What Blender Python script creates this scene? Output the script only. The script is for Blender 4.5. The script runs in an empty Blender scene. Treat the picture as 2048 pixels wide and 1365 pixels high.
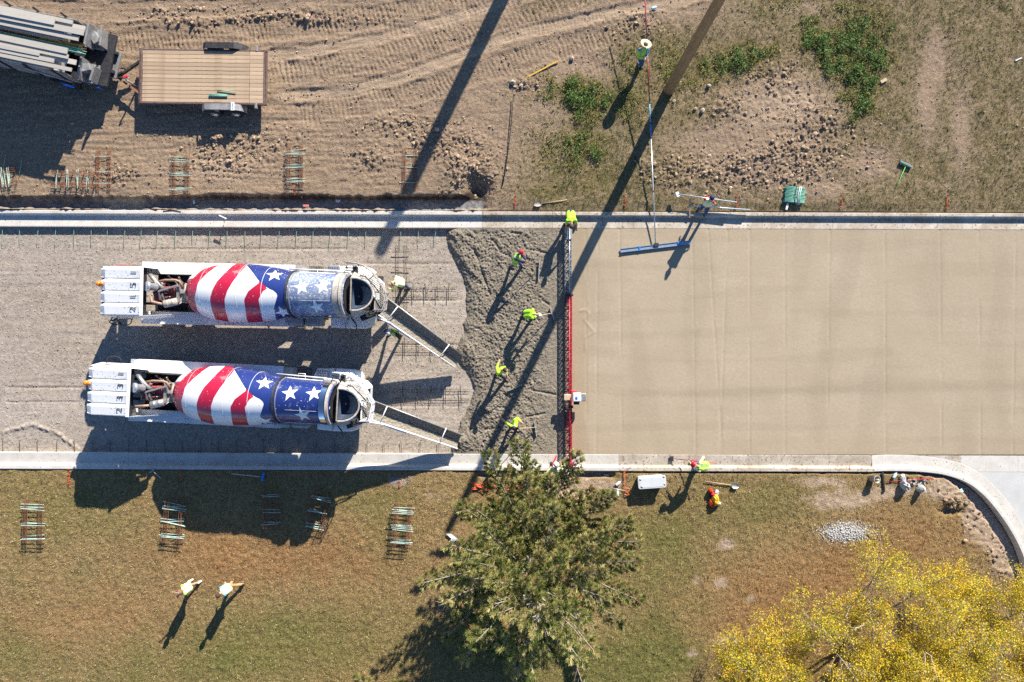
import bpy, bmesh, math, random
import numpy as np
from mathutils import Vector, Matrix, Quaternion
R = math.radians
random.seed(7)
sc = bpy.context.scene
COL = sc.collection
CAMH = 30.0
FP = 1380.0
# ---------------------------------------------------------------- camera, world, sun, exposure
cam_d = bpy.data.cameras.new("camera"); cam = bpy.data.objects.new("camera", cam_d); COL.objects.link(cam)
cam.location = (0, 0, CAMH); cam.rotation_euler = (0, 0, 0)
cam_d.sensor_width = 36.0; cam_d.lens = 36.0 * FP / 2048.0
cam_d.clip_start = 0.5; cam_d.clip_end = 2000
sc.camera = cam
SUN_EL = 27.0
SUN_AZ = 26.0            # clockwise from +Y
world = bpy.data.worlds.new("World"); sc.world = world; world.use_nodes = True
wn = world.node_tree; wn.nodes.clear()
sky = wn.nodes.new("ShaderNodeTexSky"); sky.sky_type = 'NISHITA'; sky.sun_disc = False
sky.sun_elevation = R(SUN_EL); sky.sun_rotation = R(SUN_AZ); sky.altitude = 1200; sky.dust_density = 0.2; sky.ozone_density = 6.0
bg = wn.nodes.new("ShaderNodeBackground"); bg.inputs[1].default_value = 0.085
wo = wn.nodes.new("ShaderNodeOutputWorld")
wn.links.new(sky.outputs[0], bg.inputs[0]); wn.links.new(bg.outputs[0], wo.inputs[0])
sun_d = bpy.data.lights.new("sun", 'SUN'); sun_d.energy = 5.0; sun_d.angle = R(0.5); sun_d.color = (1.0, 0.93, 0.82)
sun = bpy.data.objects.new("sun", sun_d); COL.objects.link(sun)
sdir = Vector((math.sin(R(SUN_AZ)) * math.cos(R(SUN_EL)), math.cos(R(SUN_AZ)) * math.cos(R(SUN_EL)), math.sin(R(SUN_EL))))
sun.rotation_euler = sdir.to_track_quat('Z', 'Y').to_euler(); sun.location = (20, 40, 60)
sc.view_settings.view_transform = 'Standard'; sc.view_settings.look = 'None'
sc.view_settings.gamma = 1.0; sc.view_settings.use_curve_mapping = False
sc.view_settings.exposure = 1.06
sc.cycles.use_denoising = False
sc.cycles.max_bounces = 5; sc.cycles.diffuse_bounces = 2; sc.cycles.glossy_bounces = 2; sc.cycles.transparent_max_bounces = 6
sc.cycles.caustics_reflective = False; sc.cycles.caustics_refractive = False

# ---------------------------------------------------------------- helpers
def W(px, py, h=0.0):
    """photo pixel (2048 wide) at height h -> world point"""
    k = (CAMH - h) / FP
    return Vector(((px - 1024) * k, (682.5 - py) * k, h))
def XW(px): return (px - 1024) / 46.0
def YW(py): return (682.5 - py) / 46.0
_rs = np.random.RandomState(11)
_perm = np.concatenate([_rs.permutation(256)] * 3).astype(np.int64)
_ang = _rs.rand(256) * 2 * np.pi
_gx, _gy = np.cos(_ang), np.sin(_ang)
def perlin(x, y, seed=0):
    xi = np.floor(x).astype(np.int64); yi = np.floor(y).astype(np.int64)
    xf = x - xi; yf = y - yi
    u = xf * xf * xf * (xf * (xf * 6 - 15) + 10); v = yf * yf * yf * (yf * (yf * 6 - 15) + 10)
    def g(ix, iy, dx, dy):
        h = _perm[_perm[(ix + seed * 17) & 255] + ((iy + seed * 31) & 255)]
        return _gx[h] * dx + _gy[h] * dy
    a = g(xi, yi, xf, yf); b = g(xi + 1, yi, xf - 1, yf); c = g(xi, yi + 1, xf, yf - 1); d = g(xi + 1, yi + 1, xf - 1, yf - 1)
    return (a + u * (b - a) + v * ((c + u * (d - c)) - (a + u * (b - a)))) * 1.5
def fbm(x, y, s, o=3, seed=0, gain=0.5):
    t = 0; a = 1.0; n = 0
    for i in range(o):
        t = t + a * perlin(x / s, y / s, seed + i); n += a; a *= gain; s = s * 0.5
    return t / n
def sst(a, b, x):
    t = np.clip((x - a) / (b - a), 0, 1); return t * t * (3 - 2 * t)
def segdist(X, Y, pts):
    """distance to polyline, arc length at nearest, signed side"""
    D = np.full(X.shape, 1e9); S = np.zeros(X.shape); side = np.zeros(X.shape); acc = 0
    for (x0, y0), (x1, y1) in zip(pts[:-1], pts[1:]):
        dx, dy = x1 - x0, y1 - y0; L = math.hypot(dx, dy)
        t = np.clip(((X - x0) * dx + (Y - y0) * dy) / (L * L), 0, 1)
        ex = X - x0 - t * dx; ey = Y - y0 - t * dy; d = np.hypot(ex, ey)
        m = d < D
        D = np.where(m, d, D); S = np.where(m, acc + t * L, S); side = np.where(m, np.sign(dx * ey - dy * ex), side)
        acc += L
    return D, S, side
def inpoly(X, Y, pts):
    c = np.zeros(X.shape, bool); n = len(pts)
    for i in range(n):
        x0, y0 = pts[i]; x1, y1 = pts[(i + 1) % n]
        if y0 == y1: continue
        m = ((y0 > Y) != (y1 > Y)) & (X < (x1 - x0) * (Y - y0) / (y1 - y0) + x0)
        c ^= m
    return c
def pxs(l): return [(XW(a), YW(b)) for a, b in l]
def polymask(X, Y, pxpts, soft=0.25):
    """soft mask 0..1 of polygon with noisy edge"""
    P = pxs(pxpts)
    D, _, _ = segdist(X, Y, P + [P[0]])
    s = np.where(inpoly(X, Y, P), D, -D)
    s = s + 0.35 * fbm(X, Y, 0.9, 3, 5) * (soft / 0.25)
    return sst(-soft, soft, s)
def blob(X, Y, px, py, rx, ry, ang=0.0):
    dx = X - XW(px); dy = Y - YW(py); a = R(ang)
    u = (dx * math.cos(a) + dy * math.sin(a)) / (rx / 46.0); v = (-dx * math.sin(a) + dy * math.cos(a)) / (ry / 46.0)
    return np.exp(-(u * u + v * v))

ROOTLOC = {}
def tag(o, label=None, cat=None, group=None, kind=None):
    if label: o['label'] = label
    if cat: o['category'] = cat
    if group: o['group'] = group
    if kind: o['kind'] = kind
    return o
def thing(name, label, cat, loc=(0, 0, 0), rz=0.0, group=None, kind=None):
    o = bpy.data.objects.new(name, None); COL.objects.link(o); o.empty_display_size = 0.2
    o.location = loc; o.rotation_euler = (0, 0, rz)
    ROOTLOC[o.name] = Vector(loc)
    return tag(o, label, cat, group, kind)
def link(name, me, parent=None):
    o = bpy.data.objects.new(name, me); COL.objects.link(o)
    if parent is not None:
        o.parent = parent; ROOTLOC[o.name] = ROOTLOC.get(parent.name, Vector((0, 0, 0)))
    return o
def copy_tree(o, parent=None):
    c = o.copy(); COL.objects.link(c)
    if parent is not None: c.parent = parent
    for ch in list(o.children): copy_tree(ch, c)
    return c
class MB:
    def __init__(s): s.v = []; s.f = []; s.m = []; s.s = []
    def add(s, vs, fs, mi=0, sm=False):
        b = len(s.v); s.v.extend([tuple(v) for v in vs]); s.f.extend([tuple(i + b for i in f) for f in fs])
        s.m.extend([mi] * len(fs)); s.s.extend([sm] * len(fs)); return s
    def box(s, c, d, rz=0.0, mi=0, M=None):
        x, y, z = d[0] / 2, d[1] / 2, d[2] / 2
        vs = [Vector((a * x, b * y, e * z)) for e in (-1, 1) for b in (-1, 1) for a in (-1, 1)]
        Q = M if M is not None else Matrix.Rotation(rz, 3, 'Z')
        vs = [Q @ v + Vector(c) for v in vs]
        return s.add(vs, [(0, 2, 3, 1), (4, 5, 7, 6), (0, 1, 5, 4), (2, 6, 7, 3), (0, 4, 6, 2), (1, 3, 7, 5)], mi)
    def beam(s, p0, p1, w, h, mi=0, up=Vector((0, 0, 1))):
        p0 = Vector(p0); p1 = Vector(p1); d = (p1 - p0); L = d.length
        if L < 1e-6: return s
        d.normalize(); sd = d.cross(up)
        if sd.length < 1e-4: sd = d.cross(Vector((1, 0, 0)))
        sd.normalize(); u = sd.cross(d)
        M = Matrix((d, sd, u)).transposed()
        return s.box((p0 + p1) / 2, (L, w, h), M=M, mi=mi)
    def tube(s, pts, r, n=8, mi=0, caps=True, sm=True):
        pts = [Vector(p) for p in pts]; rr = r if isinstance(r, (list, tuple)) else [r] * len(pts)
        vs = []; up = None
        for i, p in enumerate(pts):
            d = (pts[min(i + 1, len(pts) - 1)] - pts[max(i - 1, 0)])
            if d.length < 1e-7: d = Vector((0, 0, 1))
            d.normalize()
            if up is None:
                up = d.orthogonal().normalized()
            else:
                up = (up - d * up.dot(d))
                up = up.normalized() if up.length > 1e-5 else d.orthogonal().normalized()
            b = d.cross(up)
            for k in range(n):
                a = 2 * math.pi * k / n
                vs.append(p + (up * math.cos(a) + b * math.sin(a)) * rr[i])
        fs = [(i * n + k, i * n + (k + 1) % n, (i + 1) * n + (k + 1) % n, (i + 1) * n + k) for i in range(len(pts) - 1) for k in range(n)]
        s.add(vs, fs, mi, sm)
        if caps:
            b = len(s.v) - len(vs)
            s.f.append(tuple(b + k for k in reversed(range(n)))); s.m.append(mi); s.s.append(False)
            e = b + (len(pts) - 1) * n
            s.f.append(tuple(e + k for k in range(n))); s.m.append(mi); s.s.append(False)
        return s
    def prism(s, poly, z0, z1, mi=0):
        n = len(poly)
        a = sum(poly[i][0] * poly[(i + 1) % n][1] - poly[(i + 1) % n][0] * poly[i][1] for i in range(n))
        if a < 0: poly = poly[::-1]
        g0 = z0 if callable(z0) else (lambda x, y: z0); g1 = z1 if callable(z1) else (lambda x, y: z1)
        vs = [(x, y, g0(x, y)) for x, y in poly] + [(x, y, g1(x, y)) for x, y in poly]
        fs = [tuple(reversed(range(n))), tuple(range(n, 2 * n))] + [(i, (i + 1) % n, n + (i + 1) % n, n + i) for i in range(n)]
        return s.add(vs, fs, mi)
    def ball(s, c, r, nu=10, nv=6, mi=0, M=None, half=False):
        rx, ry, rz = (r, r, r) if not isinstance(r, (list, tuple)) else r
        vs = []; fs = []; v0 = 0
        for j in range(nv + 1):
            ph = math.pi * j / nv * (0.5 if half else 1.0)
            for i in range(nu):
                th = 2 * math.pi * i / nu
                q = Vector((rx * math.sin(ph) * math.cos(th), ry * math.sin(ph) * math.sin(th), rz * math.cos(ph)))
                if M is not None: q = M @ q
                vs.append(q + Vector(c))
        for j in range(nv):
            for i in range(nu):
                fs.append((j * nu + i, (j + 1) * nu + i, (j + 1) * nu + (i + 1) % nu, j * nu + (i + 1) % nu))
        return s.add(vs, fs, mi, True)
    def lathe(s, prof, c, axis=(0, 0, 1), n=24, mi=0, sm=True):
        ax = Vector(axis).normalized(); q = Vector((0, 0, 1)).rotation_difference(ax); vs = []
        for r, z in prof:
            for k in range(n):
                a = 2 * math.pi * k / n
                vs.append(q @ Vector((r * math.cos(a), r * math.sin(a), z)) + Vector(c))
        fs = [(i * n + k, i * n + (k + 1) % n, (i + 1) * n + (k + 1) % n, (i + 1) * n + k) for i in range(len(prof) - 1) for k in range(n)]
        return s.add(vs, fs, mi, sm)
    def build(s, name, mats, parent=None, world=True, bevel=0.0):
        off = Vector((0, 0, 0))
        if world and parent is not None: off = ROOTLOC.get(parent.name, off)
        me = bpy.data.meshes.new(name)
        me.from_pydata([(a - off.x, b - off.y, c - off.z) for a, b, c in s.v], [], s.f)
        if not isinstance(mats, (list, tuple)): mats = [mats]
        for m in mats: me.materials.append(m)
        if len(mats) > 1: me.polygons.foreach_set('material_index', s.m)
        me.polygons.foreach_set('use_smooth', s.s)
        me.update()
        o = link(name, me, parent)
        if bevel > 0:
            b = o.modifiers.new('bevel', 'BEVEL'); b.width = bevel; b.segments = 2; b.limit_method = 'ANGLE'; b.angle_limit = R(40)
        return o

# ---------------------------------------------------------------- materials
def nd(nt, t, **kw):
    n = nt.nodes.new(t)
    for k, v in kw.items(): setattr(n, k, v)
    return n
def mixc(nt, fac, a, b, mode='MIX'):
    m = nd(nt, 'ShaderNodeMix', data_type='RGBA', blend_type=mode)
    for sock, val in ((m.inputs[0], fac), (m.inputs[6], a), (m.inputs[7], b)):
        if hasattr(val, 'default_value') or hasattr(val, 'is_linked'): nt.links.new(val, sock)
        elif isinstance(val, (int, float)): sock.default_value = val if sock == m.inputs[0] else (val, val, val, 1)
        else: sock.default_value = (*val, 1)
    return m.outputs[2]
def noise(nt, co, scale, detail=4, rough=0.6, dist=0.0):
    n = nd(nt, 'ShaderNodeTexNoise'); n.inputs['Scale'].default_value = scale; n.inputs['Detail'].default_value = detail
    n.inputs['Roughness'].default_value = rough; n.inputs['Distortion'].default_value = dist
    nt.links.new(co, n.inputs['Vector']); return n.outputs['Fac']
def rng(nt, v, a, b, c=0.0, d=1.0, smooth=False):
    m = nd(nt, 'ShaderNodeMapRange'); m.inputs[1].default_value = a; m.inputs[2].default_value = b
    m.inputs[3].default_value = c; m.inputs[4].default_value = d
    if smooth: m.interpolation_type = 'SMOOTHSTEP'
    nt.links.new(v, m.inputs[0]); return m.outputs[0]
def math_(nt, op, a, b=None):
    m = nd(nt, 'ShaderNodeMath', operation=op)
    for i, v in enumerate((a, b)):
        if v is None: continue
        if isinstance(v, (int, float)): m.inputs[i].default_value = v
        else: nt.links.new(v, m.inputs[i])
    return m.outputs[0]
def newmat(name):
    m = bpy.data.materials.new(name); m.use_nodes = True; nt = m.node_tree; nt.nodes.clear()
    b = nd(nt, 'ShaderNodeBsdfPrincipled'); o = nd(nt, 'ShaderNodeOutputMaterial'); nt.links.new(b.outputs[0], o.inputs[0])
    tc = nd(nt, 'ShaderNodeTexCoord')
    return m, nt, b, tc.outputs['Object']
def mat(name, col, rough=0.6, metal=0.0, var=0.15, scale=6.0, bump=0.0, bscale=40.0, spots=None, spotcol=(0.05, 0.05, 0.05), spotscale=30, grime=0.0, grimecol=(0.25, 0.2, 0.15), stretch=None, coat=0.0):
    m, nt, b, co = newmat(name)
    if stretch:
        mp = nd(nt, 'ShaderNodeMapping'); mp.inputs['Scale'].default_value = stretch; nt.links.new(co, mp.inputs[0]); co = mp.outputs[0]
    n = noise(nt, co, scale, 5, 0.65)
    lo = tuple(c * (1 - var) for c in col); hi = tuple(min(1, c * (1 + var)) for c in col)
    c = mixc(nt, rng(nt, n, 0.3, 0.7), lo, hi)
    if grime > 0:
        g = noise(nt, co, scale * 0.35, 8, 0.75, 0.4)
        c = mixc(nt, rng(nt, g, 0.62 - grime * 0.35, 0.8 - grime * 0.2), c, grimecol)
    if spots:
        sp = noise(nt, co, spotscale, 1, 0.5); reg = noise(nt, co, spotscale * 0.08, 2)
        sp = math_(nt, 'ADD', sp, rng(nt, reg, 0.3, 0.7, -0.06, 0.06))
        c = mixc(nt, rng(nt, sp, spots, spots + 0.02), c, spotcol)
    nt.links.new(c, b.inputs['Base Color'])
    b.inputs['Roughness'].default_value = rough; b.inputs['Metallic'].default_value = metal
    if coat: b.inputs['Coat Weight'].default_value = coat
    if bump > 0:
        bn = noise(nt, co, bscale, 4, 0.6); bp = nd(nt, 'ShaderNodeBump'); bp.inputs['Strength'].default_value = bump; bp.inputs['Distance'].default_value = 0.02
        nt.links.new(bn, bp.inputs['Height']); nt.links.new(bp.outputs[0], b.inputs['Normal'])
    return m
def attrmat(name, rough=0.8, trans=0.0, spec=0.3):
    m, nt, b, co = newmat(name)
    a = nd(nt, 'ShaderNodeAttribute'); a.attribute_name = 'tone'
    nt.links.new(a.outputs['Color'], b.inputs['Base Color']); b.inputs['Roughness'].default_value = rough
    b.inputs['Specular IOR Level'].default_value = spec
    if trans > 0:
        t = nd(nt, 'ShaderNodeBsdfTranslucent'); nt.links.new(a.outputs['Color'], t.inputs[0])
        mx = nd(nt, 'ShaderNodeMixShader'); mx.inputs[0].default_value = trans
        nt.links.new(b.outputs[0], mx.inputs[1]); nt.links.new(t.outputs[0], mx.inputs[2])
        out = [n for n in nt.nodes if n.type == 'OUTPUT_MATERIAL'][0]; nt.links.new(mx.outputs[0], out.inputs[0])
    return m

def ground_mat(name, spec):
    """spec: base colours + zone colours; zone attribute rgb(a) blends them"""
    m, nt, b, co = newmat(name)
    n1 = noise(nt, co, 0.5, 5, 0.6); n2 = noise(nt, co, 7.0, 5, 0.7); n3 = noise(nt, co, 30.0, 3, 0.7)
    f = math_(nt, 'ADD', math_(nt, 'MULTIPLY', n2, 0.55), math_(nt, 'MULTIPLY', n3, 0.45))
    c = mixc(nt, rng(nt, f, 0.36, 0.64), spec['base'][0], spec['base'][1])
    c = mixc(nt, rng(nt, n1, 0.35, 0.65, 0, spec.get('big', 0.5)), c, spec.get('bigcol', spec['base'][0]))
    za = nd(nt, 'ShaderNodeAttribute'); za.attribute_name = 'zone'
    sp = nd(nt, 'ShaderNodeSeparateColor'); nt.links.new(za.outputs['Color'], sp.inputs[0])
    for i, k in enumerate(('r', 'g', 'b')):
        if k in spec:
            zc = mixc(nt, rng(nt, f, 0.36, 0.64), spec[k][0], spec[k][1])
            c = mixc(nt, sp.outputs[i], c, zc)
    if 'a' in spec:
        zc = mixc(nt, rng(nt, f, 0.36, 0.64), spec['a'][0], spec['a'][1])
        c = mixc(nt, za.outputs['Alpha'], c, zc)
    nt.links.new(c, b.inputs['Base Color']); b.inputs['Roughness'].default_value = 0.92; b.inputs['Specular IOR Level'].default_value = 0.15
    bn = noise(nt, co, spec.get('bs', 24.0), 4, 0.75)
    bp = nd(nt, 'ShaderNodeBump'); bp.inputs['Strength'].default_value = spec.get('bump', 0.8); bp.inputs['Distance'].default_value = spec.get('bd', 0.035)
    nt.links.new(bn, bp.inputs['Height']); nt.links.new(bp.outputs[0], b.inputs['Normal'])
    return m
def growth(a, b, step, far):
    core = list(np.arange(a, b + step * 0.5, step)); out = []; s = step * 2; x = core[-1]
    while x < far: s *= 1.35; x += s; out.append(x)
    lo = []; s = step * 2; x = core[0]
    while x > -far: s *= 1.35; x -= s; lo.append(x)
    return lo[::-1], core, out
def grid(name, xs, ys, zfun, material, zone=None, label=None, kind='structure', parent=None, extra=None):
    X, Y = np.meshgrid(np.array(xs), np.array(ys)); nx, ny = len(xs), len(ys)
    Z = zfun(X, Y)
    co = np.stack([X, Y, Z], -1).reshape(-1, 3).astype(np.float32)
    i = np.arange(nx * ny).reshape(ny, nx)
    q = np.stack([i[:-1, :-1], i[:-1, 1:], i[1:, 1:], i[1:, :-1]], -1).reshape(-1, 4)
    if extra is not None:
        keep = extra(X, Y); kq = keep[:-1, :-1] & keep[:-1, 1:] & keep[1:, 1:] & keep[1:, :-1]; q = q[kq.reshape(-1)]
    me = npmesh(name, co, q, material)
    if zone is not None:
        z = zone(X, Y); col = np.stack([np.broadcast_to(a, X.shape) for a in z], -1).reshape(-1, 4).astype(np.float32)
        at = me.color_attributes.new('zone', 'FLOAT_COLOR', 'POINT'); at.data.foreach_set('color', col.ravel())
    o = link(name, me, parent)
    if kind: o['kind'] = kind
    if label: o['label'] = label
    return o
def npmesh(name, co, q, material, smooth=True, tone=None):
    me = bpy.data.meshes.new(name); n, k = len(q), q.shape[1]
    me.vertices.add(len(co)); me.vertices.foreach_set('co', np.ascontiguousarray(co, dtype=np.float32).ravel())
    me.loops.add(n * k); me.loops.foreach_set('vertex_index', q.astype(np.int32).ravel())
    me.polygons.add(n); me.polygons.foreach_set('loop_start', np.arange(0, n * k, k, dtype=np.int32)); me.polygons.foreach_set('loop_total', np.full(n, k, dtype=np.int32))
    me.polygons.foreach_set('use_smooth', np.full(n, smooth))
    me.materials.append(material)
    if tone is not None:
        at = me.color_attributes.new('tone', 'FLOAT_COLOR', 'POINT'); t = np.concatenate([tone, np.ones((len(tone), 1))], 1).astype(np.float32); at.data.foreach_set('color', t.ravel())
    me.update(calc_edges=True); me.validate()
    return me
# ================================================================ THE GROUND
def nf(X): return 4.985 - 0.0035 * (X + 22.26)          # front (road side) edge of north gutter
def sf(X): return -4.835 - 0.0035 * (X + 22.26)         # front edge of south gutter
TRACKS = [  # pixel polylines, width m, depth, cross-tread spacing (0 = smooth), bar strength
    ([(150, 92), (380, 78), (560, 60), (720, 42), (880, 18), (1010, -12), (1100, -40)], 1.0, 0.03, 0.19, 0.9),
    ([(500, 118), (620, 104), (760, 80), (900, 42), (1060, -8), (1120, -30)], 0.5, 0.035, 0.0, 0.3),
    ([(520, 152), (640, 140), (760, 118), (880, 84), (1000, 44), (1130, 2), (1200, -30)], 1.0, 0.025, 0.2, 0.9),
    ([(560, 196), (700, 184), (800, 158), (910, 118), (1030, 72), (1180, 38), (1330, 10), (1450, -20)], 0.5, 0.04, 0.0, 0.3),
    ([(600, 228), (720, 214), (850, 184), (960, 146), (1080, 110), (1200, 76), (1300, 50)], 0.95, 0.025, 0.19, 0.8),
    ([(560, 60), (700, 66), (860, 60), (1000, 20), (1060, -10)], 0.7, 0.015, 0.21, 0.5),
    ([(640, 170), (760, 150), (900, 100), (1060, 60), (1240, 36)], 0.6, 0.015, 0.17, 0.5),
    ([(575, 228), (665, 232)], 0.9, 0.015, 0.2, 0.9),
    ([(1155, 148), (1228, 128)], 1.1, 0.015, 0.17, 0.5),
    ([(1340, 278), (1480, 274), (1640, 276), (1715, 270)], 0.7, 0.01, 0.2, 0.35),
    ([(1745, 304), (1745, 352)], 0.9, 0.02, 0.22, 1.0),
    ([(880, 232), (1000, 268)], 0.7, 0.01, 0.25, 0.5),
    ([(240, 300), (420, 296), (560, 300)], 0.6, 0.01, 0.22, 0.3),
    ([(0, 20), (200, 26), (420, 20), (600, 4)], 0.8, 0.03, 0.0, 0.5),
    ([(1885, 60), (1900, 160), (1930, 300)], 0.7, 0.01, 0.3, 0.35),
]
def clodzone(X, Y):
    """where the dirt is rough and lumpy"""
    k = 0
    for a in ((945, 350, 60, 45), (740, 315, 40, 30), (880, 290, 60, 30), (940, 300, 45, 25), (1060, 170, 45, 16), (1480, 350, 150, 40), (1600, 310, 130, 45), (1440, 215, 60, 30),
              (1330, 345, 60, 30), (480, 290, 110, 30), (240, 350, 50, 24), (450, 330, 70, 25), (640, 40, 120, 14), (440, 30, 130, 20), (1550, 150, 70, 40), (1640, 240, 80, 40), (380, 40, 60, 24), (820, 250, 90, 22), (1270, 60, 60, 40)):
        k = k + blob(X, Y, *a)
    return np.clip(k, 0, 1)
def zn(X, Y):
    big = fbm(X, Y, 3.5, 3, 1); 
    z = 0.12 + 0.07 * big
    rgh = clodzone(X, Y)
    wx = X + 0.25 * fbm(X, Y, 0.8, 2, 20); wy = Y + 0.25 * fbm(X, Y, 0.8, 2, 24)
    z += 0.045 * fbm(wx, wy, 0.55, 3, 2) * (0.6 + 0.8 * rgh)
    lump = np.abs(perlin(wx / 0.17, wy / 0.14, 7)); lump2 = np.abs(perlin(X / 0.085, Y / 0.085, 9))
    amp = 0.034 + 0.085 * rgh
    grassy = sst(0, 3.5, X - XW(1120)) * (1 - rgh)
    amp = amp * (1 - 0.3 * grassy)
    z += amp * (lump * 1.1 + 0.5 * lump2)
    z += 0.03 * np.maximum(fbm(X, Y, 0.22, 2, 12), 0) * rgh
    # diagonal scrape streaks in the upper left
    st = sst(0, 4, XW(700) - X) * sst(7.5, 9.5, Y)
    z += 0.03 * st * perlin((X + Y * 2.2) / 2.6, (Y - X * 0.1) / 0.28, 14)
    z += 0.02 * perlin((X) / 1.6, (Y) / 0.13, 44) * sst(0, 3, XW(900) - X)
    for pts, w, dep, sp, bar in TRACKS:
        D, S, side = segdist(X, Y, pxs(pts)); Dn = D + 0.14 * fbm(X, Y, 0.8, 3, 3)
        TL = sum(math.hypot((a[0] - b[0]) / 46, (a[1] - b[1]) / 46) for a, b in zip(pts[:-1], pts[1:]))
        m = sst(w * 0.5 + 0.08, w * 0.5 - 0.08, Dn) * sst(0, 0.9, S + 0.5 * perlin(X / .5, Y / .5, 60)) * sst(TL, TL - 0.9, S + 0.5 * perlin(X / .5, Y / .5, 61)) * (0.35 + 0.65 * sst(-0.35, 0.15, perlin(X / 1.3, Y / 0.7, 62)))
        fade = 0.75 + 0.5 * perlin(X / 1.5, Y / 1.5, 33)
        z = z * 1 - dep * m
        z = z - m * (z - (0.12 + 0.07 * big - dep)) * (0.8 if sp == 0 else 0.25)
        if sp > 0:
            ph = (S + side * D * 0.12 + 0.07 * perlin(X / 0.5, Y / 0.5, 8) + 0.03 * perlin(X / 0.13, Y / 0.13, 63)) / sp * 2 * np.pi
            z = z + m * bar * fade * 0.026 * np.sign(np.sin(ph)) * np.minimum(1, np.abs(np.sin(ph)) * 2.5)
        else:
            z = z + m * 0.012 * perlin(D * side / 0.07 + 50, S / 3.0, 6) * 1.5
        rim = np.exp(-((Dn - w * 0.5 - 0.07) / 0.07) ** 2) * m.max() * sst(0, 0.9, S) * sst(TL, TL - 0.9, S) * sst(-0.1, 0.4, perlin(X / 0.9, Y / 0.9, 64))
        z = z + rim * (0.035 + 0.03 * perlin(X / 0.15, Y / 0.15, 19)) * sst(0, 0.6, dep * 12)
    # scraped slope beside weeds
    for a in ((1575, 205, 50, 26), (1475, 205, 22, 12), (1560, 240, 40, 10)):
        z += 0.03 * blob(X, Y, *a) * perlin((X - Y * 0.8) / 0.25, (X + Y) / 2.0, 16)
    # excavation hole beside the dirt heap
    z -= 0.55 * blob(X, Y, 955, 380, 22, 26, 20) ; z += 0.16 * blob(X, Y, 925, 345, 40, 26)
    # low ground along the back of the kerb, with the trench on the left
    back = nf(X) + 0.70; d = Y - back
    lim = sst(XW(985), XW(955), X + 0.2 * perlin(X / 0.4, Y / 0.4, 2))
    edge = 0.62 + 0.16 * fbm(X, Y * 0.3, 1.4, 3, 18) - 0.12 * sst(0, 5, XW(640) - X) + 0.10 * blob(X, Y * 0, 480, 682, 160, 1e5)
    edge = edge + 0.06 * perlin(X / 0.25, Y / 0.25, 29)
    tr = sst(edge + 0.10, edge - 0.14, d)
    floor = -0.24 + 0.02 * perlin(X / 0.2, Y / 0.2, 5) + 0.015 * perlin(X / 0.07, Y / 0.07, 6)
    ridge = sst(0.18, 0.02, d + 0.07 * perlin(X / 0.3, Y / 0.3, 4)) * (0.33 * sst(-0.1, 0.35, perlin(X / 2.6 + 3, Y * 0, 11) + 0.25) + 0.1)
    zt = floor + ridge + 0.06 * ridge * perlin(X / 0.09, Y / 0.09, 13)
    z = z * (1 - tr * lim) + zt * tr * lim
    nearkerb = sst(0.5, 0.0, d) * (1 - lim)
    z = z * (1 - nearkerb) + (0.09 + 0.02 * perlin(X / 0.15, Y / 0.15, 3)) * nearkerb
    under = sst(0.02, -0.06, d)
    return z * (1 - under) - 0.45 * under
def grassN(X, Y):
    g = sst(XW(1000), XW(1120), X + 0.9 * fbm(X, Y, 1.8, 3, 9))
    bare = 0
    for a in ((1560, 210, 120, 75), (1520, 330, 170, 60), (1180, 130, 60, 28), (1090, 240, 45, 80), (1440, 280, 90, 22), (1850, 210, 22, 75), (1920, 260, 20, 90), (1745, 330, 40, 30), (1300, 20, 180, 40), (1100, 90, 140, 60), (1640, 380, 50, 18), (1870, 120, 24, 60), (1610, 20, 60, 16)):
        bare = bare + blob(X, Y, *a)
    g = g * (1 - np.clip(bare * 1.25, 0, 1)) + 0.35 * blob(X, Y, 1060, 390, 80, 26)
    g = g * (0.75 + 0.6 * fbm(X, Y, 0.5, 3, 41)) 
    return np.clip(g, 0, 1)
WEEDPOLY = [
    [(1075, 175), (1120, 162), (1190, 168), (1225, 185), (1215, 215), (1180, 245), (1145, 240), (1120, 205)],
    [(1120, 285), (1160, 265), (1205, 285), (1200, 320), (1160, 318)],
    [(1600, 50), (1665, 62), (1700, 22), (1768, 60), (1772, 120), (1762, 165), (1740, 190), (1745, 225), (1705, 228), (1682, 180), (1640, 140), (1610, 108)],
    [(1405, 120), (1450, 112), (1530, 95), (1560, 110), (1520, 130), (1470, 150), (1430, 165), (1400, 150)],
]
def weedN(X, Y):
    m = 0
    for p in WEEDPOLY: m = np.maximum(m, polymask(X, Y, p, 0.55))
    for a in ((1690, 20, 60, 22), (1400, 150, 60, 30), (1250, 130, 40, 40), (1130, 335, 50, 16), (1340, 130, 40, 60), (1700, 100, 70, 50), (1620, 90, 40, 30), (1560, 20, 60, 20), (1730, 60, 60, 60), (1250, 200, 40, 50), (1100, 300, 40, 60), (1080, 380, 60, 20), (1200, 360, 80, 30)):
        m = np.maximum(m, 0.45 * blob(X, Y, *a))
    return np.clip(m, 0, 1)
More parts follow.
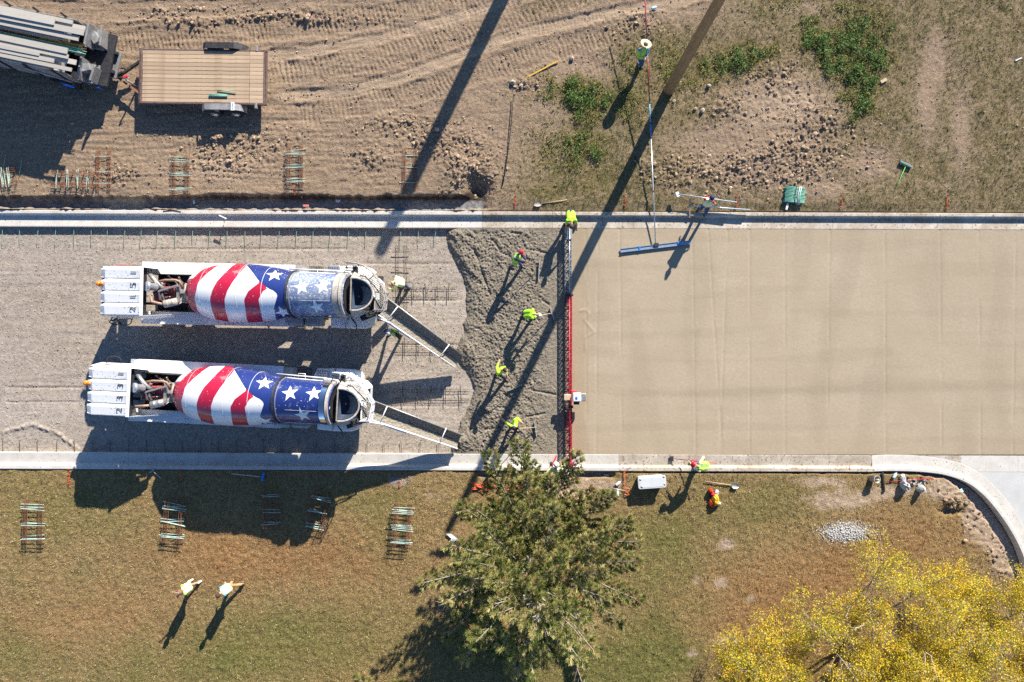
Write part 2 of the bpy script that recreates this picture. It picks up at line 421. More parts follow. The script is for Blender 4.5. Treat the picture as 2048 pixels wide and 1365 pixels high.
def zoneN(X, Y):
    back = nf(X) + 0.70; d = Y - back
    lim = sst(XW(985), XW(955), X)
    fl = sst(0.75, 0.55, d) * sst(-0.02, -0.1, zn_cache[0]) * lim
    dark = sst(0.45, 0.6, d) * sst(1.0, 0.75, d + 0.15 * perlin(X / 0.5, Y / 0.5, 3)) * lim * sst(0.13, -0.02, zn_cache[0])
    pale = np.clip(0.8 * blob(X, Y, 1560, 210, 90, 40) + 0.5 * blob(X, Y, 560, 130, 60, 26) + 0.6 * blob(X, Y, 430, 340, 80, 30), 0, 1)
    for pts, w, dep, sp, bar in TRACKS:
        if sp == 0 and w < 0.7:
            D, _, _ = segdist(X, Y, pxs(pts)); pale = np.maximum(pale, 0.6 * sst(w * 0.5, w * 0.3, D))
    g = np.clip(0.8 * grassN(X, Y) + 0.9 * weedN(X, Y), 0, 1)
    return g, np.clip(fl, 0, 1), np.clip(dark, 0, 1), pale
zn_cache = [None]
def zn2(X, Y):
    zn_cache[0] = zn(X, Y); return zn_cache[0]
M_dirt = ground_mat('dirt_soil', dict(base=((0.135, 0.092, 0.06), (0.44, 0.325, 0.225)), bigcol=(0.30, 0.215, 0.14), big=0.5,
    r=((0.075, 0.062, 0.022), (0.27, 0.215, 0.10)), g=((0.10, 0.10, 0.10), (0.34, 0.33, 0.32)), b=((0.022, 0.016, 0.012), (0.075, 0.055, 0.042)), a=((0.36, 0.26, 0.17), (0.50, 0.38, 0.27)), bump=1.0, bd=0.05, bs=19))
lo, core, hi = growth(-23.6, 23.6, 0.05, 350); XS = lo + core + hi
ys = [nf(0) + 0.15, nf(0) + 0.35] + list(np.arange(nf(0) + 0.5, 15.6, 0.05)); s = 0.1; y = ys[-1]
while y < 350: s *= 1.35; y += s; ys.append(y)
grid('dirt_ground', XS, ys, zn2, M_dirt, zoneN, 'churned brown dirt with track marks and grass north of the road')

# ---------------- lawn south of the road
ARC = [(1700, 941), (1780, 942), (1840, 944), (1890, 951), (1930, 966), (1962, 990), (1992, 1025), (2018, 1064), (2038, 1104), (2052, 1150), (2070, 1230), (2080, 1330), (2084, 1480), (2086, 1800), (2086, 16000)]
ARCW = pxs(ARC)
def arcside(X, Y):
    D, S, side = segdist(X, Y, ARCW)
    return D * side            # positive on street side (left of direction)
GREENS = [(0, 1310, 110, 60, .8), (640, 1260, 260, 90, .75), (350, 1345, 300, 60, .7), (760, 1010, 80, 50, .8), (60, 1000, 180, 70, .55), (200, 1040, 160, 60, .4), (120, 1170, 160, 60, .25), (1330, 1200, 90, 160, .9), (1150, 1330, 260, 60, .9),
          (1420, 1000, 180, 50, .35), (1500, 1040, 120, 60, .5), (1600, 990, 120, 40, .45), (470, 1290, 180, 60, .5), (760, 1100, 60, 40, .5), (1290, 1080, 90, 60, .6), (1240, 1340, 160, 80, .8)]
RUSTS = [(560, 1130, 260, 60, .8), (430, 1080, 120, 60, .6), (700, 1080, 90, 60, .5), (1560, 1200, 200, 90, .9), (1850, 1060, 150, 60, .5), (1500, 1330, 250, 80, .8), (200, 1240, 200, 60, .6), (1750, 1120, 150, 60, .6)]
def greenS(X, Y):
    g = 0
    for a in GREENS: g = g + a[4] * blob(X, Y, *a[:4])
    g = 0.78 * g - 0.05 + 0.45 * fbm(X, Y, 1.3, 4, 51) 
    return np.clip(g, 0, 1)
def rustS(X, Y):
    g = 0
    for a in RUSTS: g = g + a[4] * blob(X, Y, *a[:4])
    return np.clip(g + 0.3 * fbm(X, Y, 1.2, 3, 61), 0, 1)
BARES = [(1690, 1063, 42, 16, 1.0), (1680, 1000, 90, 26, .8), (1890, 975, 60, 30, .9), (1960, 1040, 45, 45, 1.0), (2010, 1110, 40, 50, 1.0), (1450, 1090, 20, 16, .9), (1440, 1165, 22, 14, .8), (1455, 1280, 30, 14, .9), (1395, 1160, 14, 20, .6), (1180, 970, 70, 14, 1.0), (1120, 985, 50, 14, .9),
         (1640, 960, 60, 12, .7), (1780, 980, 40, 16, .7), (800, 965, 30, 12, .6), (1500, 1195, 12, 10, .7), (1520, 1140, 14, 8, .5), (870, 990, 40, 12, .4), (1385, 1305, 18, 12, .7), (1300, 950, 60, 10, .4)]
def bareS(X, Y):
    g = 0
    for a in BARES: g = g + a[4] * blob(X, Y, *a[:4])
    return np.clip(sst(0.25, 0.75, g + 0.35 * fbm(X, Y, 0.5, 3, 71)), 0, 1)
def zs(X, Y):
    z = 0.09 + 0.05 * fbm(X, Y, 3.0, 2, 31)
    wx = X + 0.2 * fbm(X, Y, 0.7, 2, 25); wy = Y + 0.2 * fbm(X, Y, 0.7, 2, 26)
    z += 0.034 * np.abs(perlin(wx / 0.12, wy / 0.10, 37)) + 0.02 * perlin(X / 0.28, Y / 0.25, 38) + 0.018 * perlin(X / 0.07, Y / 0.07, 39)
    rough = blob(X, Y, 1965, 1030, 70, 60) + blob(X, Y, 2020, 1120, 50, 60) + blob(X, Y, 1890, 975, 50, 25) + 0.5 * blob(X, Y, 1180, 970, 90, 14)
    z += np.clip(rough, 0, 1) * (0.05 * fbm(wx, wy, 0.5, 3, 2) + 0.09 * np.abs(perlin(wx / 0.2, wy / 0.2, 8)))
    z += 0.2 * blob(X, Y, 1905, 1005, 22, 12, -20) * np.abs(perlin(X / 0.12, Y / 0.12, 8)) * 2 - 0.2 * blob(X, Y, 1900, 1022, 24, 6)
    z += 0.04 * blob(X, Y, 1690, 1063, 40, 14) * np.abs(perlin(X / 0.07, Y / 0.07, 4)) * 2
    z += 0.08 * blob(X, Y, 1130, 992, 16, 8)
    back = sf(X) - 0.70; d = back - Y
    n = 0.04 * perlin(X / 0.35, Y / 0.35, 21)
    t1 = sst(0.34, 0.24, d + n) * sst(XW(950), XW(962), X) * sst(XW(1232), XW(1218), X)
    t3 = sst(0.09, 0.04, d + n * 0.6) * sst(XW(1232), XW(1300), X)
    A = arcside(X, Y)
    wid = 0.06 + 0.42 * sst(XW(1880), XW(1960), X)
    t2 = sst(wid + 0.12, wid - 0.02, -A + n * 2) * sst(XW(1790), XW(1830), X)
    t = np.clip(t1 + t2 + t3, 0, 1)
    z = z * (1 - t) + (-0.22 + 0.02 * perlin(X / 0.12, Y / 0.12, 3)) * t
    under = np.maximum(sst(0.02, -0.06, d), sst(-0.02, 0.06, A))
    return z * (1 - under) - 0.45 * under
def zoneS(X, Y):
    z = zs(X, Y)
    tr = sst(0.02, -0.12, z)
    grav = blob(X, Y, 1690, 1063, 42, 14)
    gravm = sst(0.45, 0.6, grav + 0.2 * perlin(X / 0.3, Y / 0.3, 3)) + 0.6 * sst(0.35, 0.6, blob(X, Y, 800, 960, 28, 12) + 0.3 * perlin(X / 0.2, Y / 0.2, 9))
    return greenS(X, Y), np.clip(rustS(X, Y) * (1 - greenS(X, Y)), 0, 1), np.clip(bareS(X, Y) * (1 - tr) , 0, 1), np.clip(tr + gravm, 0, 1)
M_lawn = ground_mat('dry_lawn', dict(base=((0.115, 0.08, 0.032), (0.42, 0.30, 0.145)), bigcol=(0.25, 0.17, 0.075), big=0.5,
    r=((0.06, 0.06, 0.018), (0.26, 0.23, 0.075)), g=((0.14, 0.075, 0.03), (0.42, 0.25, 0.115)), b=((0.27, 0.19, 0.12), (0.52, 0.40, 0.29)), a=((0.16, 0.15, 0.14), (0.45, 0.43, 0.41)), bump=1.0, bd=0.06, bs=17))
ys = [-5.6, -5.5] + list(-np.arange(5.55, 15.6, 0.05)); ys = [-5.3, -5.45] + list(-np.arange(5.5, 15.6, 0.05)); s = 0.1; y = ys[-1]
while y > -350: s *= 1.35; y -= s; ys.append(y)
grid('lawn', XS, ys[::-1], zs, M_lawn, zoneS, 'dry brown and green lawn south of the road')

# ---------------- compacted road base (left) 
def zr(X, Y):
    z = -0.205 + 0.012 * fbm(X, Y, 1.5, 2, 80)
    streak = perlin(X / 2.2, Y / 0.10, 81) * 0.5 + perlin(X / 3.0, Y / 0.25, 82)
    amt = 0.35 + 0.5 * sst(-0.3, 0.4, perlin(X / 4, Y / 1.1, 84))
    z += 0.013 * streak * amt
    wx = X + 0.06 * perlin(X / 0.2, Y / 0.2, 88)
    z += (0.017 * np.abs(perlin(wx / 0.10, Y / 0.085, 85)) + 0.01 * perlin(X / 0.06, Y / 0.06, 86)) * (0.35 + 1.0 * sst(-0.25, 0.3, perlin(X / 2.5, Y / 1.4, 87)))
    edge = np.minimum(nf(X) - Y, Y - sf(X))
    z += 0.02 * sst(0.9, 0.3, edge) * np.abs(perlin(X / 0.14, Y / 0.12, 89))
    D, S, side = segdist(X, Y, pxs([(0, 866), (60, 850), (110, 868), (150, 900)]))
    z += 0.05 * np.exp(-(D / 0.08) ** 2) * (1 + perlin(X / .15, Y / .15, 3))
    for yy, x0, x1 in ((527, 720, 905), (814, 760, 925), (600, 760, 930), (497, 270, 700), (690, 790, 930), (776, 0, 170), (805, 0, 160)):
        z += -0.03 * np.exp(-((Y - YW(yy) + 0.02 * perlin(X / .5, Y / .5, 4)) / 0.035) ** 2) * sst(XW(x0), XW(x0 + 12), X) * sst(XW(x1), XW(x1 - 12), X)
    return z
def zoneR(X, Y):
    p = sst(-0.1, 0.5, perlin(X / 6, Y / 1.2, 91) + 0.3 * perlin(X / 1.5, Y / 0.4, 92))
    br = sst(XW(60), XW(-20), X) * 0 + 0.55 * np.exp(-((Y - YW(650)) / 1.3) ** 2) * sst(XW(420), XW(200), X)
    dk = 0.6 * np.exp(-((Y - YW(600)) / 0.3) ** 2) * sst(XW(220), XW(100), X) * sst(0, .4, perlin(X / 2, Y / .4, 93))
    return 0.5 * p, br, dk, 0 * X
M_base = ground_mat('crushed_stone_base', dict(base=((0.18, 0.148, 0.118), (0.52, 0.45, 0.375)), bigcol=(0.36, 0.30, 0.24), big=0.5,
    r=((0.28, 0.235, 0.195), (0.58, 0.505, 0.43)), g=((0.17, 0.135, 0.10), (0.45, 0.37, 0.29)), b=((0.10, 0.08, 0.06), (0.30, 0.24, 0.18)), bump=1.0, bd=0.025, bs=26))
lo, core, hi = growth(-23.6, 2.4, 0.045, 350)
def rows(a, b, st): return list(np.arange(a, b + st / 2, st))
grid('road_base', lo + core, rows(-5.15, 5.15, 0.045), zr, M_base, zoneR, 'graded crushed stone road base')

# ---------------- freshly placed rough concrete
RC = [(896, 452), (889, 470), (896, 492), (908, 520), (922, 545), (930, 570), (931, 600), (933, 632), (925, 648), (928, 668), (918, 678), (912, 700), (914, 722), (926, 738), (938, 752), (944, 768), (946, 790), (938, 808), (930, 828), (920, 846), (916, 862), (900, 876), (902, 908), (902, 940), (1180, 940), (1180, 420), (896, 420)]
def rcs(X, Y):
    P = pxs(RC); D, _, _ = segdist(X, Y, P + [P[0]])
    s = np.where(inpoly(X, Y, P), D, -D) + 0.05 * perlin(X / 0.3, Y / 0.3, 7) + 0.03 * perlin(X / 0.1, Y / 0.1, 8)
    return s
def zc(X, Y):
    s = rcs(X, Y)
    pro = np.sqrt(np.clip(s / 0.45, 0, 1))
    near = sst(XW(1125), XW(1060), X)
    wx = X + 0.12 * fbm(X, Y, 0.5, 2, 25); wy = Y + 0.12 * fbm(X, Y, 0.5, 2, 26)
    u = (wx + wy) * 0.7071; v = (wx - wy) * 0.7071
    n = 0.035 * perlin(X / 0.7, Y / 0.7, 101) + 0.025 * perlin(u / 0.16, v / 0.4, 102) + 0.075 * np.abs(perlin(u / 0.09, v / 0.13, 103)) + 0.035 * perlin(u / 0.055, v / 0.075, 104)
    left = sst(XW(1010), XW(930), X) * sst(YW(650), YW(560), Y)
    n = n + left * 0.07 * perlin(u / 0.3, v / 1.6, 105)
    r2 = sst(XW(1030), XW(1120), X)
    z = -0.02 + n * (0.35 + 0.65 * near) * (1 - 0.35 * r2)
    z += 0.10 * blob(X, Y, 935, 700, 22, 20) + 0.16 * blob(X, Y, 928, 882, 24, 16) + 0.05 * blob(X, Y, 912, 470, 14, 22)
    # footprints and rake scars
    for x0, y0, x1, y1 in ((1000, 505, 1018, 512), (1022, 465, 1040, 468), (1062, 500, 1100, 508), (1008, 815, 1018, 825), (1050, 835, 1088, 828), (970, 860, 1000, 856), (1085, 600, 1098, 610), (1060, 780, 1110, 790), (948, 500, 980, 590), (1010, 790, 1030, 800), (985, 480, 1000, 500)):
        D, _, _ = segdist(X, Y, pxs([(x0, y0), (x1, y1)])); z -= 0.06 * np.exp(-(D / 0.05) ** 2)
    ed = np.minimum(nf(X) - Y, Y - sf(X)); z = z * sst(-0.02, 0.2, ed) - 0.004
    return np.where(s > 0, -0.24 + (z + 0.24) * pro, -0.26)
M_wet = ground_mat('fresh_concrete', dict(base=((0.10, 0.085, 0.065), (0.40, 0.345, 0.27)), bigcol=(0.24, 0.205, 0.155), big=0.5, r=((0.3, 0.26, 0.2), (0.42, 0.37, 0.29)), bump=1.0, bd=0.05, bs=20))
o = grid('rough_concrete', rows(XW(878), XW(1146), 0.03), rows(-5.0, 5.05, 0.03), zc, M_wet, lambda X, Y: (sst(XW(1100), XW(1140), X) * 0.4, 0 * X, 0 * X, 0 * X), 'rough newly poured concrete ahead of the screed', extra=lambda X, Y: (rcs(X, Y) > -0.03) & (Y < nf(X) + 0.03) & (Y > sf(X) - 0.03))

# ---------------- struck-off slab
def ztop(X, Y):
    z = -0.004 + 0.0022 * perlin(X / 0.09, Y / 0.07, 110) + 0.004 * fbm(X, Y, 1.0, 2, 111)
    for x, x2 in LINES: 
        xx = XW(x) + (XW(x2) - XW(x)) * (YW(480) - Y) / 9.3
        z -= 0.016 * np.exp(-((X - xx) / 0.03) ** 2) * sst(-0.55, 0.1, perlin(X / 3, Y / 1.5, x % 50))
    ym = sst(YW(895), YW(893), Y)
    z -= 0.004 * (1 - sst(YW(486), YW(490), Y)) * 0
    D, _, _ = segdist(X, Y, pxs([(1160, 622), (1172, 620), (1178, 628), (1168, 640), (1188, 664), (1172, 676), (1170, 700)])); z += 0.02 * np.exp(-(D / 0.035) ** 2)
    z += 0.004 * np.abs(perlin(X / 0.08, Y / 0.08, 113)) * sst(YW(840), YW(890), Y) * sst(XW(1300), XW(1200), X)
    return z
LINES = [(1196, 1192), (1240, 1244), (1418, 1445), (1455, 1440), (1570, 1570), (1385, 1392), (1660, 1655), (1770, 1772), (1958, 1962), (2032, 2026), (1172, 1174), (1500, 1500), (1880, 1884)]
def zoneT(X, Y):
    strip = sst(XW(1176), XW(1172), X); edge = np.maximum(sst(YW(485), YW(476), Y), sst(YW(868), YW(880), Y)) * 0.6
    band = np.exp(-((Y - YW(788) - 0.02 * (X - 5)) / 0.2) ** 2) * sst(XW(1200), XW(1500), X) + 0.5 * sst(0.0, 0.5, perlin(X / 1.2, Y / 5.0, 120)) + 0.4 * sst(0.1, 0.5, perlin(X / 6.0, Y / 0.5, 121))
    return np.clip(0.6 * strip + 0.35 * edge, 0, 1), np.clip(0.5 * band, 0, 0.6), 0.25 * sst(XW(1500), XW(2100), X), 0 * X
M_slab = ground_mat('screeded_concrete', dict(base=((0.345, 0.28, 0.20), (0.45, 0.37, 0.268)), bigcol=(0.36, 0.29, 0.20), big=0.7, r=((0.31, 0.24, 0.155), (0.36, 0.285, 0.19)), g=((0.25, 0.20, 0.14), (0.31, 0.25, 0.175)), b=((0.30, 0.24, 0.17), (0.36, 0.295, 0.21)), bump=0.5, bd=0.012, bs=14))
lo, core, hi = growth(XW(1143), 23.6, 0.05, 350)
grid('concrete_slab', core + hi, rows(-4.94, 4.96, 0.05), ztop, M_slab, zoneT, 'smooth newly screeded concrete pavement')

# ---------------- kerb and gutter, in 10 ft segments
M_kerb = mat('kerb_concrete', (0.55, 0.52, 0.47), 0.85, var=0.12, scale=2.2, bump=0.25, bscale=60, spots=0.70, spotcol=(0.20, 0.16, 0.12), spotscale=14, grime=0.25, grimecol=(0.42, 0.37, 0.30))
M_kerbs = mat('splashed_concrete', (0.56, 0.51, 0.43), 0.85, var=0.15, scale=3.0, bump=0.4, bscale=45, spots=0.62, spotcol=(0.26, 0.20, 0.15), spotscale=9, grime=0.8, grimecol=(0.33, 0.27, 0.20))
PROF = [(0.0, -0.30), (0.0, 0.0), (0.03, 0.006), (0.44, -0.022), (0.47, -0.018), (0.50, 0.02), (0.525, 0.125), (0.54, 0.142), (0.56, 0.150), (0.67, 0.152), (0.695, 0.145), (0.70, 0.125), (0.70, -0.30)]
def sweep(name, path, mats, parent, prof=PROF, left=1):
    """path = front edge; profile goes to the left (left=1) of the direction"""
    m = MB(); n = len(prof); vs = []
    for i, p in enumerate(path):
        a = Vector(path[max(i - 1, 0)]); b = Vector(path[min(i + 1, len(path) - 1)]); d = (b - a).normalized()
        nn = Vector((-d.y, d.x)) * left
        for dd, z in prof: vs.append((p[0] + nn.x * dd, p[1] + nn.y * dd, z))
    fs = []
    for i in range(len(path) - 1):
        for k in range(n - 1):
            q = (i * n + k, (i + 1) * n + k, (i + 1) * n + k + 1, i * n + k + 1); fs.append(q if left > 0 else q[::-1])
    fs.append(tuple(range(n))[::-1] if left < 0 else tuple(range(n))); e = (len(path) - 1) * n; fs.append(tuple(e + k for k in (range(n) if left < 0 else reversed(range(n)))))
    m.add(vs, fs); return m.build(name, mats, parent)
kn = thing('kerb', 'concrete kerb and gutter along the north side, in shade on its face', None, (0, 5, 0), kind='structure')
x = XW(125) - 3.05 * 3; first = True
sweep('kerb_segment', [(-340, nf(-340)), (x - 0.008, nf(x))], M_kerb, kn)
while x < 26:
    x2 = x + 3.045; mm = M_kerbs if x > XW(955) else M_kerb
    sweep('kerb_segment', [(x, nf(x)), (x2 - 0.008, nf(x2))], mm, kn); x = x2
sweep('kerb_segment', [(x, nf(x)), (340, nf(340))], M_kerb, kn)
ks = thing('kerb', 'pale concrete kerb and gutter along the south side, curving into the side street', None, (0, -5, 0), kind='structure')
x = XW(118) - 3.05 * 3
sweep('kerb_segment', [(-340, sf(-340)), (x - 0.008, sf(x))], M_kerb, ks, left=-1)
while x < XW(1700):
    x2 = min(x + 3.045, XW(1745)); mm = M_kerbs if x > XW(1140) else M_kerb
    sweep('kerb_segment', [(x, sf(x)), (x2 - 0.008, sf(x2))], mm, ks, left=-1); x = x2
# curved return: offset the back line inwards by the kerb width
back = [(x, sf(x) - 0.70)] + [p for p in ARCW if p[0] > x + 0.3][:-1]
def resample(P, st):
    out = [P[0]]
    # catmull-rom smoothing
    Q = [P[0]] + P + [P[-1]]
    for i in range(1, len(Q) - 2):
        p0, p1, p2, p3 = map(Vector, (Q[i - 1], Q[i], Q[i + 1], Q[i + 2])); n = max(1, int((p2 - p1).length / st))
        for k in range(1, n + 1):
            t = k / n; out.append(tuple(0.5 * ((2 * p1) + (p2 - p0) * t + (2 * p0 - 5 * p1 + 4 * p2 - p3) * t * t + (3 * p1 - p0 - 3 * p2 + p3) * t ** 3)))
    return out
bk = resample(back, 0.2)
fr = []
for i, p in enumerate(bk):
    d = (Vector(bk[min(i + 1, len(bk) - 1)]) - Vector(bk[max(i - 1, 0)])).normalized(); fr.append((p[0] - d.y * 0.70, p[1] + d.x * 0.70))
cs = 0
while cs < len(fr) - 2:
    ce = min(cs + 15, len(fr) - 1)
    if ce > len(fr) - 4: ce = len(fr) - 1
    sweep('kerb_segment', fr[cs:ce + 1], M_kerb, ks, left=-1, prof=[(0.0, -0.3), (0.0, 0.0), (0.05, 0.004), (0.44, 0.006), (0.50, 0.03), (0.525, 0.125), (0.56, 0.150), (0.67, 0.152), (0.70, 0.125), (0.70, -0.30)]); cs = ce
# side street slabs and the cross gutter beside them
M_street = mat('side_street_concrete', (0.50, 0.50, 0.48), 0.8, var=0.10, scale=1.2, bump=0.15, bscale=50, grime=0.3, grimecol=(0.45, 0.44, 0.42), spots=0.74, spotcol=(0.3, 0.28, 0.25), spotscale=20)
st = thing('side_street', 'pale concrete side street slabs at the right edge', None, (21, -8, 0), kind='structure')
m = MB(); poly = [p for p in fr if p[1] < sf(20) - 0.62]
e0 = poly[0]
m.prism([(e0[0] + 0.004, sf(e0[0]) - 0.708)] + [(p[0] + 0.006, p[1]) for p in poly] + [(340, -340), (340, sf(340) - 0.708)], -0.3, -0.006)
m.build('street_slab', M_street, st)
xs_ = [XW(1800), XW(1921), XW(2036), XW(2150), 340]
for a, b in zip(xs_[:-1], xs_[1:]):
    m = MB(); ya = lambda x: sf(x)
    bot = lambda x: max(sf(x) - 0.70, -99)
    pts = [(a + .004, ya(a)), (b - .004, ya(b))]
    if a < XW(1900):
        inner = [p for p in fr if a < p[0] < b - 0.004 and p[1] > sf(p[0]) - 0.70]
        m.prism(pts + [(b - .004, sf(b) - 0.70)] + [(p[0] + 0.004, p[1] + 0.006) for p in reversed(inner)], -0.3, -0.002)
    else: m.prism(pts + [(b - .004, sf(b) - 0.70), (a + .004, sf(a) - 0.70)], -0.3, -0.002)
    m.build('gutter_slab', M_kerbs if a < XW(1900) else M_kerb, st)
# ================================================================ MATERIALS FOR THINGS
M_white = mat('white_truck_paint', (0.78, 0.78, 0.76), 0.35, var=0.03, scale=3, spots=0.69, spotcol=(0.14, 0.12, 0.11), spotscale=16, grime=0.12, grimecol=(0.55, 0.52, 0.47))
M_white2 = mat('clean_white_paint', (0.80, 0.80, 0.79), 0.35, var=0.03, scale=3, spots=0.76, spotcol=(0.25, 0.22, 0.2), spotscale=16, grime=0.05, grimecol=(0.6, 0.57, 0.52))
M_dark = mat('dark_steel', (0.035, 0.035, 0.04), 0.6, metal=0.3, var=0.4, scale=8, grime=0.3, grimecol=(0.12, 0.10, 0.08))
M_black = mat('black_rubber', (0.02, 0.02, 0.022), 0.8, var=0.3, scale=8, grime=0.25, grimecol=(0.10, 0.08, 0.06))
M_steel = mat('worn_steel', (0.42, 0.41, 0.40), 0.45, metal=0.6, var=0.25, scale=10, grime=0.4, grimecol=(0.30, 0.27, 0.23))
M_alu = mat('aluminium', (0.62, 0.64, 0.66), 0.35, metal=0.7, var=0.12, scale=8)
M_chrome = mat('polished_metal', (0.65, 0.67, 0.70), 0.18, metal=1.0, var=0.1, scale=4)
M_crust = mat('concrete_crusted_steel', (0.42, 0.38, 0.33), 0.85, var=0.35, scale=14, bump=0.6, bscale=50, grime=0.4, grimecol=(0.22, 0.20, 0.18))
M_redpaint = mat('red_paint', (0.50, 0.03, 0.045), 0.5, var=0.25, scale=10, grime=0.3, grimecol=(0.28, 0.20, 0.17))
M_engine = mat('engine_red', (0.45, 0.07, 0.06), 0.6, var=0.4, scale=14, grime=0.5, grimecol=(0.16, 0.13, 0.11))
M_rust = mat('rusty_steel', (0.28, 0.12, 0.06), 0.9, var=0.4, scale=20)
M_rustpipe = mat('heat_browned_pipe', (0.36, 0.22, 0.15), 0.6, metal=0.3, var=0.3, scale=12)
M_orange = mat('amber_lens', (0.85, 0.22, 0.02), 0.25, var=0.1, scale=8)
M_redlens = mat('red_lens', (0.5, 0.02, 0.02), 0.3, var=0.1)
M_hopper_shade = mat('shaded_hopper_inside', (0.05, 0.07, 0.11), 0.45, var=0.35, scale=5)  # dark slate blue: the deep hopper's inner shade put into the colour
M_glass = mat('dark_window_glass', (0.02, 0.03, 0.04), 0.08, var=0.1)
M_tank = mat('dusty_tank_metal', (0.40, 0.41, 0.42), 0.5, metal=0.3, var=0.25, scale=9, grime=0.6, grimecol=(0.32, 0.29, 0.25))
M_blue = mat('blue_paint', (0.03, 0.13, 0.5), 0.45, var=0.15, scale=10)
M_green = mat('green_epoxy_coating', (0.19, 0.46, 0.33), 0.5, var=0.2, scale=20)
M_letter = mat('black_lettering', (0.02, 0.02, 0.02), 0.6, var=0.2)
M_chutewet = mat('wet_concrete_in_chute', (0.26, 0.23, 0.18), 0.8, var=0.35, scale=14, bump=0.9, bscale=40)
def drum_paint(name, col):
    return mat(name, col, 0.32, var=0.05, scale=3, spots=0.72, spotcol=(0.60, 0.56, 0.52), spotscale=17, grime=0.06, grimecol=(0.45, 0.42, 0.40), coat=0.3)
M_dred = drum_paint('drum_red', (0.44, 0.012, 0.045)); M_dwhite = mat('drum_white', (0.80, 0.80, 0.79), 0.32, var=0.03, scale=3, spots=0.72, spotcol=(0.35, 0.3, 0.28), spotscale=14, coat=0.3)
M_dblue = drum_paint('drum_blue', (0.016, 0.034, 0.17))
M_dblue2 = mat('drum_blue_dusty', (0.03, 0.07, 0.22), 0.5, var=0.05, scale=3, spots=0.60, spotcol=(0.45, 0.46, 0.48), spotscale=13, grime=0.75, grimecol=(0.27, 0.32, 0.40))

def interp(tab, x):
    for (a, b), (c, d) in zip(tab[:-1], tab[1:]):
        if x <= c:
            t = 0 if c == a else max(0, min(1, (x - a) / (c - a))); return b + (d - b) * t
    return tab[-1][1]
def text_mesh(s, size, mi_mat, name, parent, loc, rz, thick=0.004, rot=None):
    cu = bpy.data.curves.new('t', 'FONT'); cu.body = s; cu.size = size; cu.extrude = thick; cu.align_x = 'CENTER'; cu.align_y = 'CENTER'
    cu.resolution_u = 3
    to = bpy.data.objects.new('t', cu); COL.objects.link(to)
    dg = bpy.context.evaluated_depsgraph_get(); me = bpy.data.meshes.new_from_object(to.evaluated_get(dg)); bpy.data.objects.remove(to)
    me.name = name; me.materials.clear(); me.materials.append(mi_mat)
    Mx = (rot if rot is not None else Matrix.Rotation(rz, 4, 'Z')); me.transform(Matrix.Translation(Vector(loc)) @ Mx)
    return link(name, me, parent)
def star_on(fn, u0, th0, rad, rot=0.0):
    """five-point star wrapped on the drum; fn(u, th)->point, normal; returns verts, faces"""
    pts = []
    for k in range(10):
        a = rot + math.pi / 2 + k * math.pi / 5; r = rad if k % 2 == 0 else rad * 0.40
        pts.append((r * math.cos(a), r * math.sin(a)))
    vs = []; fs = []; rings = 5
    for j in range(rings + 1):
        for k in range(10):
            for q in range(4):
                t = q / 4; a = pts[k]; b = pts[(k + 1) % 10]
                x = (a[0] * (1 - t) + b[0] * t) * j / rings; y = (a[1] * (1 - t) + b[1] * t) * j / rings
                vs.append((x, y))
    out = []
    for x, y in vs:
        p, n, rr = fn(u0 + x, th0 + y); out.append(p + n * 0.006)
    n = 40
    for j in range(rings):
        for k in range(n): fs.append((j * n + k, (j + 1) * n + k, (j + 1) * n + (k + 1) % n, j * n + (k + 1) % n))
    return out, fs

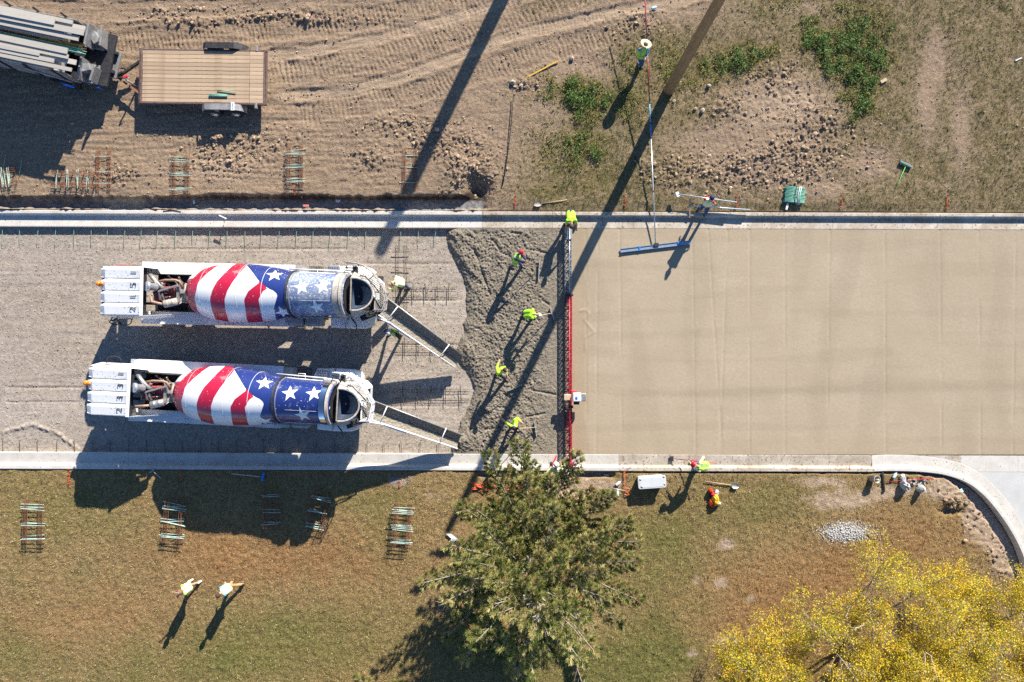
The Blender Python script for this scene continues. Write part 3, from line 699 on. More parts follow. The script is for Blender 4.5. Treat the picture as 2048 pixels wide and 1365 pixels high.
def mixer_truck(label, loc, rz, number, drumrot, dusty, chute_px, stars_px):
    t = thing('mixer_truck', label, 'concrete mixer truck', loc, rz, 'concrete mixer trucks')
    inv = (Matrix.Translation(Vector(loc)) @ Matrix.Rotation(rz, 4, 'Z')).inverted()
    def L(px, py, h): return inv @ W(px, py, h)
    P = dict(parent=t, world=False)
    # chassis
    m = MB()
    for s in (-1, 1): m.box((0.6, s * 0.42, 0.95), (10.6, 0.10, 0.26))
    for x in (-4.3, -2.4, -0.5, 1.5, 3.4, 5.6): m.box((x, 0, 0.93), (0.12, 0.78, 0.18))
    m.box((5.95, 0, 0.7), (0.18, 1.9, 0.3)); m.box((-4.6, 0, 0.85), (0.16, 2.2, 0.3)); m.build('chassis', M_dark, **P)
    # wheels
    wm = MB(); wm.lathe([(0.30, -0.13), (0.46, -0.15), (0.52, -0.10), (0.525, 0.10), (0.46, 0.15), (0.30, 0.13)], (0, 0, 0), (0, 1, 0), 28)
    tyre = None
    for x in (-2.95, -1.65, 5.0):
        for s in (-1, 1):
            for k, off in enumerate(((1.08,) if x > 0 else (1.08, 0.76))):
                if tyre is None:
                    w = wm.build('wheel', M_black, **P); tyre = w
                    rm = MB(); rm.lathe([(0.0, -0.10), (0.12, -0.14), (0.22, -0.06), (0.30, -0.12), (0.30, 0.12), (0.22, 0.06), (0.0, 0.05)], (0, 0, 0), (0, 1, 0), 20); rimo = rm.build('rim', M_white2, w, world=False)
                    w.location = (x, s * off, 0.525 - 0.19)
                else:
                    w = tyre.copy(); COL.objects.link(w); w.location = (x, s * off, 0.525 - 0.19); r2 = rimo.copy(); COL.objects.link(r2); r2.parent = w
    # side decks over the rear wheels
    for s in (-1, 1):
        m = MB(); x0, x1 = -3.76, 2.55
        m.box(((x0 + x1) / 2, s * 1.02, 1.46), (x1 - x0, 0.50, 0.05)); m.box(((x0 + x1) / 2, s * 1.265, 1.40), (x1 - x0, 0.03, 0.18)); m.box(((x0 + x1) / 2, s * 0.775, 1.42), (x1 - x0, 0.03, 0.14))
        m.box((x0 + 0.02, s * 1.02, 1.37), (0.04, 0.50, 0.20))
        m.build('side_deck', M_white if s < 0 else M_white2, bevel=0.012, **P)
    # rear engine cover with four lengthwise ridges
    m = MB(); x0, x1 = -4.92, -3.13; yw = 0.965; w4 = 2 * yw / 4
    for k in range(4):
        ya = yw - (k + 1) * w4; yb = ya + w4 - 0.016
        prof = [(ya, 2.535), (ya + 0.03, 2.548), (ya + 0.20, 2.575), (yb - 0.12, 2.60), (yb - 0.03, 2.58), (yb, 2.555)]
        vs = []; 
        for xx, dz, sh in ((x0 + 0.02, -0.16, 0.05), (x0 + 0.26, -0.015, 0.0), (x1 - 0.22, 0.0, 0.0), (x1, 0.02, 0.0)):
            for i, (y, z) in enumerate(prof): vs.append((xx, y + (sh if i < 2 else (-sh if i > 3 else 0)), z + dz if i not in (0, 5) else z + dz * 0.8))
        n = len(prof); fs = [(i * n + j, (i + 1) * n + j, (i + 1) * n + j + 1, i * n + j + 1) for i in range(3) for j in range(n - 1)]
        m.add(vs, fs, 0, False)
        m.add([vs[j] for j in range(n)] + [(x0 + 0.06, ya, 2.2), (x0 + 0.06, yb, 2.2)], [(0, 1, 2, 3, 4, 5, 7, 6)])
    m.build('ridged_cover', M_white if not dusty else M_white, **P)
    m = MB(); m.box((x0 + 0.92, 0, 2.345), (1.78, 1.90, 0.02)); m.build('cover_underside', M_dark, **P)
    m = MB(); m.box((x1 - 0.06, 0, 2.585), (0.13, 1.97, 0.045)); m.build('cover_rim', M_white2, bevel=0.01, **P)
    for s in (-1, 1):
        m = MB()
        m.add([(x0 + 0.02, s * 0.99, 2.30), (x1, s * 0.99, 2.52), (x1 + 0.98, s * 0.90, 2.2), (x1 + 0.98, s * 0.95, 2.0), (x1, s * 1.08, 1.5), (x0 - 0.02, s * 1.08, 1.5)], [(0, 1, 2, 3, 4, 5) if s < 0 else (5, 4, 3, 2, 1, 0)])
        m.add([(x0 + 0.02, s * 0.955, 2.31), (x1, s * 0.955, 2.53), (x1 + 0.98, s * 0.87, 2.21), (x0 + 0.02, s * 0.99, 2.29), (x1, s * 0.99, 2.51), (x1 + 0.98, s * 0.90, 2.19)], [(0, 1, 4, 3), (1, 2, 5, 4)])
        m.build('cover_side', M_white2, **P)
    for s in (-1, 1):
        m = MB(); m.box((x0 + 0.85, s * 1.035, 2.1), (0.75, 0.02, 0.05)); m.build('side_vent', M_redpaint, **P)
    m = MB(); m.box((x0 + 0.06, 0, 1.55), (0.10, 2.0, 1.3)); m.box((x0 + 0.08, -0.55, 1.6), (0.12, 0.5, 0.5)); m.build('rear_grille', M_dark, bevel=0.02, **P)
    for y in (-0.78, 0.78, 0.62, -0.62):
        m = MB(); m.box((x0 - 0.02, y, 2.22), (0.08, 0.12, 0.12)); m.build('tail_lamp', M_redlens, **P)
    m = MB(); m.lathe([(0.0, 0.16), (0.06, 0.15), (0.10, 0.10), (0.115, 0.0)], (x0 - 0.04, 0.27, 2.36), (-0.5, 0, 1), 16); m.ball((x0 + 0.10, 0.27, 2.47), (0.12, 0.09, 0.09)); m.build('beacon', M_orange, **P)
    m = MB(); loop = []
    side = 1 if not dusty else -1
    for k in range(11): a = math.pi * k / 10; loop.append((x0 + 0.62 - 0.30 * math.cos(a), side * (1.08 + 0.28 * math.sin(a) ** 0.5), 1.75))
    m.tube(loop, 0.022, 6); m.build('grab_loop', M_black, **P)
    if dusty:
        m = MB(); m.tube([(x0 + 0.1, -1.05, 1.7), (x0 + 0.0, -1.25, 1.75), (x0 + 0.2, -1.36, 1.75), (x0 + 0.45, -1.3, 1.7), (x0 + 0.25, -1.1, 1.7), (x0 + 0.05, -1.2, 1.68)], 0.03, 6); m.build('hose_coil', M_black, **P)
    # fleet number, one digit per ridge, reading upwards
    for k, ch in enumerate(number):
        y = -yw + w4 * (k + 0.5) + 0.0
        text_mesh(ch, 0.33, M_letter, 'number', t, (x1 - 0.36 - 0.015 * (3 - k) * 0, y + 0.02, 2.612), math.pi / 2, 0.003)
    # engine bay
    m = MB(); m.box((-2.55, 0, 1.28), (1.25, 1.52, 0.10)); m.box((-2.0, 0.74, 1.65), (2.1, 0.03, 0.5)); m.box((-2.0, -0.74, 1.55), (2.1, 0.03, 0.35)); m.build('engine_bay', M_dark, **P)
    m = MB(); rr = random.Random(5)
    m.box((-2.45, 0.02, 1.62), (1.1, 0.46, 0.56)); m.box((-2.45, 0.12, 1.95), (0.95, 0.24, 0.14)); m.box((-2.75, -0.20, 1.86), (0.34, 0.24, 0.26))
    for k in range(6): m.box((-2.85 + k * 0.16, 0.13, 2.04), (0.10, 0.18, 0.06)); 
    for k in range(16): m.box((-2.95 + rr.random() * 1.05, -0.35 + rr.random() * 0.7, 1.85 + rr.random() * 0.2), (0.06 + rr.random() * 0.16, 0.05 + rr.random() * 0.10, 0.08), rr.random() * 3)
    m.build('engine', M_engine, bevel=0.01, **P)
    m = MB()
    for k in range(26):
        x, y = -3.0 + rr.random() * 1.1, -0.5 + rr.random() * 1.0
        m.tube([(x, y, 1.75 + rr.random() * 0.25), (x + rr.uniform(-.2, .3), y + rr.uniform(-.2, .2), 2.0 + rr.random() * 0.15), (x + rr.uniform(-.2, .4), y + rr.uniform(-.2, .2), 1.7)], 0.018 + rr.random() * 0.02, 6)
    m.box((-1.98, -0.05, 1.85), (0.10, 0.7, 0.5)); m.box((-2.9, -0.20, 2.0), (0.04, 0.28, 0.32)); m.box((-2.58, -0.20, 2.0), (0.04, 0.28, 0.32)); m.build('engine_fittings', M_steel, **P)
    m = MB(); c0 = Vector((-2.98, 0.20, 2.62)); ax = Vector((-0.62, 0.05, 0.78)).normalized()
    m.lathe([(0.0, 0.0), (0.185, 0.0), (0.195, -0.02), (0.195, -0.10), (0.15, -0.12), (0.15, -0.40), (0.10, -0.45), (0.0, -0.46)], c0, ax, 28); m.build('air_cleaner', M_alu, **P)
    m = MB(); m.tube([(-3.05, 0.72, 2.25), (-2.85, 0.52, 2.35), (-2.62, 0.25, 2.30), (-2.45, 0.1, 2.1)], [0.085, 0.085, 0.08, 0.08], 12); m.build('intake_pipe', M_steel, **P)
    m = MB(); m.tube([(-2.75, 0.40, 2.20), (-2.4, 0.47, 2.28), (-1.98, 0.48, 2.30), (-1.84, 0.44, 2.28), (-1.78, 0.32, 2.22), (-1.78, 0.15, 2.1)], 0.055, 12); m.build('exhaust_pipe', M_rustpipe, **P)
    m = MB(); m.beam((-2.62, 0.02, 2.35), (-1.86, 0.28, 2.35), 0.07, 0.05); m.beam((-2.62, 0.02, 2.35), (-2.62, -0.3, 2.2), 0.07, 0.05); m.build('bracket', M_steel, bevel=0.008, **P)
    m = MB(); a = Vector((-2.42, -0.50, 2.35)); b = Vector((-1.92, -0.36, 2.2)); d = (b - a).normalized()
    m.lathe([(0.0, 0.0), (0.11, 0.0), (0.15, 0.03), (0.15, 0.14), (0.16, 0.15), (0.15, 0.17), (0.15, 0.34), (0.16, 0.35), (0.15, 0.37), (0.15, 0.52), (0.0, 0.54)], a, d, 24); m.build('muffler', M_crust if dusty else M_steel, **P)
    m = MB(); m.tube([a + Vector((0.05, 0, 0)), (-2.62, -0.53, 2.42), (-2.95, -0.56, 2.48)] if not dusty else [a, (-2.62, -0.46, 2.40), (-2.86, -0.42, 2.40), (-2.90, -0.2, 2.40)], 0.055, 10); m.build('tail_pipe', M_rustpipe, **P)
    # drum
    A0 = Vector((-1.52, 0.04, 1.82)); A1 = Vector((5.16, -0.01, 2.78)); ax = (A1 - A0).normalized(); LEN = (A1 - A0).length
    sidev = Vector((0, 1, 0)); upv = ax.cross(sidev) * -1; upv.normalize(); sidev = upv.cross(ax) * -1
    sidev = Vector((0, 1, 0)); upv = sidev.cross(ax) * -1 if sidev.cross(ax).z < 0 else sidev.cross(ax); upv.normalize()
    RAD = [(0.0, 0.0), (0.02, 0.42), (0.10, 0.66), (0.30, 0.84), (0.9, 1.06), (1.5, 1.165), (2.0, 1.19), (2.6, 1.175), (3.2, 1.12), (3.9, 1.01), (4.55, 0.885), (5.2, 0.85), (6.5, 0.80), (6.6, 0.80), (LEN, 0.74)]
    def rad(u):
        # smoothed profile
        return (interp(RAD, u - 0.12) + interp(RAD, u) * 2 + interp(RAD, u + 0.12)) / 4 if u > 0.4 else interp(RAD, u)
    def dp(u, th):
        r = rad(u); n = sidev * math.sin(th) + upv * math.cos(th)
        sl = (rad(u + 0.05) - rad(u - 0.05)) / 0.1
        return A0 + ax * u + n * r, (n - ax * sl).normalized(), r
    KU = 1.0
    def px2u(px): return (px - 362) / 331.0 * LEN
    dr = drumrot
    REF = Matrix.Translation(Vector((-11.54, 1.92, 0.0))) @ Matrix.Rotation(R(-1.2), 4, 'Z')
    def proj(p, M):
        w = M @ p; k = FP / (CAMH - w.z); return 1024 + w.x * k, 682.5 - w.y * k
    VT = lambda tab: (lambda v: interp(tab, v))
    b1l = VT([(-1, 394), (-0.75, 382), (-0.28, 372), (0.3, 377), (0.6, 388), (0.88, 404), (1, 412)]); b1w = VT([(-1, 10), (-0.28, 17), (0.3, 19), (0.88, 29), (1, 32)])
    b2l = VT([(-1, 432), (-0.6, 423), (-0.28, 420), (0, 424), (0.3, 433), (0.6, 449), (0.88, 465), (1, 474)]); b2w = VT([(-1, 26), (-0.28, 29), (0.3, 32), (0.88, 27), (1, 24)])
    b3l = VT([(-1, 496), (-0.87, 493), (-0.28, 488), (0.0, 496), (0.3, 516), (0.6, 536), (1, 560)]); b3w = VT([(-1, 31), (-0.28, 29), (0.3, 29), (1, 30)])
    bbl = VT([(-1, 552), (-0.6, 548), (-0.1, 555), (0.05, 548), (0.15, 535), (0.4, 517), (0.7, 504), (0.95, 492), (1, 490)])
    def fold(th):
        th = (th + math.pi) % (2 * math.pi) - math.pi
        return th if abs(th) <= math.pi / 2 else math.copysign(math.pi - abs(th), th)
    NT = 96; ths = [2 * math.pi * k / NT - math.pi for k in range(NT)]
    cols = []
    URING = min((abs(proj(dp(LEN * q / 200, 0.0)[0], REF)[0] - 572), LEN * q / 200) for q in range(201))[1]
    for th in ths:
        f = fold(th + dr); v = math.sin(f)
        tab = []; last = -1
        for q in range(121):
            u = LEN * q / 120; px_ = proj(dp(u, f)[0], REF)[0]
            if px_ > last: tab.append((px_, u)); last = px_
        g_ = lambda p: interp(tab, p)
        want = [b1l(v), b1l(v) + b1w(v), b2l(v), b2l(v) + b2w(v), b3l(v), b3l(v) + b3w(v)]; B = bbl(v)
        bs = [0.0] + [max(0.0, g_(min(w_, B))) for w_ in want] + [g_(B), URING, LEN]
        for q in range(1, len(bs)): bs[q] = max(bs[q], bs[q - 1])
        cols.append(bs)
    matof = [1, 0, 1, 0, 1, 0, 1, 2, 3]    # widths between successive boundaries
    # boundaries: 0 | .30 | .72 | 1.45 | 2.06 | 2.74 | 3.35 | B | ring | end
    matof = [1, 0, 1, 0, 1, 0, 1, 2, 3]
    sub = [4, 4, 5, 5, 5, 5, 6, 8, 12]
    vs = []; rowsn = 0; mi_rows = []
    for k, th in enumerate(ths):
        us = []
        for j in range(9):
            a_, b_ = cols[k][j], cols[k][j + 1]
            for q in range(sub[j]): us.append(a_ + (b_ - a_) * q / sub[j])
        us.append(cols[k][-1]); 
        for u in us: vs.append(dp(u, th)[0])
        rowsn = len(us)
    for j in range(9): mi_rows += [matof[j]] * sub[j]
    fs = []; ms = []
    for k in range(NT):
        k2 = (k + 1) % NT
        for j in range(rowsn - 1):
            q = (k * rowsn + j, k * rowsn + j + 1, k2 * rowsn + j + 1, k2 * rowsn + j)
            pa, pb = vs[q[0]], vs[q[1]]; pc, pd = vs[q[3]], vs[q[2]]
            if (pa - pb).length < 1e-4 and (pc - pd).length < 1e-4: continue
            fs.append(q); ms.append(mi_rows[j])
    m = MB(); b = 0; m.v = [tuple(v) for v in vs]; m.f = fs; m.m = ms; m.s = [True] * len(fs)
    dm = m.build('drum', [M_dred, M_dwhite, M_dblue, M_dblue2 if dusty else M_dblue], **P)
    # weld seams, track ring, end band
    def ringpart(name, u, w, h, mt, par=dm):
        mm = MB(); pr = []
        for du, dh in ((-w / 2, 0), (-w / 2, h), (w / 2, h), (w / 2, 0)): pr.append((rad(u + du) + dh, u + du))
        mm.lathe(pr, A0, ax, 72, sm=False); return mm.build(name, mt, par, world=False)
    ringpart('track_ring', URING, 0.07, 0.05, M_dark); ringpart('track_ring', URING + 0.11, 0.03, 0.025, M_steel)
    for u in (0.95, 2.55, 3.55): ringpart('weld_seam', u, 0.012, 0.006, M_dwhite)
    ringpart('end_band', LEN - 0.30, 0.22, 0.06, M_chrome if not dusty else M_crust); ringpart('end_band', LEN - 0.10, 0.10, 0.09, M_crust)
    for u0, u1, th in ((4.95, 6.35, -0.35), (1.9, 3.3, -0.62)):
        m = MB(); m.tube([dp(u0 + (u1 - u0) * k / 8, th)[0] for k in range(9)], 0.006, 4)
        m.build('weld_seam', M_dwhite, dm, world=False)
    TM = Matrix.Translation(Vector(loc)) @ Matrix.Rotation(rz, 4, 'Z')
    spots_ = []
    for (sx, sy) in stars_px:
        best = None
        for q in range(60):
            for w_ in range(-38, 39):
                u = 3.2 + (LEN - 3.6) * q / 60; th = w_ * 0.04; a_, b_ = proj(dp(u, th)[0], TM); e = (a_ - sx) ** 2 + (b_ - sy) ** 2
                if best is None or e < best[0]: best = (e, u, th)
        spots_.append(best[1:])
    for (u, v) in spots_ + [(4.6, 2.2), (5.7, 2.0), (5.1, 2.9), (4.4, -2.3), (5.5, -2.4)]:
        def fn(uu, tt, u=u, v=v): return dp(uu, v + tt / max(rad(u), 0.3))
        o_, f_ = star_on(fn, u, 0.0, 0.34, rot=0.25)
        mm = MB(); mm.add(o_, f_, 0, True); mm.build('star', M_dwhite, dm, world=False)
    m = MB(); m.box((-1.85, 0, 1.45), (0.25, 0.8, 1.0)); m.lathe([(0.0, 0), (0.36, 0), (0.36, 0.16), (0.0, 0.16)], A0 - ax * 0.16, ax, 24); m.build('drum_drive', M_crust, bevel=0.02, **P)
    m = MB(); m.box((3.3, 0, 1.2), (0.3, 1.3, 0.5)); m.box((3.3, 0.62, 1.5), (0.25, 0.2, 0.4)); m.box((3.3, -0.62, 1.5), (0.25, 0.2, 0.4)); m.build('drum_pedestal', M_white, bevel=0.02, **P)
    # tanks / mudguards on the south side, steps and guard on the north side
    m = MB(); m.box((2.55, -0.98, 1.25), (0.80, 0.55, 0.55)); m.build('fuel_tank', M_tank, bevel=0.14, **P)
    m = MB(); m.box((3.36, -0.98, 1.25), (0.76, 0.52, 0.50)); m.build('fuel_tank', M_tank, bevel=0.10, **P)
    m = MB(); m.box((3.82, -0.86, 1.2), (0.14, 0.2, 0.2)); m.build('tank_cap', M_rust, bevel=0.02, **P)
    m = MB(); prof = []
    for k in range(9): aa = math.pi * (0.08 + 0.84 * k / 8); prof.append((2.5 + 0.62 * -math.cos(aa), 0.75 + 0.72 * math.sin(aa)))
    vs = [(x, y, z) for x, z in prof for y in (0.74, 1.24)]; m.add(vs, [(2 * i, 2 * i + 1, 2 * i + 3, 2 * i + 2) for i in range(8)], 0, True); m.build('mudguard', M_tank, **P)
    m = MB()
    for k in range(7): m.box((3.30, 0.74 + k * 0.085, 1.10), (0.55, 0.025, 0.02))
    for k in range(9): m.box((3.04 + k * 0.07, 1.0, 1.085), (0.02, 0.52, 0.02))
    m.build('step_grating', M_dark, **P)
    m = MB(); m.add([(3.72, 0.70, 1.55), (4.42, 0.70, 1.56), (4.42, 1.28, 1.56), (3.98, 1.28, 1.55), (3.72, 0.70, 1.3), (4.42, 0.70, 1.3), (4.42, 1.28, 1.3), (3.98, 1.28, 1.3)], [(0, 1, 2, 3), (4, 7, 6, 5), (0, 4, 5, 1), (1, 5, 6, 2), (2, 6, 7, 3), (3, 7, 4, 0)]); m.build('battery_box', M_alu, bevel=0.02, **P)
    m = MB()
    for i in range(7):
        for j in range(5):
            if i < 5 or j < 9: m.box((3.98 + i * 0.07, 0.78 + j * 0.10, 1.566), (0.028, 0.05, 0.008))
    m.build('tread_pattern', M_dark, **P)['kind'] = 'stuff'
    m = MB(); m.tube([(3.35, 0.78, 1.4), (3.35, 0.78, 1.95), (3.35, 1.05, 2.0), (3.62, 1.05, 2.0), (3.62, 0.78, 1.95), (3.62, 0.78, 1.4)], 0.022, 6); m.build('handrail', M_white2, **P)
    # front mudguards
    for s in (-1, 1):
        m = MB(); prof = [(4.05, 1.36), (4.72, 1.42), (5.15, 1.40), (5.45, 1.30), (5.68, 1.10), (5.78, 0.85)]
        ws = [(0.62, 1.27), (0.62, 1.30), (0.62, 1.30), (0.64, 1.29), (0.66, 1.22), (0.68, 1.12)]
        vs = []
        for (x, z), (a_, b_) in zip(prof, ws): vs += [(x, s * a_, z), (x, s * (b_ - 0.05), z + 0.01), (x, s * b_, z - 0.06), (x, s * b_, z - 0.16)]
        fs = [(4 * i + j, 4 * i + j + 1, 4 * i + 5 + j, 4 * i + 4 + j) for i in range(5) for j in range(3)]
        if s > 0: pass
        m.add(vs, fs, 0, True); m.build('mudguard', M_white if dusty else M_white2, **P)
        m = MB(); m.tube([(4.78, s * 0.6, 1.45), (4.74, s * 1.0, 1.47), (4.68, s * 1.30, 1.42)], 0.025, 6); m.build('mudguard_strap', M_steel, **P)
    # cab under the hopper
    m = MB(); m.prism([(4.45, -0.62), (5.95, -0.62), (6.18, -0.45), (6.18, 0.62), (5.95, 0.85), (4.45, 0.85)], 0.9, 2.35); m.prism([(4.55, -0.58), (5.9, -0.58), (6.1, -0.42), (6.1, 0.6), (5.9, 0.80), (4.55, 0.80)], 2.35, 2.48); cab = m.build('cab', M_white2, bevel=0.05, **P)
    m = MB(); m.box((6.185, 0.08, 1.85), (0.02, 0.95, 0.75)); m.build('windscreen', M_glass, cab, world=False)
    for s in (-1, 1):
        m = MB(); m.box((5.2, 0.856 if s > 0 else -0.626, 1.85), (1.2, 0.02, 0.7)); m.build('side_window', M_glass, cab, world=False)
        m = MB(); m.box((5.2, 0.856 if s > 0 else -0.626, 1.18), (1.3, 0.02, 0.5)); m.build('cab_door', M_white2, cab, world=False)
    # charging hopper
    m = MB(); cx, cy = 5.36, 0.0; hw = 0.60
    def ushape(hw, ln, x0, n=14): 
        return [(x0, hw)] + [(x0 + ln * math.sin(math.pi * k / n) ** 0.9, hw * math.cos(math.pi * k / n)) for k in range(1, n)] + [(x0, -hw)]
    levels = [(3.92, ushape(hw + 0.05, 0.84, cx)), (3.93, ushape(hw, 0.78, cx)), (3.6, ushape(hw - 0.05, 0.70, cx)), (3.2, ushape(hw - 0.18, 0.45, cx - 0.02)), (2.95, ushape(hw - 0.3, 0.25, cx - 0.05))]
    vs = []; 
    for z, pp in levels: vs += [(x, y, z + 0.16 * (x < cx + 0.3) * 0) for x, y in pp]
    n = 15; m.add(vs, [(i * n + k, i * n + k + 1, (i + 1) * n + k + 1, (i + 1) * n + k) for i in range(4) for k in range(n - 1)], 0, True)
    m.add([(x, y, 3.92) for x, y in levels[0][1]] + [(x, y, 3.45) for x, y in ushape(hw + 0.0, 0.74, cx)], [(k + 1, k, n + k, n + k + 1) for k in range(n - 1)], 0, True)
    m.build('hopper', [M_crust], **P)
    m = MB(); vs = []; lv = [(3.90, ushape(hw - 0.035, 0.745, cx + 0.012)), (3.55, ushape(hw - 0.09, 0.66, cx + 0.012)), (3.15, ushape(hw - 0.22, 0.42, cx + 0.012)), (2.95, ushape(0.06, 0.05, cx + 0.1))]
    for z, pp in lv: vs += [(x, y, z) for x, y in pp]
    m.add(vs, [(i * n + k, i * n + k + 1, (i + 1) * n + k + 1, (i + 1) * n + k) for i in range(3) for k in range(n - 1)] + [(i * n + n - 1, i * n, (i + 1) * n, (i + 1) * n + n - 1) for i in range(3)], 0, True)
    m.build('hopper_inside', M_hopper_shade, **P)  # inner funnel, coloured as the shade down in the hopper
    m = MB(); m.add([(5.30, 0.86, 3.35), (5.30, 0.62, 3.95), (5.30, -0.62, 3.95), (5.30, -0.86, 3.35), (5.30, -0.5, 3.0), (5.30, 0.5, 3.0), (5.34, 0.86, 3.35), (5.34, 0.62, 3.97), (5.34, -0.62, 3.97), (5.34, -0.86, 3.35), (5.34, -0.5, 3.0), (5.34, 0.5, 3.0)],
          [(0, 1, 2, 3, 4, 5), (11, 10, 9, 8, 7, 6), (0, 6, 7, 1), (1, 7, 8, 2), (2, 8, 9, 3)]); 
    m.add([(5.33, 0.62, 3.94), (5.33, 0.92, 3.3), (5.75, 0.70, 3.4), (5.60, 0.60, 3.9)], [(0, 1, 2, 3)]); m.add([(5.33, -0.62, 3.94), (5.33, -0.95, 3.2), (5.80, -0.72, 3.3), (5.60, -0.60, 3.9)], [(3, 2, 1, 0)])
    m.build('hopper_back_plate', M_crust, **P)
    m = MB(); m.lathe([(0.02, 0.05), (0.55, 0.02), (0.72, 0.0)], A1 + ax * 0.02, -ax, 24); m.build('drum_mouth', M_black, **P)
    m = MB(); m.prism([(5.2, -0.55), (6.1, -0.6), (6.3, -0.5), (6.3, -0.2), (5.9, 0.0), (5.2, 0.3)], 2.5, 2.72); m.box((5.9, -0.75, 2.75), (0.8, 0.25, 0.25), 0.4); m.box((6.0, -0.72, 2.95), (0.55, 0.10, 0.12), 0.35); m.build('discharge_frame', M_dark, bevel=0.03, **P)
    # service platform (expanded metal) and railing
    out = [(5.22, 1.20), (5.72, 1.17), (6.10, 0.86), (6.62, 0.10), (6.56, -0.56), (6.12, -0.60), (6.12, 0.15), (5.85, 0.62), (5.22, 0.78)]
    m = MB(); import itertools
    def insidep(x, y):
        c = False; n_ = len(out)
        for i in range(n_):
            x0_, y0_ = out[i]; x1_, y1_ = out[(i + 1) % n_]
            if (y0_ > y) != (y1_ > y) and x < (x1_ - x0_) * (y - y0_) / (y1_ - y0_) + x0_: c = not c
        return c
    stp = 0.075
    for sgn in (-1, 1):
        for k in range(-45, 45):
            seg = None; t0 = None
            for q in range(120):
                x = 5.1 + q * 0.014; y = sgn * (x - 5.9) * 0.6 + k * stp
                ins = insidep(x, y)
                if ins and t0 is None: t0 = (x, y)
                if (not ins) and t0 is not None:
                    m.beam((t0[0], t0[1], 2.98), (x, y, 2.98), 0.02, 0.02); t0 = None
    g = m.build('platform_mesh', M_crust, **P); g['kind'] = 'stuff'
    m = MB()
    for i in range(len(out)): a_, b_ = out[i], out[(i + 1) % len(out)]; m.beam((*a_, 2.98), (*b_, 2.98), 0.05, 0.05)
    m.beam((5.85, 0.62, 2.97), (6.10, 0.86, 2.97), 0.05, 0.04); m.beam((6.12, 0.15, 2.97), (6.62, 0.10, 2.97), 0.05, 0.04)
    m.build('platform_frame', M_crust if dusty else M_white2, **P)
    rl = [(5.05, 1.24), (5.45, 1.22), (5.78, 1.12), (6.12, 0.86), (6.40, 0.48), (6.64, 0.10), (6.60, -0.22), (6.56, -0.56), (6.2, -0.60)]
    for z in (3.86, 3.45):
        m = MB(); m.tube([(x, y, z) for x, y in rl], 0.022, 6); m.build('railing', M_crust if dusty else M_white2, **P)
    m = MB()
    for x, y in rl[1:]: m.tube([(x, y, 2.98), (x, y, 3.86)], 0.02, 6)
    m.build('railing_posts', M_crust if dusty else M_white2, **P)
    m = MB(); m.box((5.35, 0.98, 3.15), (0.16, 0.30, 0.35)); m.box((5.05, 0.96, 3.0), (0.3, 0.06, 0.06)); m.box((5.05, 1.08, 3.0), (0.3, 0.05, 0.06)); m.tube([(4.95, 1.1, 2.6), (5.0, 1.12, 3.3)], 0.025, 6); m.build('control_box', M_dark, bevel=0.02, **P)
    m = MB(); m.box((4.8, 0.80, 2.9), (0.55, 0.34, 0.28)); m.build('hydraulic_motor', M_alu if dusty else M_tank, bevel=0.08, **P)
    for y0 in (0.90, 1.02):
        m = MB(); m.tube([(2.6, y0, 2.62), (3.6, y0 - 0.03, 2.78), (4.6, y0 - 0.06, 2.95), (5.2, y0 - 0.12, 3.1)], 0.028, 6); m.build('pipe', M_white2, **P)
    m = MB(); m.tube([(2.6, -0.92, 2.35), (3.8, -0.9, 2.5), (5.3, -0.86, 2.75)], 0.03, 6); m.tube([(4.7, -0.85, 2.66), (5.0, -0.84, 2.7)], 0.07, 8); m.build('hydraulic_ram', M_steel, **P)
    # hoses
    m = MB(); m.tube([(5.45, -0.75, 3.0), (5.9, -0.85, 3.2), (6.3, -0.7, 2.9), (6.5, -0.4, 2.6)], 0.025, 6); m.tube([(5.4, 0.8, 3.3), (5.8, 0.72, 3.5), (6.1, 0.4, 3.3), (6.3, 0.1, 2.8)], 0.02, 6); m.tube([(5.2, -0.9, 2.9), (5.35, -1.15, 2.7), (5.3, -1.35, 2.3)], 0.03, 6); m.build('hose', M_black, **P)
    for ch_ in t.children:
        nm = ch_.name.split('.')[0]
        if nm in ('hopper', 'hopper_inside', 'hopper_back_plate', 'platform_mesh', 'platform_frame', 'railing', 'railing_posts', 'control_box', 'hydraulic_motor', 'hydraulic_ram', 'pipe', 'discharge_frame', 'cab', 'hose'):
            for o_ in [ch_] + list(ch_.children):
                for v_ in o_.data.vertices:
                    if v_.co.z > 1.7: v_.co.z = 1.7 + (v_.co.z - 1.7) * 0.76
    # chute in the truck's own frame
    p0 = L(*chute_px[0]); p1 = L(*chute_px[1]); d = (p1 - p0); CL = d.length; d.normalize(); sd = Vector((0, 0, 1)).cross(d).normalized(); un = d.cross(sd)
    m = MB(); ns = 12; vs = []; na = 9; wdt = 0.34
    for i in range(ns + 1):
        f = i / ns; c = p0 + d * (CL * f); ww = wdt * (1.08 - 0.22 * f)
        ring = [(ww + 0.03, 0.17), (ww + 0.025, 0.20), (ww - 0.01, 0.19)] + [(ww * math.cos(a), -0.30 * math.sin(a) + 0.17) for a in [math.pi * k / na for k in range(1, na)]] + [(-ww + 0.01, 0.19), (-ww - 0.025, 0.20), (-ww - 0.03, 0.17)]
        for a_, b_ in ring: vs.append(c + sd * a_ + un * b_)
    nn = na + 5; m.add(vs, [(i * nn + k, i * nn + k + 1, (i + 1) * nn + k + 1, (i + 1) * nn + k) for i in range(ns) for k in range(nn - 1)], 0, True)
    ch = m.build('chute', M_crust, **P)
    # chute edge rails
    for s in (-1, 1):
        m = MB(); m.tube([p0 + sd * s * (wdt * 1.08 + 0.02) + un * 0.21, p1 + sd * s * (wdt * 0.86 + 0.02) + un * 0.21], 0.028, 6); m.build('chute_rail', M_white if s < 0 else M_steel, ch, world=False)
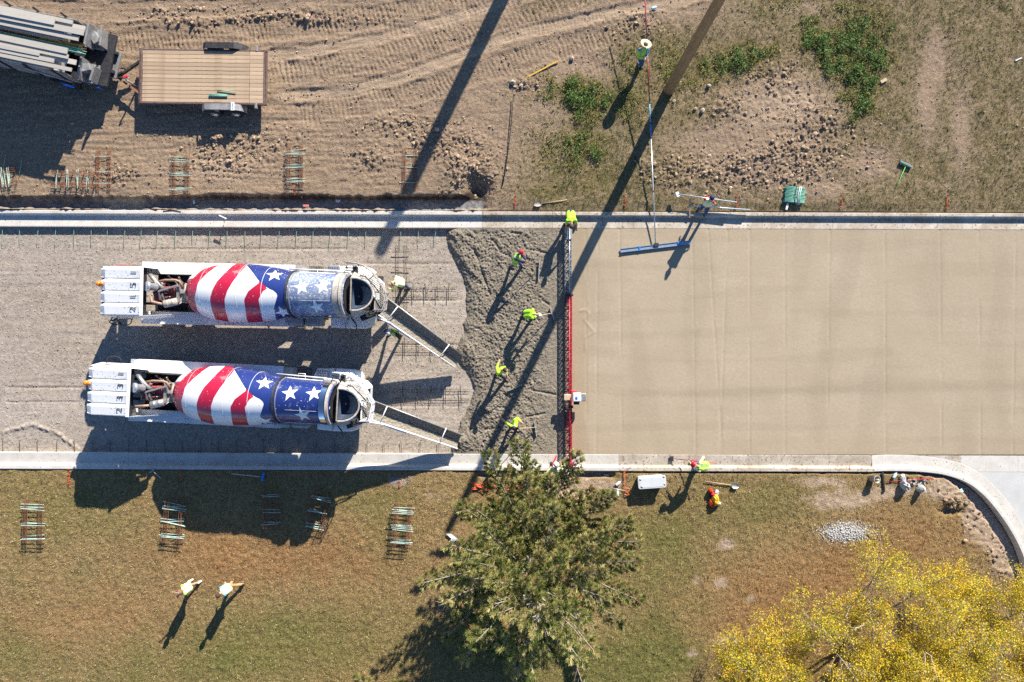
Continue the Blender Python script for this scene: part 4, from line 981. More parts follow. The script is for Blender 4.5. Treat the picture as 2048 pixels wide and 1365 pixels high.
    for f in (0.16, 0.80):
        m = MB(); c = p0 + d * (CL * f); m.tube([c + sd * 0.37 + un * 0.23, c - sd * 0.37 + un * 0.23], 0.022, 6); m.build('chute_brace', M_white2, ch, world=False)
    m = MB(); vs = []; ns = 60; nw = 10
    for i in range(ns + 1):
        f = i / ns; c = p0 + d * (CL * f); ww = wdt * (1.05 - 0.22 * f)
        for k in range(nw + 1):
            a_ = -ww * 0.93 + 2 * ww * 0.93 * k / nw; e = abs(2 * k / nw - 1)
            vs.append(c + sd * a_ + un * (-0.02 + 0.08 * e ** 2 + rr.uniform(-0.012, 0.02) + 0.03 * (1 if a_ < 0 else -0.3)))
    m.add(vs, [(i * (nw + 1) + k, i * (nw + 1) + k + 1, (i + 1) * (nw + 1) + k + 1, (i + 1) * (nw + 1) + k) for i in range(ns) for k in range(nw)], 0, False); m.build('flowing_concrete', M_chutewet, ch, world=False)
    m = MB(); c = p0 + un * 0.3; m.tube([c + Vector((-0.1, 0.3, 0.5)), p0 + d * 0.7 - sd * 0.33 + un * 0.3], 0.02, 6); m.tube([c + Vector((-0.35, -0.4, 0.3)), p0 + d * 0.9 - sd * 0.36 + un * 0.28], 0.03, 6); m.build('chute_arm', M_white2, **P)
    m = MB(); m.beam(p0 + d * 0.55 - sd * 0.42 + un * 0.16, p0 + d * 1.9 - sd * 0.40 + un * 0.14, 0.07, 0.12); m.build('spare_chute', M_white2, ch, bevel=0.02, world=False)
    return t
T1 = mixer_truck('mixer truck with flag-painted drum and number 2151, the upper dustier one of the two', (-11.54, 1.92, 0.0), R(-1.2), '2151', 0.0, True, ((756, 606, 2.0), (917, 722, 0.34)), [(549, 551), (603, 574), (645, 573), (634, 615), (566, 626)])
T2 = mixer_truck('mixer truck with flag-painted drum and number 2331, the lower cleaner one nearest the south kerb', (-12.06, -2.20, 0.0), R(-2.9), '2331', 0.0, False, ((734, 816, 2.0), (918, 882, 0.34)), [(530, 767), (580, 786), (627, 788), (605, 831), (530, 844)])
# ================================================================ TRAILER, FLATBED TRUCK, SCREED, POLES
M_wood = None
def woodmat(name, col, var=0.2, grime=0.35):
    m, nt, b, co = newmat(name)
    mp = nd(nt, 'ShaderNodeMapping'); mp.inputs['Scale'].default_value = (1.2, 26, 26); nt.links.new(co, mp.inputs[0])
    n = noise(nt, mp.outputs[0], 1.6, 6, 0.7); n2 = noise(nt, co, 1.7, 4, 0.6); n3 = noise(nt, co, 6.0, 3, 0.6)
    c = mixc(nt, rng(nt, n, 0.3, 0.7), tuple(k * (1 - var) for k in col), tuple(k * (1 + var * 0.6) for k in col))
    c = mixc(nt, rng(nt, n2, 0.5, 0.75, 0, grime), c, (0.24, 0.13, 0.055))
    c = mixc(nt, rng(nt, n3, 0.62, 0.8, 0, grime), c, (0.16, 0.11, 0.08))
    oi = nd(nt, 'ShaderNodeObjectInfo'); c = mixc(nt, rng(nt, oi.outputs['Random'], 0, 1, 0.0, 0.6), c, tuple(k * 0.55 for k in col))
    nt.links.new(c, b.inputs['Base Color']); b.inputs['Roughness'].default_value = 0.85
    bp = nd(nt, 'ShaderNodeBump'); bp.inputs['Strength'].default_value = 0.4; bp.inputs['Distance'].default_value = 0.01
    nt.links.new(n, bp.inputs['Height']); nt.links.new(bp.outputs[0], b.inputs['Normal'])
    return m
M_deckwood = woodmat('weathered_deck_boards', (0.52, 0.38, 0.25), grime=0.6)
M_formwood = woodmat('grey_form_boards', (0.52, 0.48, 0.42), grime=0.2)
M_truckgrey = mat('scuffed_grey_side', (0.32, 0.325, 0.33), 0.6, metal=0.3, var=0.3, scale=5, grime=0.5, grimecol=(0.16, 0.13, 0.11))
# ---- tandem trailer, deck at 0.78 m
tl = W(408, 154, 0.78); t = thing('flatbed_trailer', 'tandem axle trailer with bare wooden plank deck and black mudguards', 'trailer', (tl.x, tl.y, 0.12), R(-0.8))
Mi = (Matrix.Translation(Vector((tl.x, tl.y, 0.12))) @ Matrix.Rotation(R(-0.8), 4, 'Z')).inverted()
H0 = 0.66
xa, xb, xc = -2.60, 1.93, 2.52; yw = 1.09
P = dict(parent=t, world=False); rr = random.Random(3)
npl = 13; pw = 2 * yw / npl; deckm = {}
for k in range(npl):
    y = -yw + pw * (k + 0.5)
    m = MB(); m.box((0, 0, 0), (xb - xa - 0.012, pw - 0.014 - rr.random() * 0.008, 0.04)); o = m.build('deck_plank', M_deckwood, t, world=False); o.location = ((xa + xb) / 2 + rr.uniform(-.008, .008), y, H0 + rr.uniform(-.005, .005)); o.rotation_euler = (rr.uniform(-.012, .012), 0, 0)
    m = MB(); m.box((0, 0, 0), (xc - xb - 0.02, pw - 0.012, 0.04)); o = m.build('deck_plank', M_deckwood, t, world=False); o.location = ((xb + xc) / 2 + 0.005, y, H0 + rr.uniform(-.006, .002)); o.rotation_euler = (0, 0.03, 0)
m = MB(); m.box((0, yw + 0.035, H0 - 0.05), (5.3, 0.06, 0.14)); m.box((0, -yw - 0.035, H0 - 0.05), (5.3, 0.06, 0.14)); m.box((xa - 0.04, 0, H0 - 0.02), (0.07, 2.34, 0.16)); m.box((xa - 0.13, 0, H0 - 0.06), (0.06, 2.34, 0.10)); m.box((xc + 0.04, 0, H0 - 0.04), (0.06, 2.34, 0.14)); m.box((xc + 0.11, 0, H0 - 0.06), (0.05, 2.36, 0.10))
for k in range(8): m.box((-2.2 + k * 0.62, 0, H0 - 0.10), (0.08, 2.1, 0.12))
m.build('frame', mat('dull_maroon_steel', (0.13, 0.075, 0.065), 0.7, var=0.3, scale=10, grime=0.4, grimecol=(0.2, 0.17, 0.15)), bevel=0.006, **P)
for s in (-1, 1):
    for k in range(4 if s < 0 else 5):
        m = MB(); x = -2.15 + k * 0.55; y = s * (yw + 0.09); m.box((x, y, H0 - 0.06), (0.20, 0.02, 0.02)); m.box((x - 0.09, y - s * 0.02, H0 - 0.06), (0.02, 0.05, 0.02)); m.box((x + 0.09, y - s * 0.02, H0 - 0.06), (0.02, 0.05, 0.02)); m.build('stake_pocket', M_steel, **P)
for s in (-1, 1):
    m = MB(); x0, x1 = -0.16, 1.74; pr = [(x0, 0.38), (x0 + 0.10, 0.66), (x0 + 0.26, 0.80), (x1 - 0.45, 0.80), (x1 - 0.15, 0.66), (x1, 0.38)]
    yi, yo = s * (yw + 0.075), s * (yw + 0.33)
    vs = [(x, y, z) for x, z in pr for y in (yi, yo)]; vs += [(x * 1.0, yo, z - 0.09) for x, z in pr]
    m.add(vs, [(2 * i, 2 * i + 1, 2 * i + 3, 2 * i + 2) for i in range(5)] + [(2 * i + 1, 12 + i, 13 + i, 2 * i + 3) for i in range(5)], 0); m.build('mudguard', M_truckgrey if s < 0 else M_dark, **P)
    for xw in (0.32, 1.24):
        m = MB(); m.lathe([(0.18, -0.09), (0.31, -0.10), (0.345, -0.06), (0.345, 0.06), (0.31, 0.10), (0.18, 0.09)], (0, 0, 0), (0, 1, 0), 24); w = m.build('wheel', M_black, t, world=False); w.location = (xw, s * (yw + 0.30), 0.34)
        m = MB(); m.lathe([(0.0, s * 0.03), (0.06, s * 0.07), (0.10, s * 0.03), (0.15, s * 0.04), (0.185, s * 0.085), (0.205, s * 0.10)], (0, 0, 0), (0, 1, 0), 20); m.build('rim', M_alu, w, world=False)
m = MB(); m.tube([(0.32, -1.2, 0.34), (0.32, 1.2, 0.34)], 0.04, 8); m.build('axle', M_dark, **P)
m = MB(); m.tube([(1.24, -1.2, 0.34), (1.24, 1.2, 0.34)], 0.04, 8); m.build('axle', M_dark, **P)
# tongue
m = MB(); m.beam((xa - 0.1, 0.75, 0.50), (-3.75, 0.02, 0.46), 0.09, 0.12); m.build('tongue_bar', M_dark, **P)
m = MB(); m.beam((xa - 0.1, -0.75, 0.50), (-3.75, -0.02, 0.46), 0.09, 0.12); m.build('tongue_bar', M_rust, **P)
m = MB(); m.box((-3.7, 0.0, 0.55), (0.35, 0.16, 0.12)); m.box((-3.55, 0.12, 0.62), (0.22, 0.08, 0.10), 0.5); m.tube([(-3.9, 0, 0.55), (-4.15, 0.03, 0.6)], 0.035, 8); m.build('coupler', M_dark, bevel=0.01, **P)
m = MB(); m.box((-3.32, -0.05, 0.66), (0.22, 0.10, 0.08), 0.3); m.build('tool_box', M_redpaint, bevel=0.01, **P)
m = MB(); m.tube([(-3.15, -0.28, 0.1), (-3.15, -0.28, 0.95)], 0.04, 8); m.tube([(-3.15, -0.28, 0.95), (-3.0, -0.20, 0.97)], 0.02, 6); m.box((-3.15, -0.28, 0.02), (0.2, 0.2, 0.03)); m.build('tongue_jack', M_steel, **P)
m = MB(); m.box((1.30, -(yw + 0.20), 0.83), (0.15, 0.34, 0.01)); pl = m.build('name_plate', M_white2, **P)
text_mesh('FLORES', 0.085, mat('teal_lettering', (0.02, 0.14, 0.18), 0.6), 'lettering', pl, (1.30, -(yw + 0.20), 0.838), math.pi / 2, 0.001)
for y in (-yw - 0.12, yw + 0.12):
    m = MB(); m.box((2.22, y, H0 - 0.02), (0.10, 0.22, 0.12)); m.build('rear_bracket', M_steel, bevel=0.01, **P)
# things lying on the trailer deck
def rod_thing(name, label, cat, p0, p1, r, mt, group=None, n=6):
    p0 = Vector(p0); p1 = Vector(p1); m = MB(); t = None; c = (p0 + p1) / 2
    m.tube([p0 - c, p1 - c], r, n); o = m.build(name, mt); o.location = c; tag(o, label, cat, group); return o
rod_thing('dowel_bar', 'dark green dowel bar lying alone on the trailer deck above the wheels', 'dowel bar', W(435, 180, 0.85), W(472, 185, 0.85), 0.02, M_green)
for k in range(3):
    rod_thing('dowel_bar', ('top', 'middle', 'bottom')[k] + ' of the three pale green dowel bars lying at the trailer deck edge', 'dowel bar', W(418, 189 + k * 1.6, 0.85), W(455, 190 + k * 1.4, 0.85), 0.018, M_green, 'dowel bars at the trailer deck edge')

# ---- flatbed truck loaded with form boards
bl_ = W(210, 120, 1.0); FA = R(-11.5); t = thing('flatbed_truck', 'dark flatbed truck with grey side panels and blue wheel, loaded with long boards', 'truck', (bl_.x, bl_.y, 0.12), FA)
TMf = Matrix.Translation(Vector((bl_.x, bl_.y, 0.12))) @ Matrix.Rotation(FA, 4, 'Z')
P = dict(parent=t, world=False)
m = MB(); m.box((-4.2, 0, 0.85), (9.0, 2.2, 0.12)); m.box((-4.2, 0.4, 0.7), (9.2, 0.12, 0.25)); m.box((-4.2, -0.4, 0.7), (9.2, 0.12, 0.25)); m.build('bed', M_dark, bevel=0.01, **P)
for s in (-1, 1):
    m = MB(); m.box((-4.75, s * 1.10 - 0.05, 1.42), (8.0, 0.05, 1.05)); 
    m.build('side_panel', M_truckgrey, bevel=0.01, **P)
    for k in range(7):
        m = MB(); m.box((-1.2 - k * 1.15, s * 1.145 - 0.05, 1.6), (0.07, 0.06, 1.3)); m.build('stake', M_dark, **P)
m = MB(); m.box((-0.02, 0.75, 1.2), (0.08, 0.75, 0.5), 0.15); m.build('tailgate', M_steel, bevel=0.01, **P)
m = MB(); m.box((-0.05, -0.80, 1.2), (0.08, 0.62, 0.5), -0.1); m.build('tailgate', M_steel, bevel=0.01, **P)
m = MB(); m.box((-0.45, 0.72, 1.0), (0.8, 0.8, 0.06)); m.box((-0.5, 0.7, 1.3), (0.08, 0.9, 0.6)); m.box((-0.45, -0.72, 1.0), (0.8, 0.8, 0.06)); m.box((-0.55, -0.7, 1.3), (0.08, 0.9, 0.5)); m.box((-0.4, -0.6, 1.25), (0.35, 0.3, 0.3), 0.4); m.box((-0.35, 0.7, 1.2), (0.3, 0.45, 0.2), 0.7); m.build('rear_rack', M_truckgrey, bevel=0.01, **P)
m = MB(); m.box((0.42, -0.05, 0.62), (0.10, 1.15, 0.10)); m.box((0.05, -0.05, 0.62), (0.08, 1.15, 0.08)); m.box((0.24, 0.5, 0.62), (0.45, 0.06, 0.08)); m.box((0.24, -0.6, 0.62), (0.45, 0.06, 0.08)); m.box((0.24, -0.05, 0.60), (0.34, 1.1, 0.03)); m.build('rear_step', M_steel, bevel=0.01, **P)
m = MB(); m.tube([(0.5, -0.1, 0.5), (0.85, -0.12, 0.5)], 0.035, 8); m.build('hitch', M_dark, **P)
for s in (-1, 1):
    m = MB(); m.lathe([(0.26, -0.14), (0.43, -0.15), (0.48, -0.09), (0.48, 0.09), (0.43, 0.15), (0.26, 0.14)], (0, 0, 0), (0, 1, 0), 28); w = m.build('wheel', M_black, t, world=False); w.location = (-1.65, s * 1.12, 0.42)
    m = MB(); m.lathe([(0.0, s * 0.02), (0.1, s * 0.06), (0.16, s * 0.02), (0.24, s * 0.08), (0.27, s * 0.15)], (0, 0, 0), (0, 1, 0), 24); m.build('rim', mat('bright_blue_rim', (0.03, 0.22, 0.75), 0.4, var=0.1), w, world=False)
    m = MB(); pr = [(-2.3, 0.6), (-2.15, 0.86), (-1.95, 0.95), (-1.35, 0.95), (-1.15, 0.86), (-1.0, 0.6)]; vs = [(x, y, z) for x, z in pr for y in (s * 0.95, s * 1.32)]; m.add(vs, [(2 * i, 2 * i + 1, 2 * i + 3, 2 * i + 2) for i in range(5)]); m.build('mudguard', M_dark, **P)
m = MB(); m.box((-0.1, -1.18, 0.72), (0.16, 0.03, 0.30)); m.build('mud_flap', M_blue, **P)
m = MB(); m.box((-10.2, 0, 1.2), (2.0, 2.2, 1.6)); m.build('cab', M_truckgrey, bevel=0.15, **P)
m = MB(); m.tube([(-2.6, -1.22, 1.75), (-1.05, -1.24, 1.02)], 0.03, 6); m.build('brace_rod', M_steel, **P)
# form boards on the bed: (y, x_right, width, z, label)
boards = [(1.00, -1.10, 0.16, 1.86, 'outermost narrow grey board of the upper stack on the flatbed'), (0.80, -1.75, 0.26, 1.95, 'widest grey board, ending shortest, on the upper stack of the flatbed'),
          (0.62, -0.55, 0.24, 1.90, 'broad grey board reaching the rear rack on the upper stack of the flatbed'), (0.40, -0.75, 0.20, 1.84, 'tan-ended grey board on the inner side of the upper stack'), (0.82, -0.60, 0.22, 1.80, 'lower grey board poking out under the widest board of the upper stack'),
          (0.24, -1.6, 0.12, 1.7, 'dark lower board beside the rod trough on the flatbed'),
          (-0.22, -1.05, 0.24, 1.90, 'broad grey board next to the green rods on the lower stack'), (-0.44, -1.0, 0.18, 1.86, 'second grey board from the green rods on the lower stack'), (-0.62, -2.1, 0.14, 1.93, 'pale board ending early in the middle of the lower stack'),
          (-0.76, -1.5, 0.17, 1.90, 'grey board with a stepped end near the wheel side of the lower stack'), (-0.93, -0.75, 0.15, 1.88, 'outermost tan board of the lower stack above the blue wheel'), (-0.60, -0.7, 0.20, 1.78, 'shaded board underneath the lower stack')]
for y, xr, w_, z, lab in boards:
    m = MB(); L_ = 8.6; m.box((0, 0, 0), (L_, w_, 0.05)); o = m.build('form_board', M_formwood); o.matrix_world = TMf @ Matrix.Translation((xr + 0.42 - L_ / 2, y * 0.97 - 0.12, z + 0.36)) @ Matrix.Rotation(rr.uniform(-0.006, 0.006), 4, 'Z')
    tag(o, lab, 'board', 'form boards loaded on the flatbed truck')
for k, (y, z) in enumerate(((0.62, 1.6), (-0.62, 1.55))):
    m = MB(); m.box((0, 0, 0), (8.0, 0.85, 0.42)); o = m.build('board_stack', M_formwood); o.matrix_world = TMf @ Matrix.Translation((-5.0, y - 0.1, z + 0.32)); tag(o, ('upper' if k == 0 else 'lower') + ' solid stack of form boards on the flatbed under the loose top boards', 'board stack', None)
m = MB(); m.box((-5.0, 0.1, 1.2), (8.4, 0.5, 0.05)); m.build('trough_floor', M_dark, **P)
for k, (y, mt, lab) in enumerate(((-0.02, M_green, 'mint green rod bundle lying between the board stacks'), (0.12, M_rust, 'rusty rebar bundle lying between the board stacks'), (0.22, mat('yellow_paint', (0.6, 0.42, 0.05), 0.5), 'yellow rod bundle at the tail of the flatbed'))):
    bd = thing('rod_bundle', lab, 'rod bundle', (TMf @ Vector((-0.4, y - 0.1, 2.0)))[:], FA)
    for q in range(9 if k < 2 else 4):
        m = MB(); yy = (q - 4) * (0.022 if k == 0 else 0.035); zz = (q % 3) * 0.02; x1 = rr.uniform(-0.1, 0.35); x0_ = -8.5 if k < 2 else -1.6
        m.tube([(x0_, yy, zz), (x0_ / 2, yy + rr.uniform(-.02, .02), zz), (x1, yy + rr.uniform(-.03, .03) - (0.12 if k == 0 else 0.0) * 0.5, zz - 0.02)], 0.011 if k else 0.014, 5); m.build('rod', mt, bd, world=False)

# ---- truss screed across the road
SX = 1136
t = thing('truss_screed', 'long triangular truss screed, grey at its north end and red for the rest', 'screed', (XW(SX), 0, 0.0))
M_scr_r = mat('screed_red', (0.40, 0.015, 0.035), 0.45, var=0.15, scale=8, grime=0.2, grimecol=(0.3, 0.25, 0.22)); M_scr_g = mat('screed_galvanised', (0.40, 0.42, 0.43), 0.4, metal=0.5, var=0.2, scale=8)
ya, ym, yb = YW(458), YW(592), YW(922); ZT, ZB = 0.52, 0.06
def cx_(y): return XW(1132 + (682.5 - y * 46) * 0.0 ) - 0.0
unit = MB(); unit.tube([(0, 0, 0), (0, 0, 1)], 1.0, 6); UM = {}
def strut(name, a, b, r, mt, par):
    a = Vector(a); b = Vector(b); d = b - a; key = (mt.name)
    if key not in UM: o = unit.build(name, mt, par, world=False); UM[key] = o.data
    else: o = link(name, UM[key], par)
    off = ROOTLOC.get(par.name, Vector((0, 0, 0)))
    o.matrix_local = Matrix.Translation(a - off) @ d.to_track_quat('Z', 'Y').to_matrix().to_4x4() @ Matrix.Diagonal((r, r, d.length, 1))
    return o
xl, xr_, xt = XW(1130), XW(1143), XW(1137)
for (y0, y1, mt) in ((ya, ym, M_scr_g), (ym, yb, M_scr_r)):
    m = MB(); m.tube([(xt, y0, ZT), (xt, y1, ZT)], 0.028, 8); m.build('top_chord', mt, t)
    m = MB(); m.beam((xr_, y0, ZB), (xr_, y1, ZB), 0.035, 0.09); m.build('bottom_chord', M_scr_g if mt is M_scr_g else mt, t)
    m = MB(); m.beam((xl, y0, ZB), (xl, y1, ZB), 0.035, 0.08); m.build('bottom_chord', M_scr_g if mt is M_scr_g else M_dark, t)
    nb = int(abs(y1 - y0) / 0.22)
    for k in range(nb):
        y = y0 + (y1 - y0) * k / nb; y2 = y0 + (y1 - y0) * (k + 1) / nb; yc = (y + y2) / 2
        for xx in (xl, xr_):
            strut('brace', (xx, y, ZB), (xt, yc, ZT), 0.011, mt, t); strut('brace', (xt, yc, ZT), (xx, y2, ZB), 0.011, mt, t)
        strut('cross_brace', (xl, y, ZB), (xr_, y2 if k % 2 else y, ZB), 0.012, mt, t)
for yy in (ym, YW(812)):
    m = MB(); m.prism([(xl - 0.03, yy - 0.05), (xr_ + 0.03, yy - 0.05), (xr_ + 0.03, yy + 0.05), (xl - 0.03, yy + 0.05)], 0.3, 0.56); m.build('joint_plate', M_dark, t, bevel=0.02)
p = W(1135, 795, 0.6); m = MB(); m.box((p.x, p.y, 0.57), (0.30, 0.26, 0.10)); m.build('engine_mount', mat('tan_belt_guard', (0.55, 0.42, 0.28), 0.6), t, bevel=0.02)
p = W(1154, 795, 0.75); m = MB(); m.box((p.x, p.y, 0.62), (0.36, 0.38, 0.32)); eng = m.build('engine', mat('pale_engine_shroud', (0.68, 0.70, 0.70), 0.4, grime=0.3), t, bevel=0.04)
m = MB(); m.ball((p.x - 0.03, p.y - 0.04, 0.783), (0.055, 0.075, 0.012)); m.build('badge', M_blue, eng)
p2 = W(1168, 795, 0.65); m = MB(); m.box((p2.x - 0.02, p2.y, 0.58), (0.22, 0.34, 0.22)); m.build('muffler_box', M_steel, eng, bevel=0.03)
m = MB(); m.box((p.x, p.y - 0.25, 0.50), (0.24, 0.16, 0.15)); m.build('air_filter', M_dark, eng, bevel=0.02)
m = MB(); m.box((p.x - 0.10, p.y + 0.24, 0.60), (0.28, 0.08, 0.10)); m.build('starter_housing', M_redpaint, eng, bevel=0.02)
m = MB(); m.box(((xl + xr_) / 2 + 0.08, ya + 0.16, 0.10), (0.62, 0.12, 0.16)); m.build('end_plate', M_dark, t, bevel=0.01)
m = MB(); m.box(((xl + xr_) / 2 + 0.02, ya - 0.25, 0.44), (0.22, 0.55, 0.05)); m.build('winch_guard', M_alu, t, bevel=0.01)
m = MB(); m.lathe([(0.0, -0.09), (0.10, -0.09), (0.10, -0.07), (0.05, -0.06), (0.05, 0.06), (0.10, 0.07), (0.10, 0.09), (0, 0.09)], (xt, ya + 0.08, 0.42), (1, 0, 0), 16); m.build('winch_drum', M_dark, t)
m = MB(); m.box((xt + 0.02, yb - 0.10, 0.30), (0.32, 0.20, 0.30)); m.build('winch_housing', M_scr_r, t, bevel=0.03)
m = MB(); m.box((xt + 0.05, yb - 0.26, 0.17), (0.62, 0.05, 0.05)); m.build('end_plate', M_dark, t)
for (a_, b_) in (((xt, yb - 0.2, 0.3), (xt - 0.35, yb - 0.62, 0.75)), ((xt + 0.15, yb - 0.2, 0.3), (xt - 0.2, yb - 0.62, 0.72))):
    m = MB(); m.tube([a_, b_], 0.014, 6); m.build('tie_rod', M_steel, t)

# ---- utility poles
M_pole = mat('brown_pole_wood', (0.30, 0.185, 0.085), 0.9, var=0.3, scale=3.0, stretch=(6, 6, 0.6), bump=0.4, bscale=20)
def utility_pole(base, top, r0, r1, label, cross=True):
    base = Vector(base); top = Vector(top); t = thing('utility_pole', label, 'utility pole', base)
    m = MB(); n = 24; m.tube([base.lerp(top, k / n) for k in range(n + 1)], [r0 + (r1 - r0) * k / n for k in range(n + 1)], 20); m.build('pole_shaft', M_pole, t)
    return t, base, top
b0 = W(1336, 183, 0.0); b0.z = 0.05
utility_pole(b0, b0 + Vector((-0.25, 0.0, 10.9)), 0.235, 0.15, 'brown wooden utility pole leaning out over the top edge of the picture')
b1 = Vector((XW(1150), YW(-300), 0.1))
utility_pole(b1, b1 + Vector((0.0, 0.0, 9.6)), 0.34, 0.26, 'thick wooden pole beyond the top edge that casts the long soft shadow')
# ================================================================ PEOPLE
M_skin = mat('skin', (0.50, 0.30, 0.20), 0.55, var=0.06); M_skin2 = mat('tanned_skin', (0.36, 0.20, 0.13), 0.55, var=0.06)
M_hiv = mat('high_visibility_lime', (0.42, 0.80, 0.03), 0.7, var=0.08, scale=6, bump=0.3, bscale=12)
M_hiy = mat('pale_yellow_vest', (0.70, 0.80, 0.36), 0.7, var=0.08, scale=6, bump=0.3, bscale=12)
M_refl = mat('reflective_tape', (0.22, 0.30, 0.34), 0.3, var=0.1); M_reflw = mat('white_reflective_tape', (0.75, 0.77, 0.78), 0.4, var=0.1)
M_jean = mat('blue_jeans', (0.05, 0.09, 0.20), 0.85, var=0.25, scale=8, bump=0.3, bscale=20); M_tan = mat('tan_trousers', (0.46, 0.28, 0.13), 0.85, var=0.15, scale=8)
M_dk = mat('dark_trousers', (0.03, 0.035, 0.05), 0.9, var=0.3, scale=8, grime=0.3, grimecol=(0.12, 0.11, 0.1)); M_ltbl = mat('light_blue_cloth', (0.08, 0.33, 0.55), 0.8, var=0.15)
M_boot = mat('rubber_boots', (0.03, 0.03, 0.035), 0.6, var=0.3, grime=0.5, grimecol=(0.2, 0.18, 0.15)); M_redc = mat('red_cloth', (0.45, 0.015, 0.03), 0.8, var=0.15)
M_hair = mat('brown_hair', (0.06, 0.03, 0.018), 0.7, var=0.3, scale=30); M_blackh = mat('black_cap_cloth', (0.012, 0.012, 0.016), 0.7, var=0.3); M_navy = mat('navy_cloth', (0.01, 0.02, 0.08), 0.7, var=0.2)
M_straw = mat('straw', (0.62, 0.50, 0.32), 0.8, var=0.15, scale=20, bump=0.3, bscale=60); M_tanhat = mat('tan_hard_hat', (0.52, 0.36, 0.22), 0.4, var=0.1)
M_whiteh = mat('white_hard_hat', (0.80, 0.78, 0.76), 0.35, var=0.05); M_maroon = mat('maroon_plastic', (0.35, 0.02, 0.04), 0.4, var=0.1); M_eye = mat('eye', (0.02, 0.015, 0.01), 0.3)
M_greysh = mat('grey_cloth', (0.25, 0.24, 0.24), 0.85, var=0.2); M_rubber_gl = mat('pink_glove', (0.62, 0.22, 0.22), 0.6, var=0.1); M_purple = mat('purple_jeans', (0.11, 0.10, 0.30), 0.85, var=0.15)
def voxel(shapes, mats_, name, parent, vox=0.02, classify=None, extra=None, smooth=2):
    """shapes: (p0,r0,p1,r1); union by remesh so the figure is one skin"""
    m = MB()
    for p0, r0, p1, r1 in shapes:
        p0 = Vector(p0); p1 = Vector(p1); d = p1 - p0
        if d.length < 1e-4:
            m.ball(p0, r0, 10, 8); continue
        q = Vector((0, 0, 1)).rotation_difference(d.normalized()).to_matrix()
        n = 6
        vs = []; pr = []
        for k in range(4): a = math.pi / 2 * k / 4; pr.append((r0 * math.sin(a), -r0 * math.cos(a)))
        for k in range(n + 1): t = k / n; pr.append((r0 + (r1 - r0) * t, d.length * t))
        for k in range(3, -1, -1): a = math.pi / 2 * k / 4; pr.append((r1 * math.sin(a) if k else 0.0, d.length + r1 * math.cos(a)))
        nn = 12
        for r, z in pr:
            for k in range(nn): a = 2 * math.pi * k / nn; vs.append(q @ Vector((max(r, 1e-4) * math.cos(a), max(r, 1e-4) * math.sin(a), z)) + p0)
        m.add(vs, [(i * nn + k, i * nn + (k + 1) % nn, (i + 1) * nn + (k + 1) % nn, (i + 1) * nn + k) for i in range(len(pr) - 1) for k in range(nn)] + [tuple(reversed(range(nn))), tuple((len(pr) - 1) * nn + k for k in range(nn))])
    off = ROOTLOC[parent.name]
    me = bpy.data.meshes.new('t'); me.from_pydata([(a - off.x, b - off.y, c - off.z) for a, b, c in m.v], [], m.f); me.update()
    o = bpy.data.objects.new('t', me); COL.objects.link(o)
    r = o.modifiers.new('r', 'REMESH'); r.mode = 'VOXEL'; r.voxel_size = vox; r.use_smooth_shade = True
    s_ = o.modifiers.new('s', 'SMOOTH'); s_.iterations = smooth; s_.factor = 0.5
    dg = bpy.context.evaluated_depsgraph_get(); dg.update(); me2 = bpy.data.meshes.new_from_object(o.evaluated_get(dg)); bpy.data.objects.remove(o); bpy.data.meshes.remove(me)
    n = len(me2.vertices); co = np.empty(n * 3, np.float32); me2.vertices.foreach_get('co', co); co = co.reshape(-1, 3)
    nl = len(me2.loops); li = np.empty(nl, np.int32); me2.loops.foreach_get('vertex_index', li)
    ls = np.empty(len(me2.polygons), np.int32); lt = np.empty(len(me2.polygons), np.int32); me2.polygons.foreach_get('loop_start', ls); me2.polygons.foreach_get('loop_total', lt)
    q4 = lt == 4; F = li[ls[q4][:, None] + np.arange(4)]
    vlist = co; flist = [tuple(int(a) for a in f) for f in F]; mi = [0] * len(flist)
    if classify is not None:
        cen = co[F].mean(1) + np.array([off.x, off.y, off.z]); mi = classify(cen)
        mi = [int(a) for a in mi]
    V = [tuple(a) for a in vlist.tolist()]
    if extra is not None and extra.v:
        b = len(V); V += [(a - off.x, b_ - off.y, c - off.z) for a, b_, c in extra.v]; flist += [tuple(i + b for i in f) for f in extra.f]; mi += list(extra.m)
    nm = bpy.data.meshes.new(name); nm.from_pydata(V, [], flist)
    for mt in mats_: nm.materials.append(mt)
    nm.polygons.foreach_set('material_index', mi); nm.polygons.foreach_set('use_smooth', [True] * len(flist)); nm.update()
    return link(name, nm, parent)
def ik(a, b, l1, l2, pole):
    a = Vector(a); b = Vector(b); d = b - a; L = d.length
    if L > (l1 + l2) * 0.995: b = a + d * ((l1 + l2) * 0.995 / L); d = b - a; L = d.length
    x = (l1 * l1 - l2 * l2 + L * L) / (2 * L); h = math.sqrt(max(0, l1 * l1 - x * x)); dn = d.normalized()
    p = Vector(pole) - dn * Vector(pole).dot(dn)
    p = p.normalized() if p.length > 1e-4 else dn.orthogonal().normalized()
    return a + dn * x + p * h, b
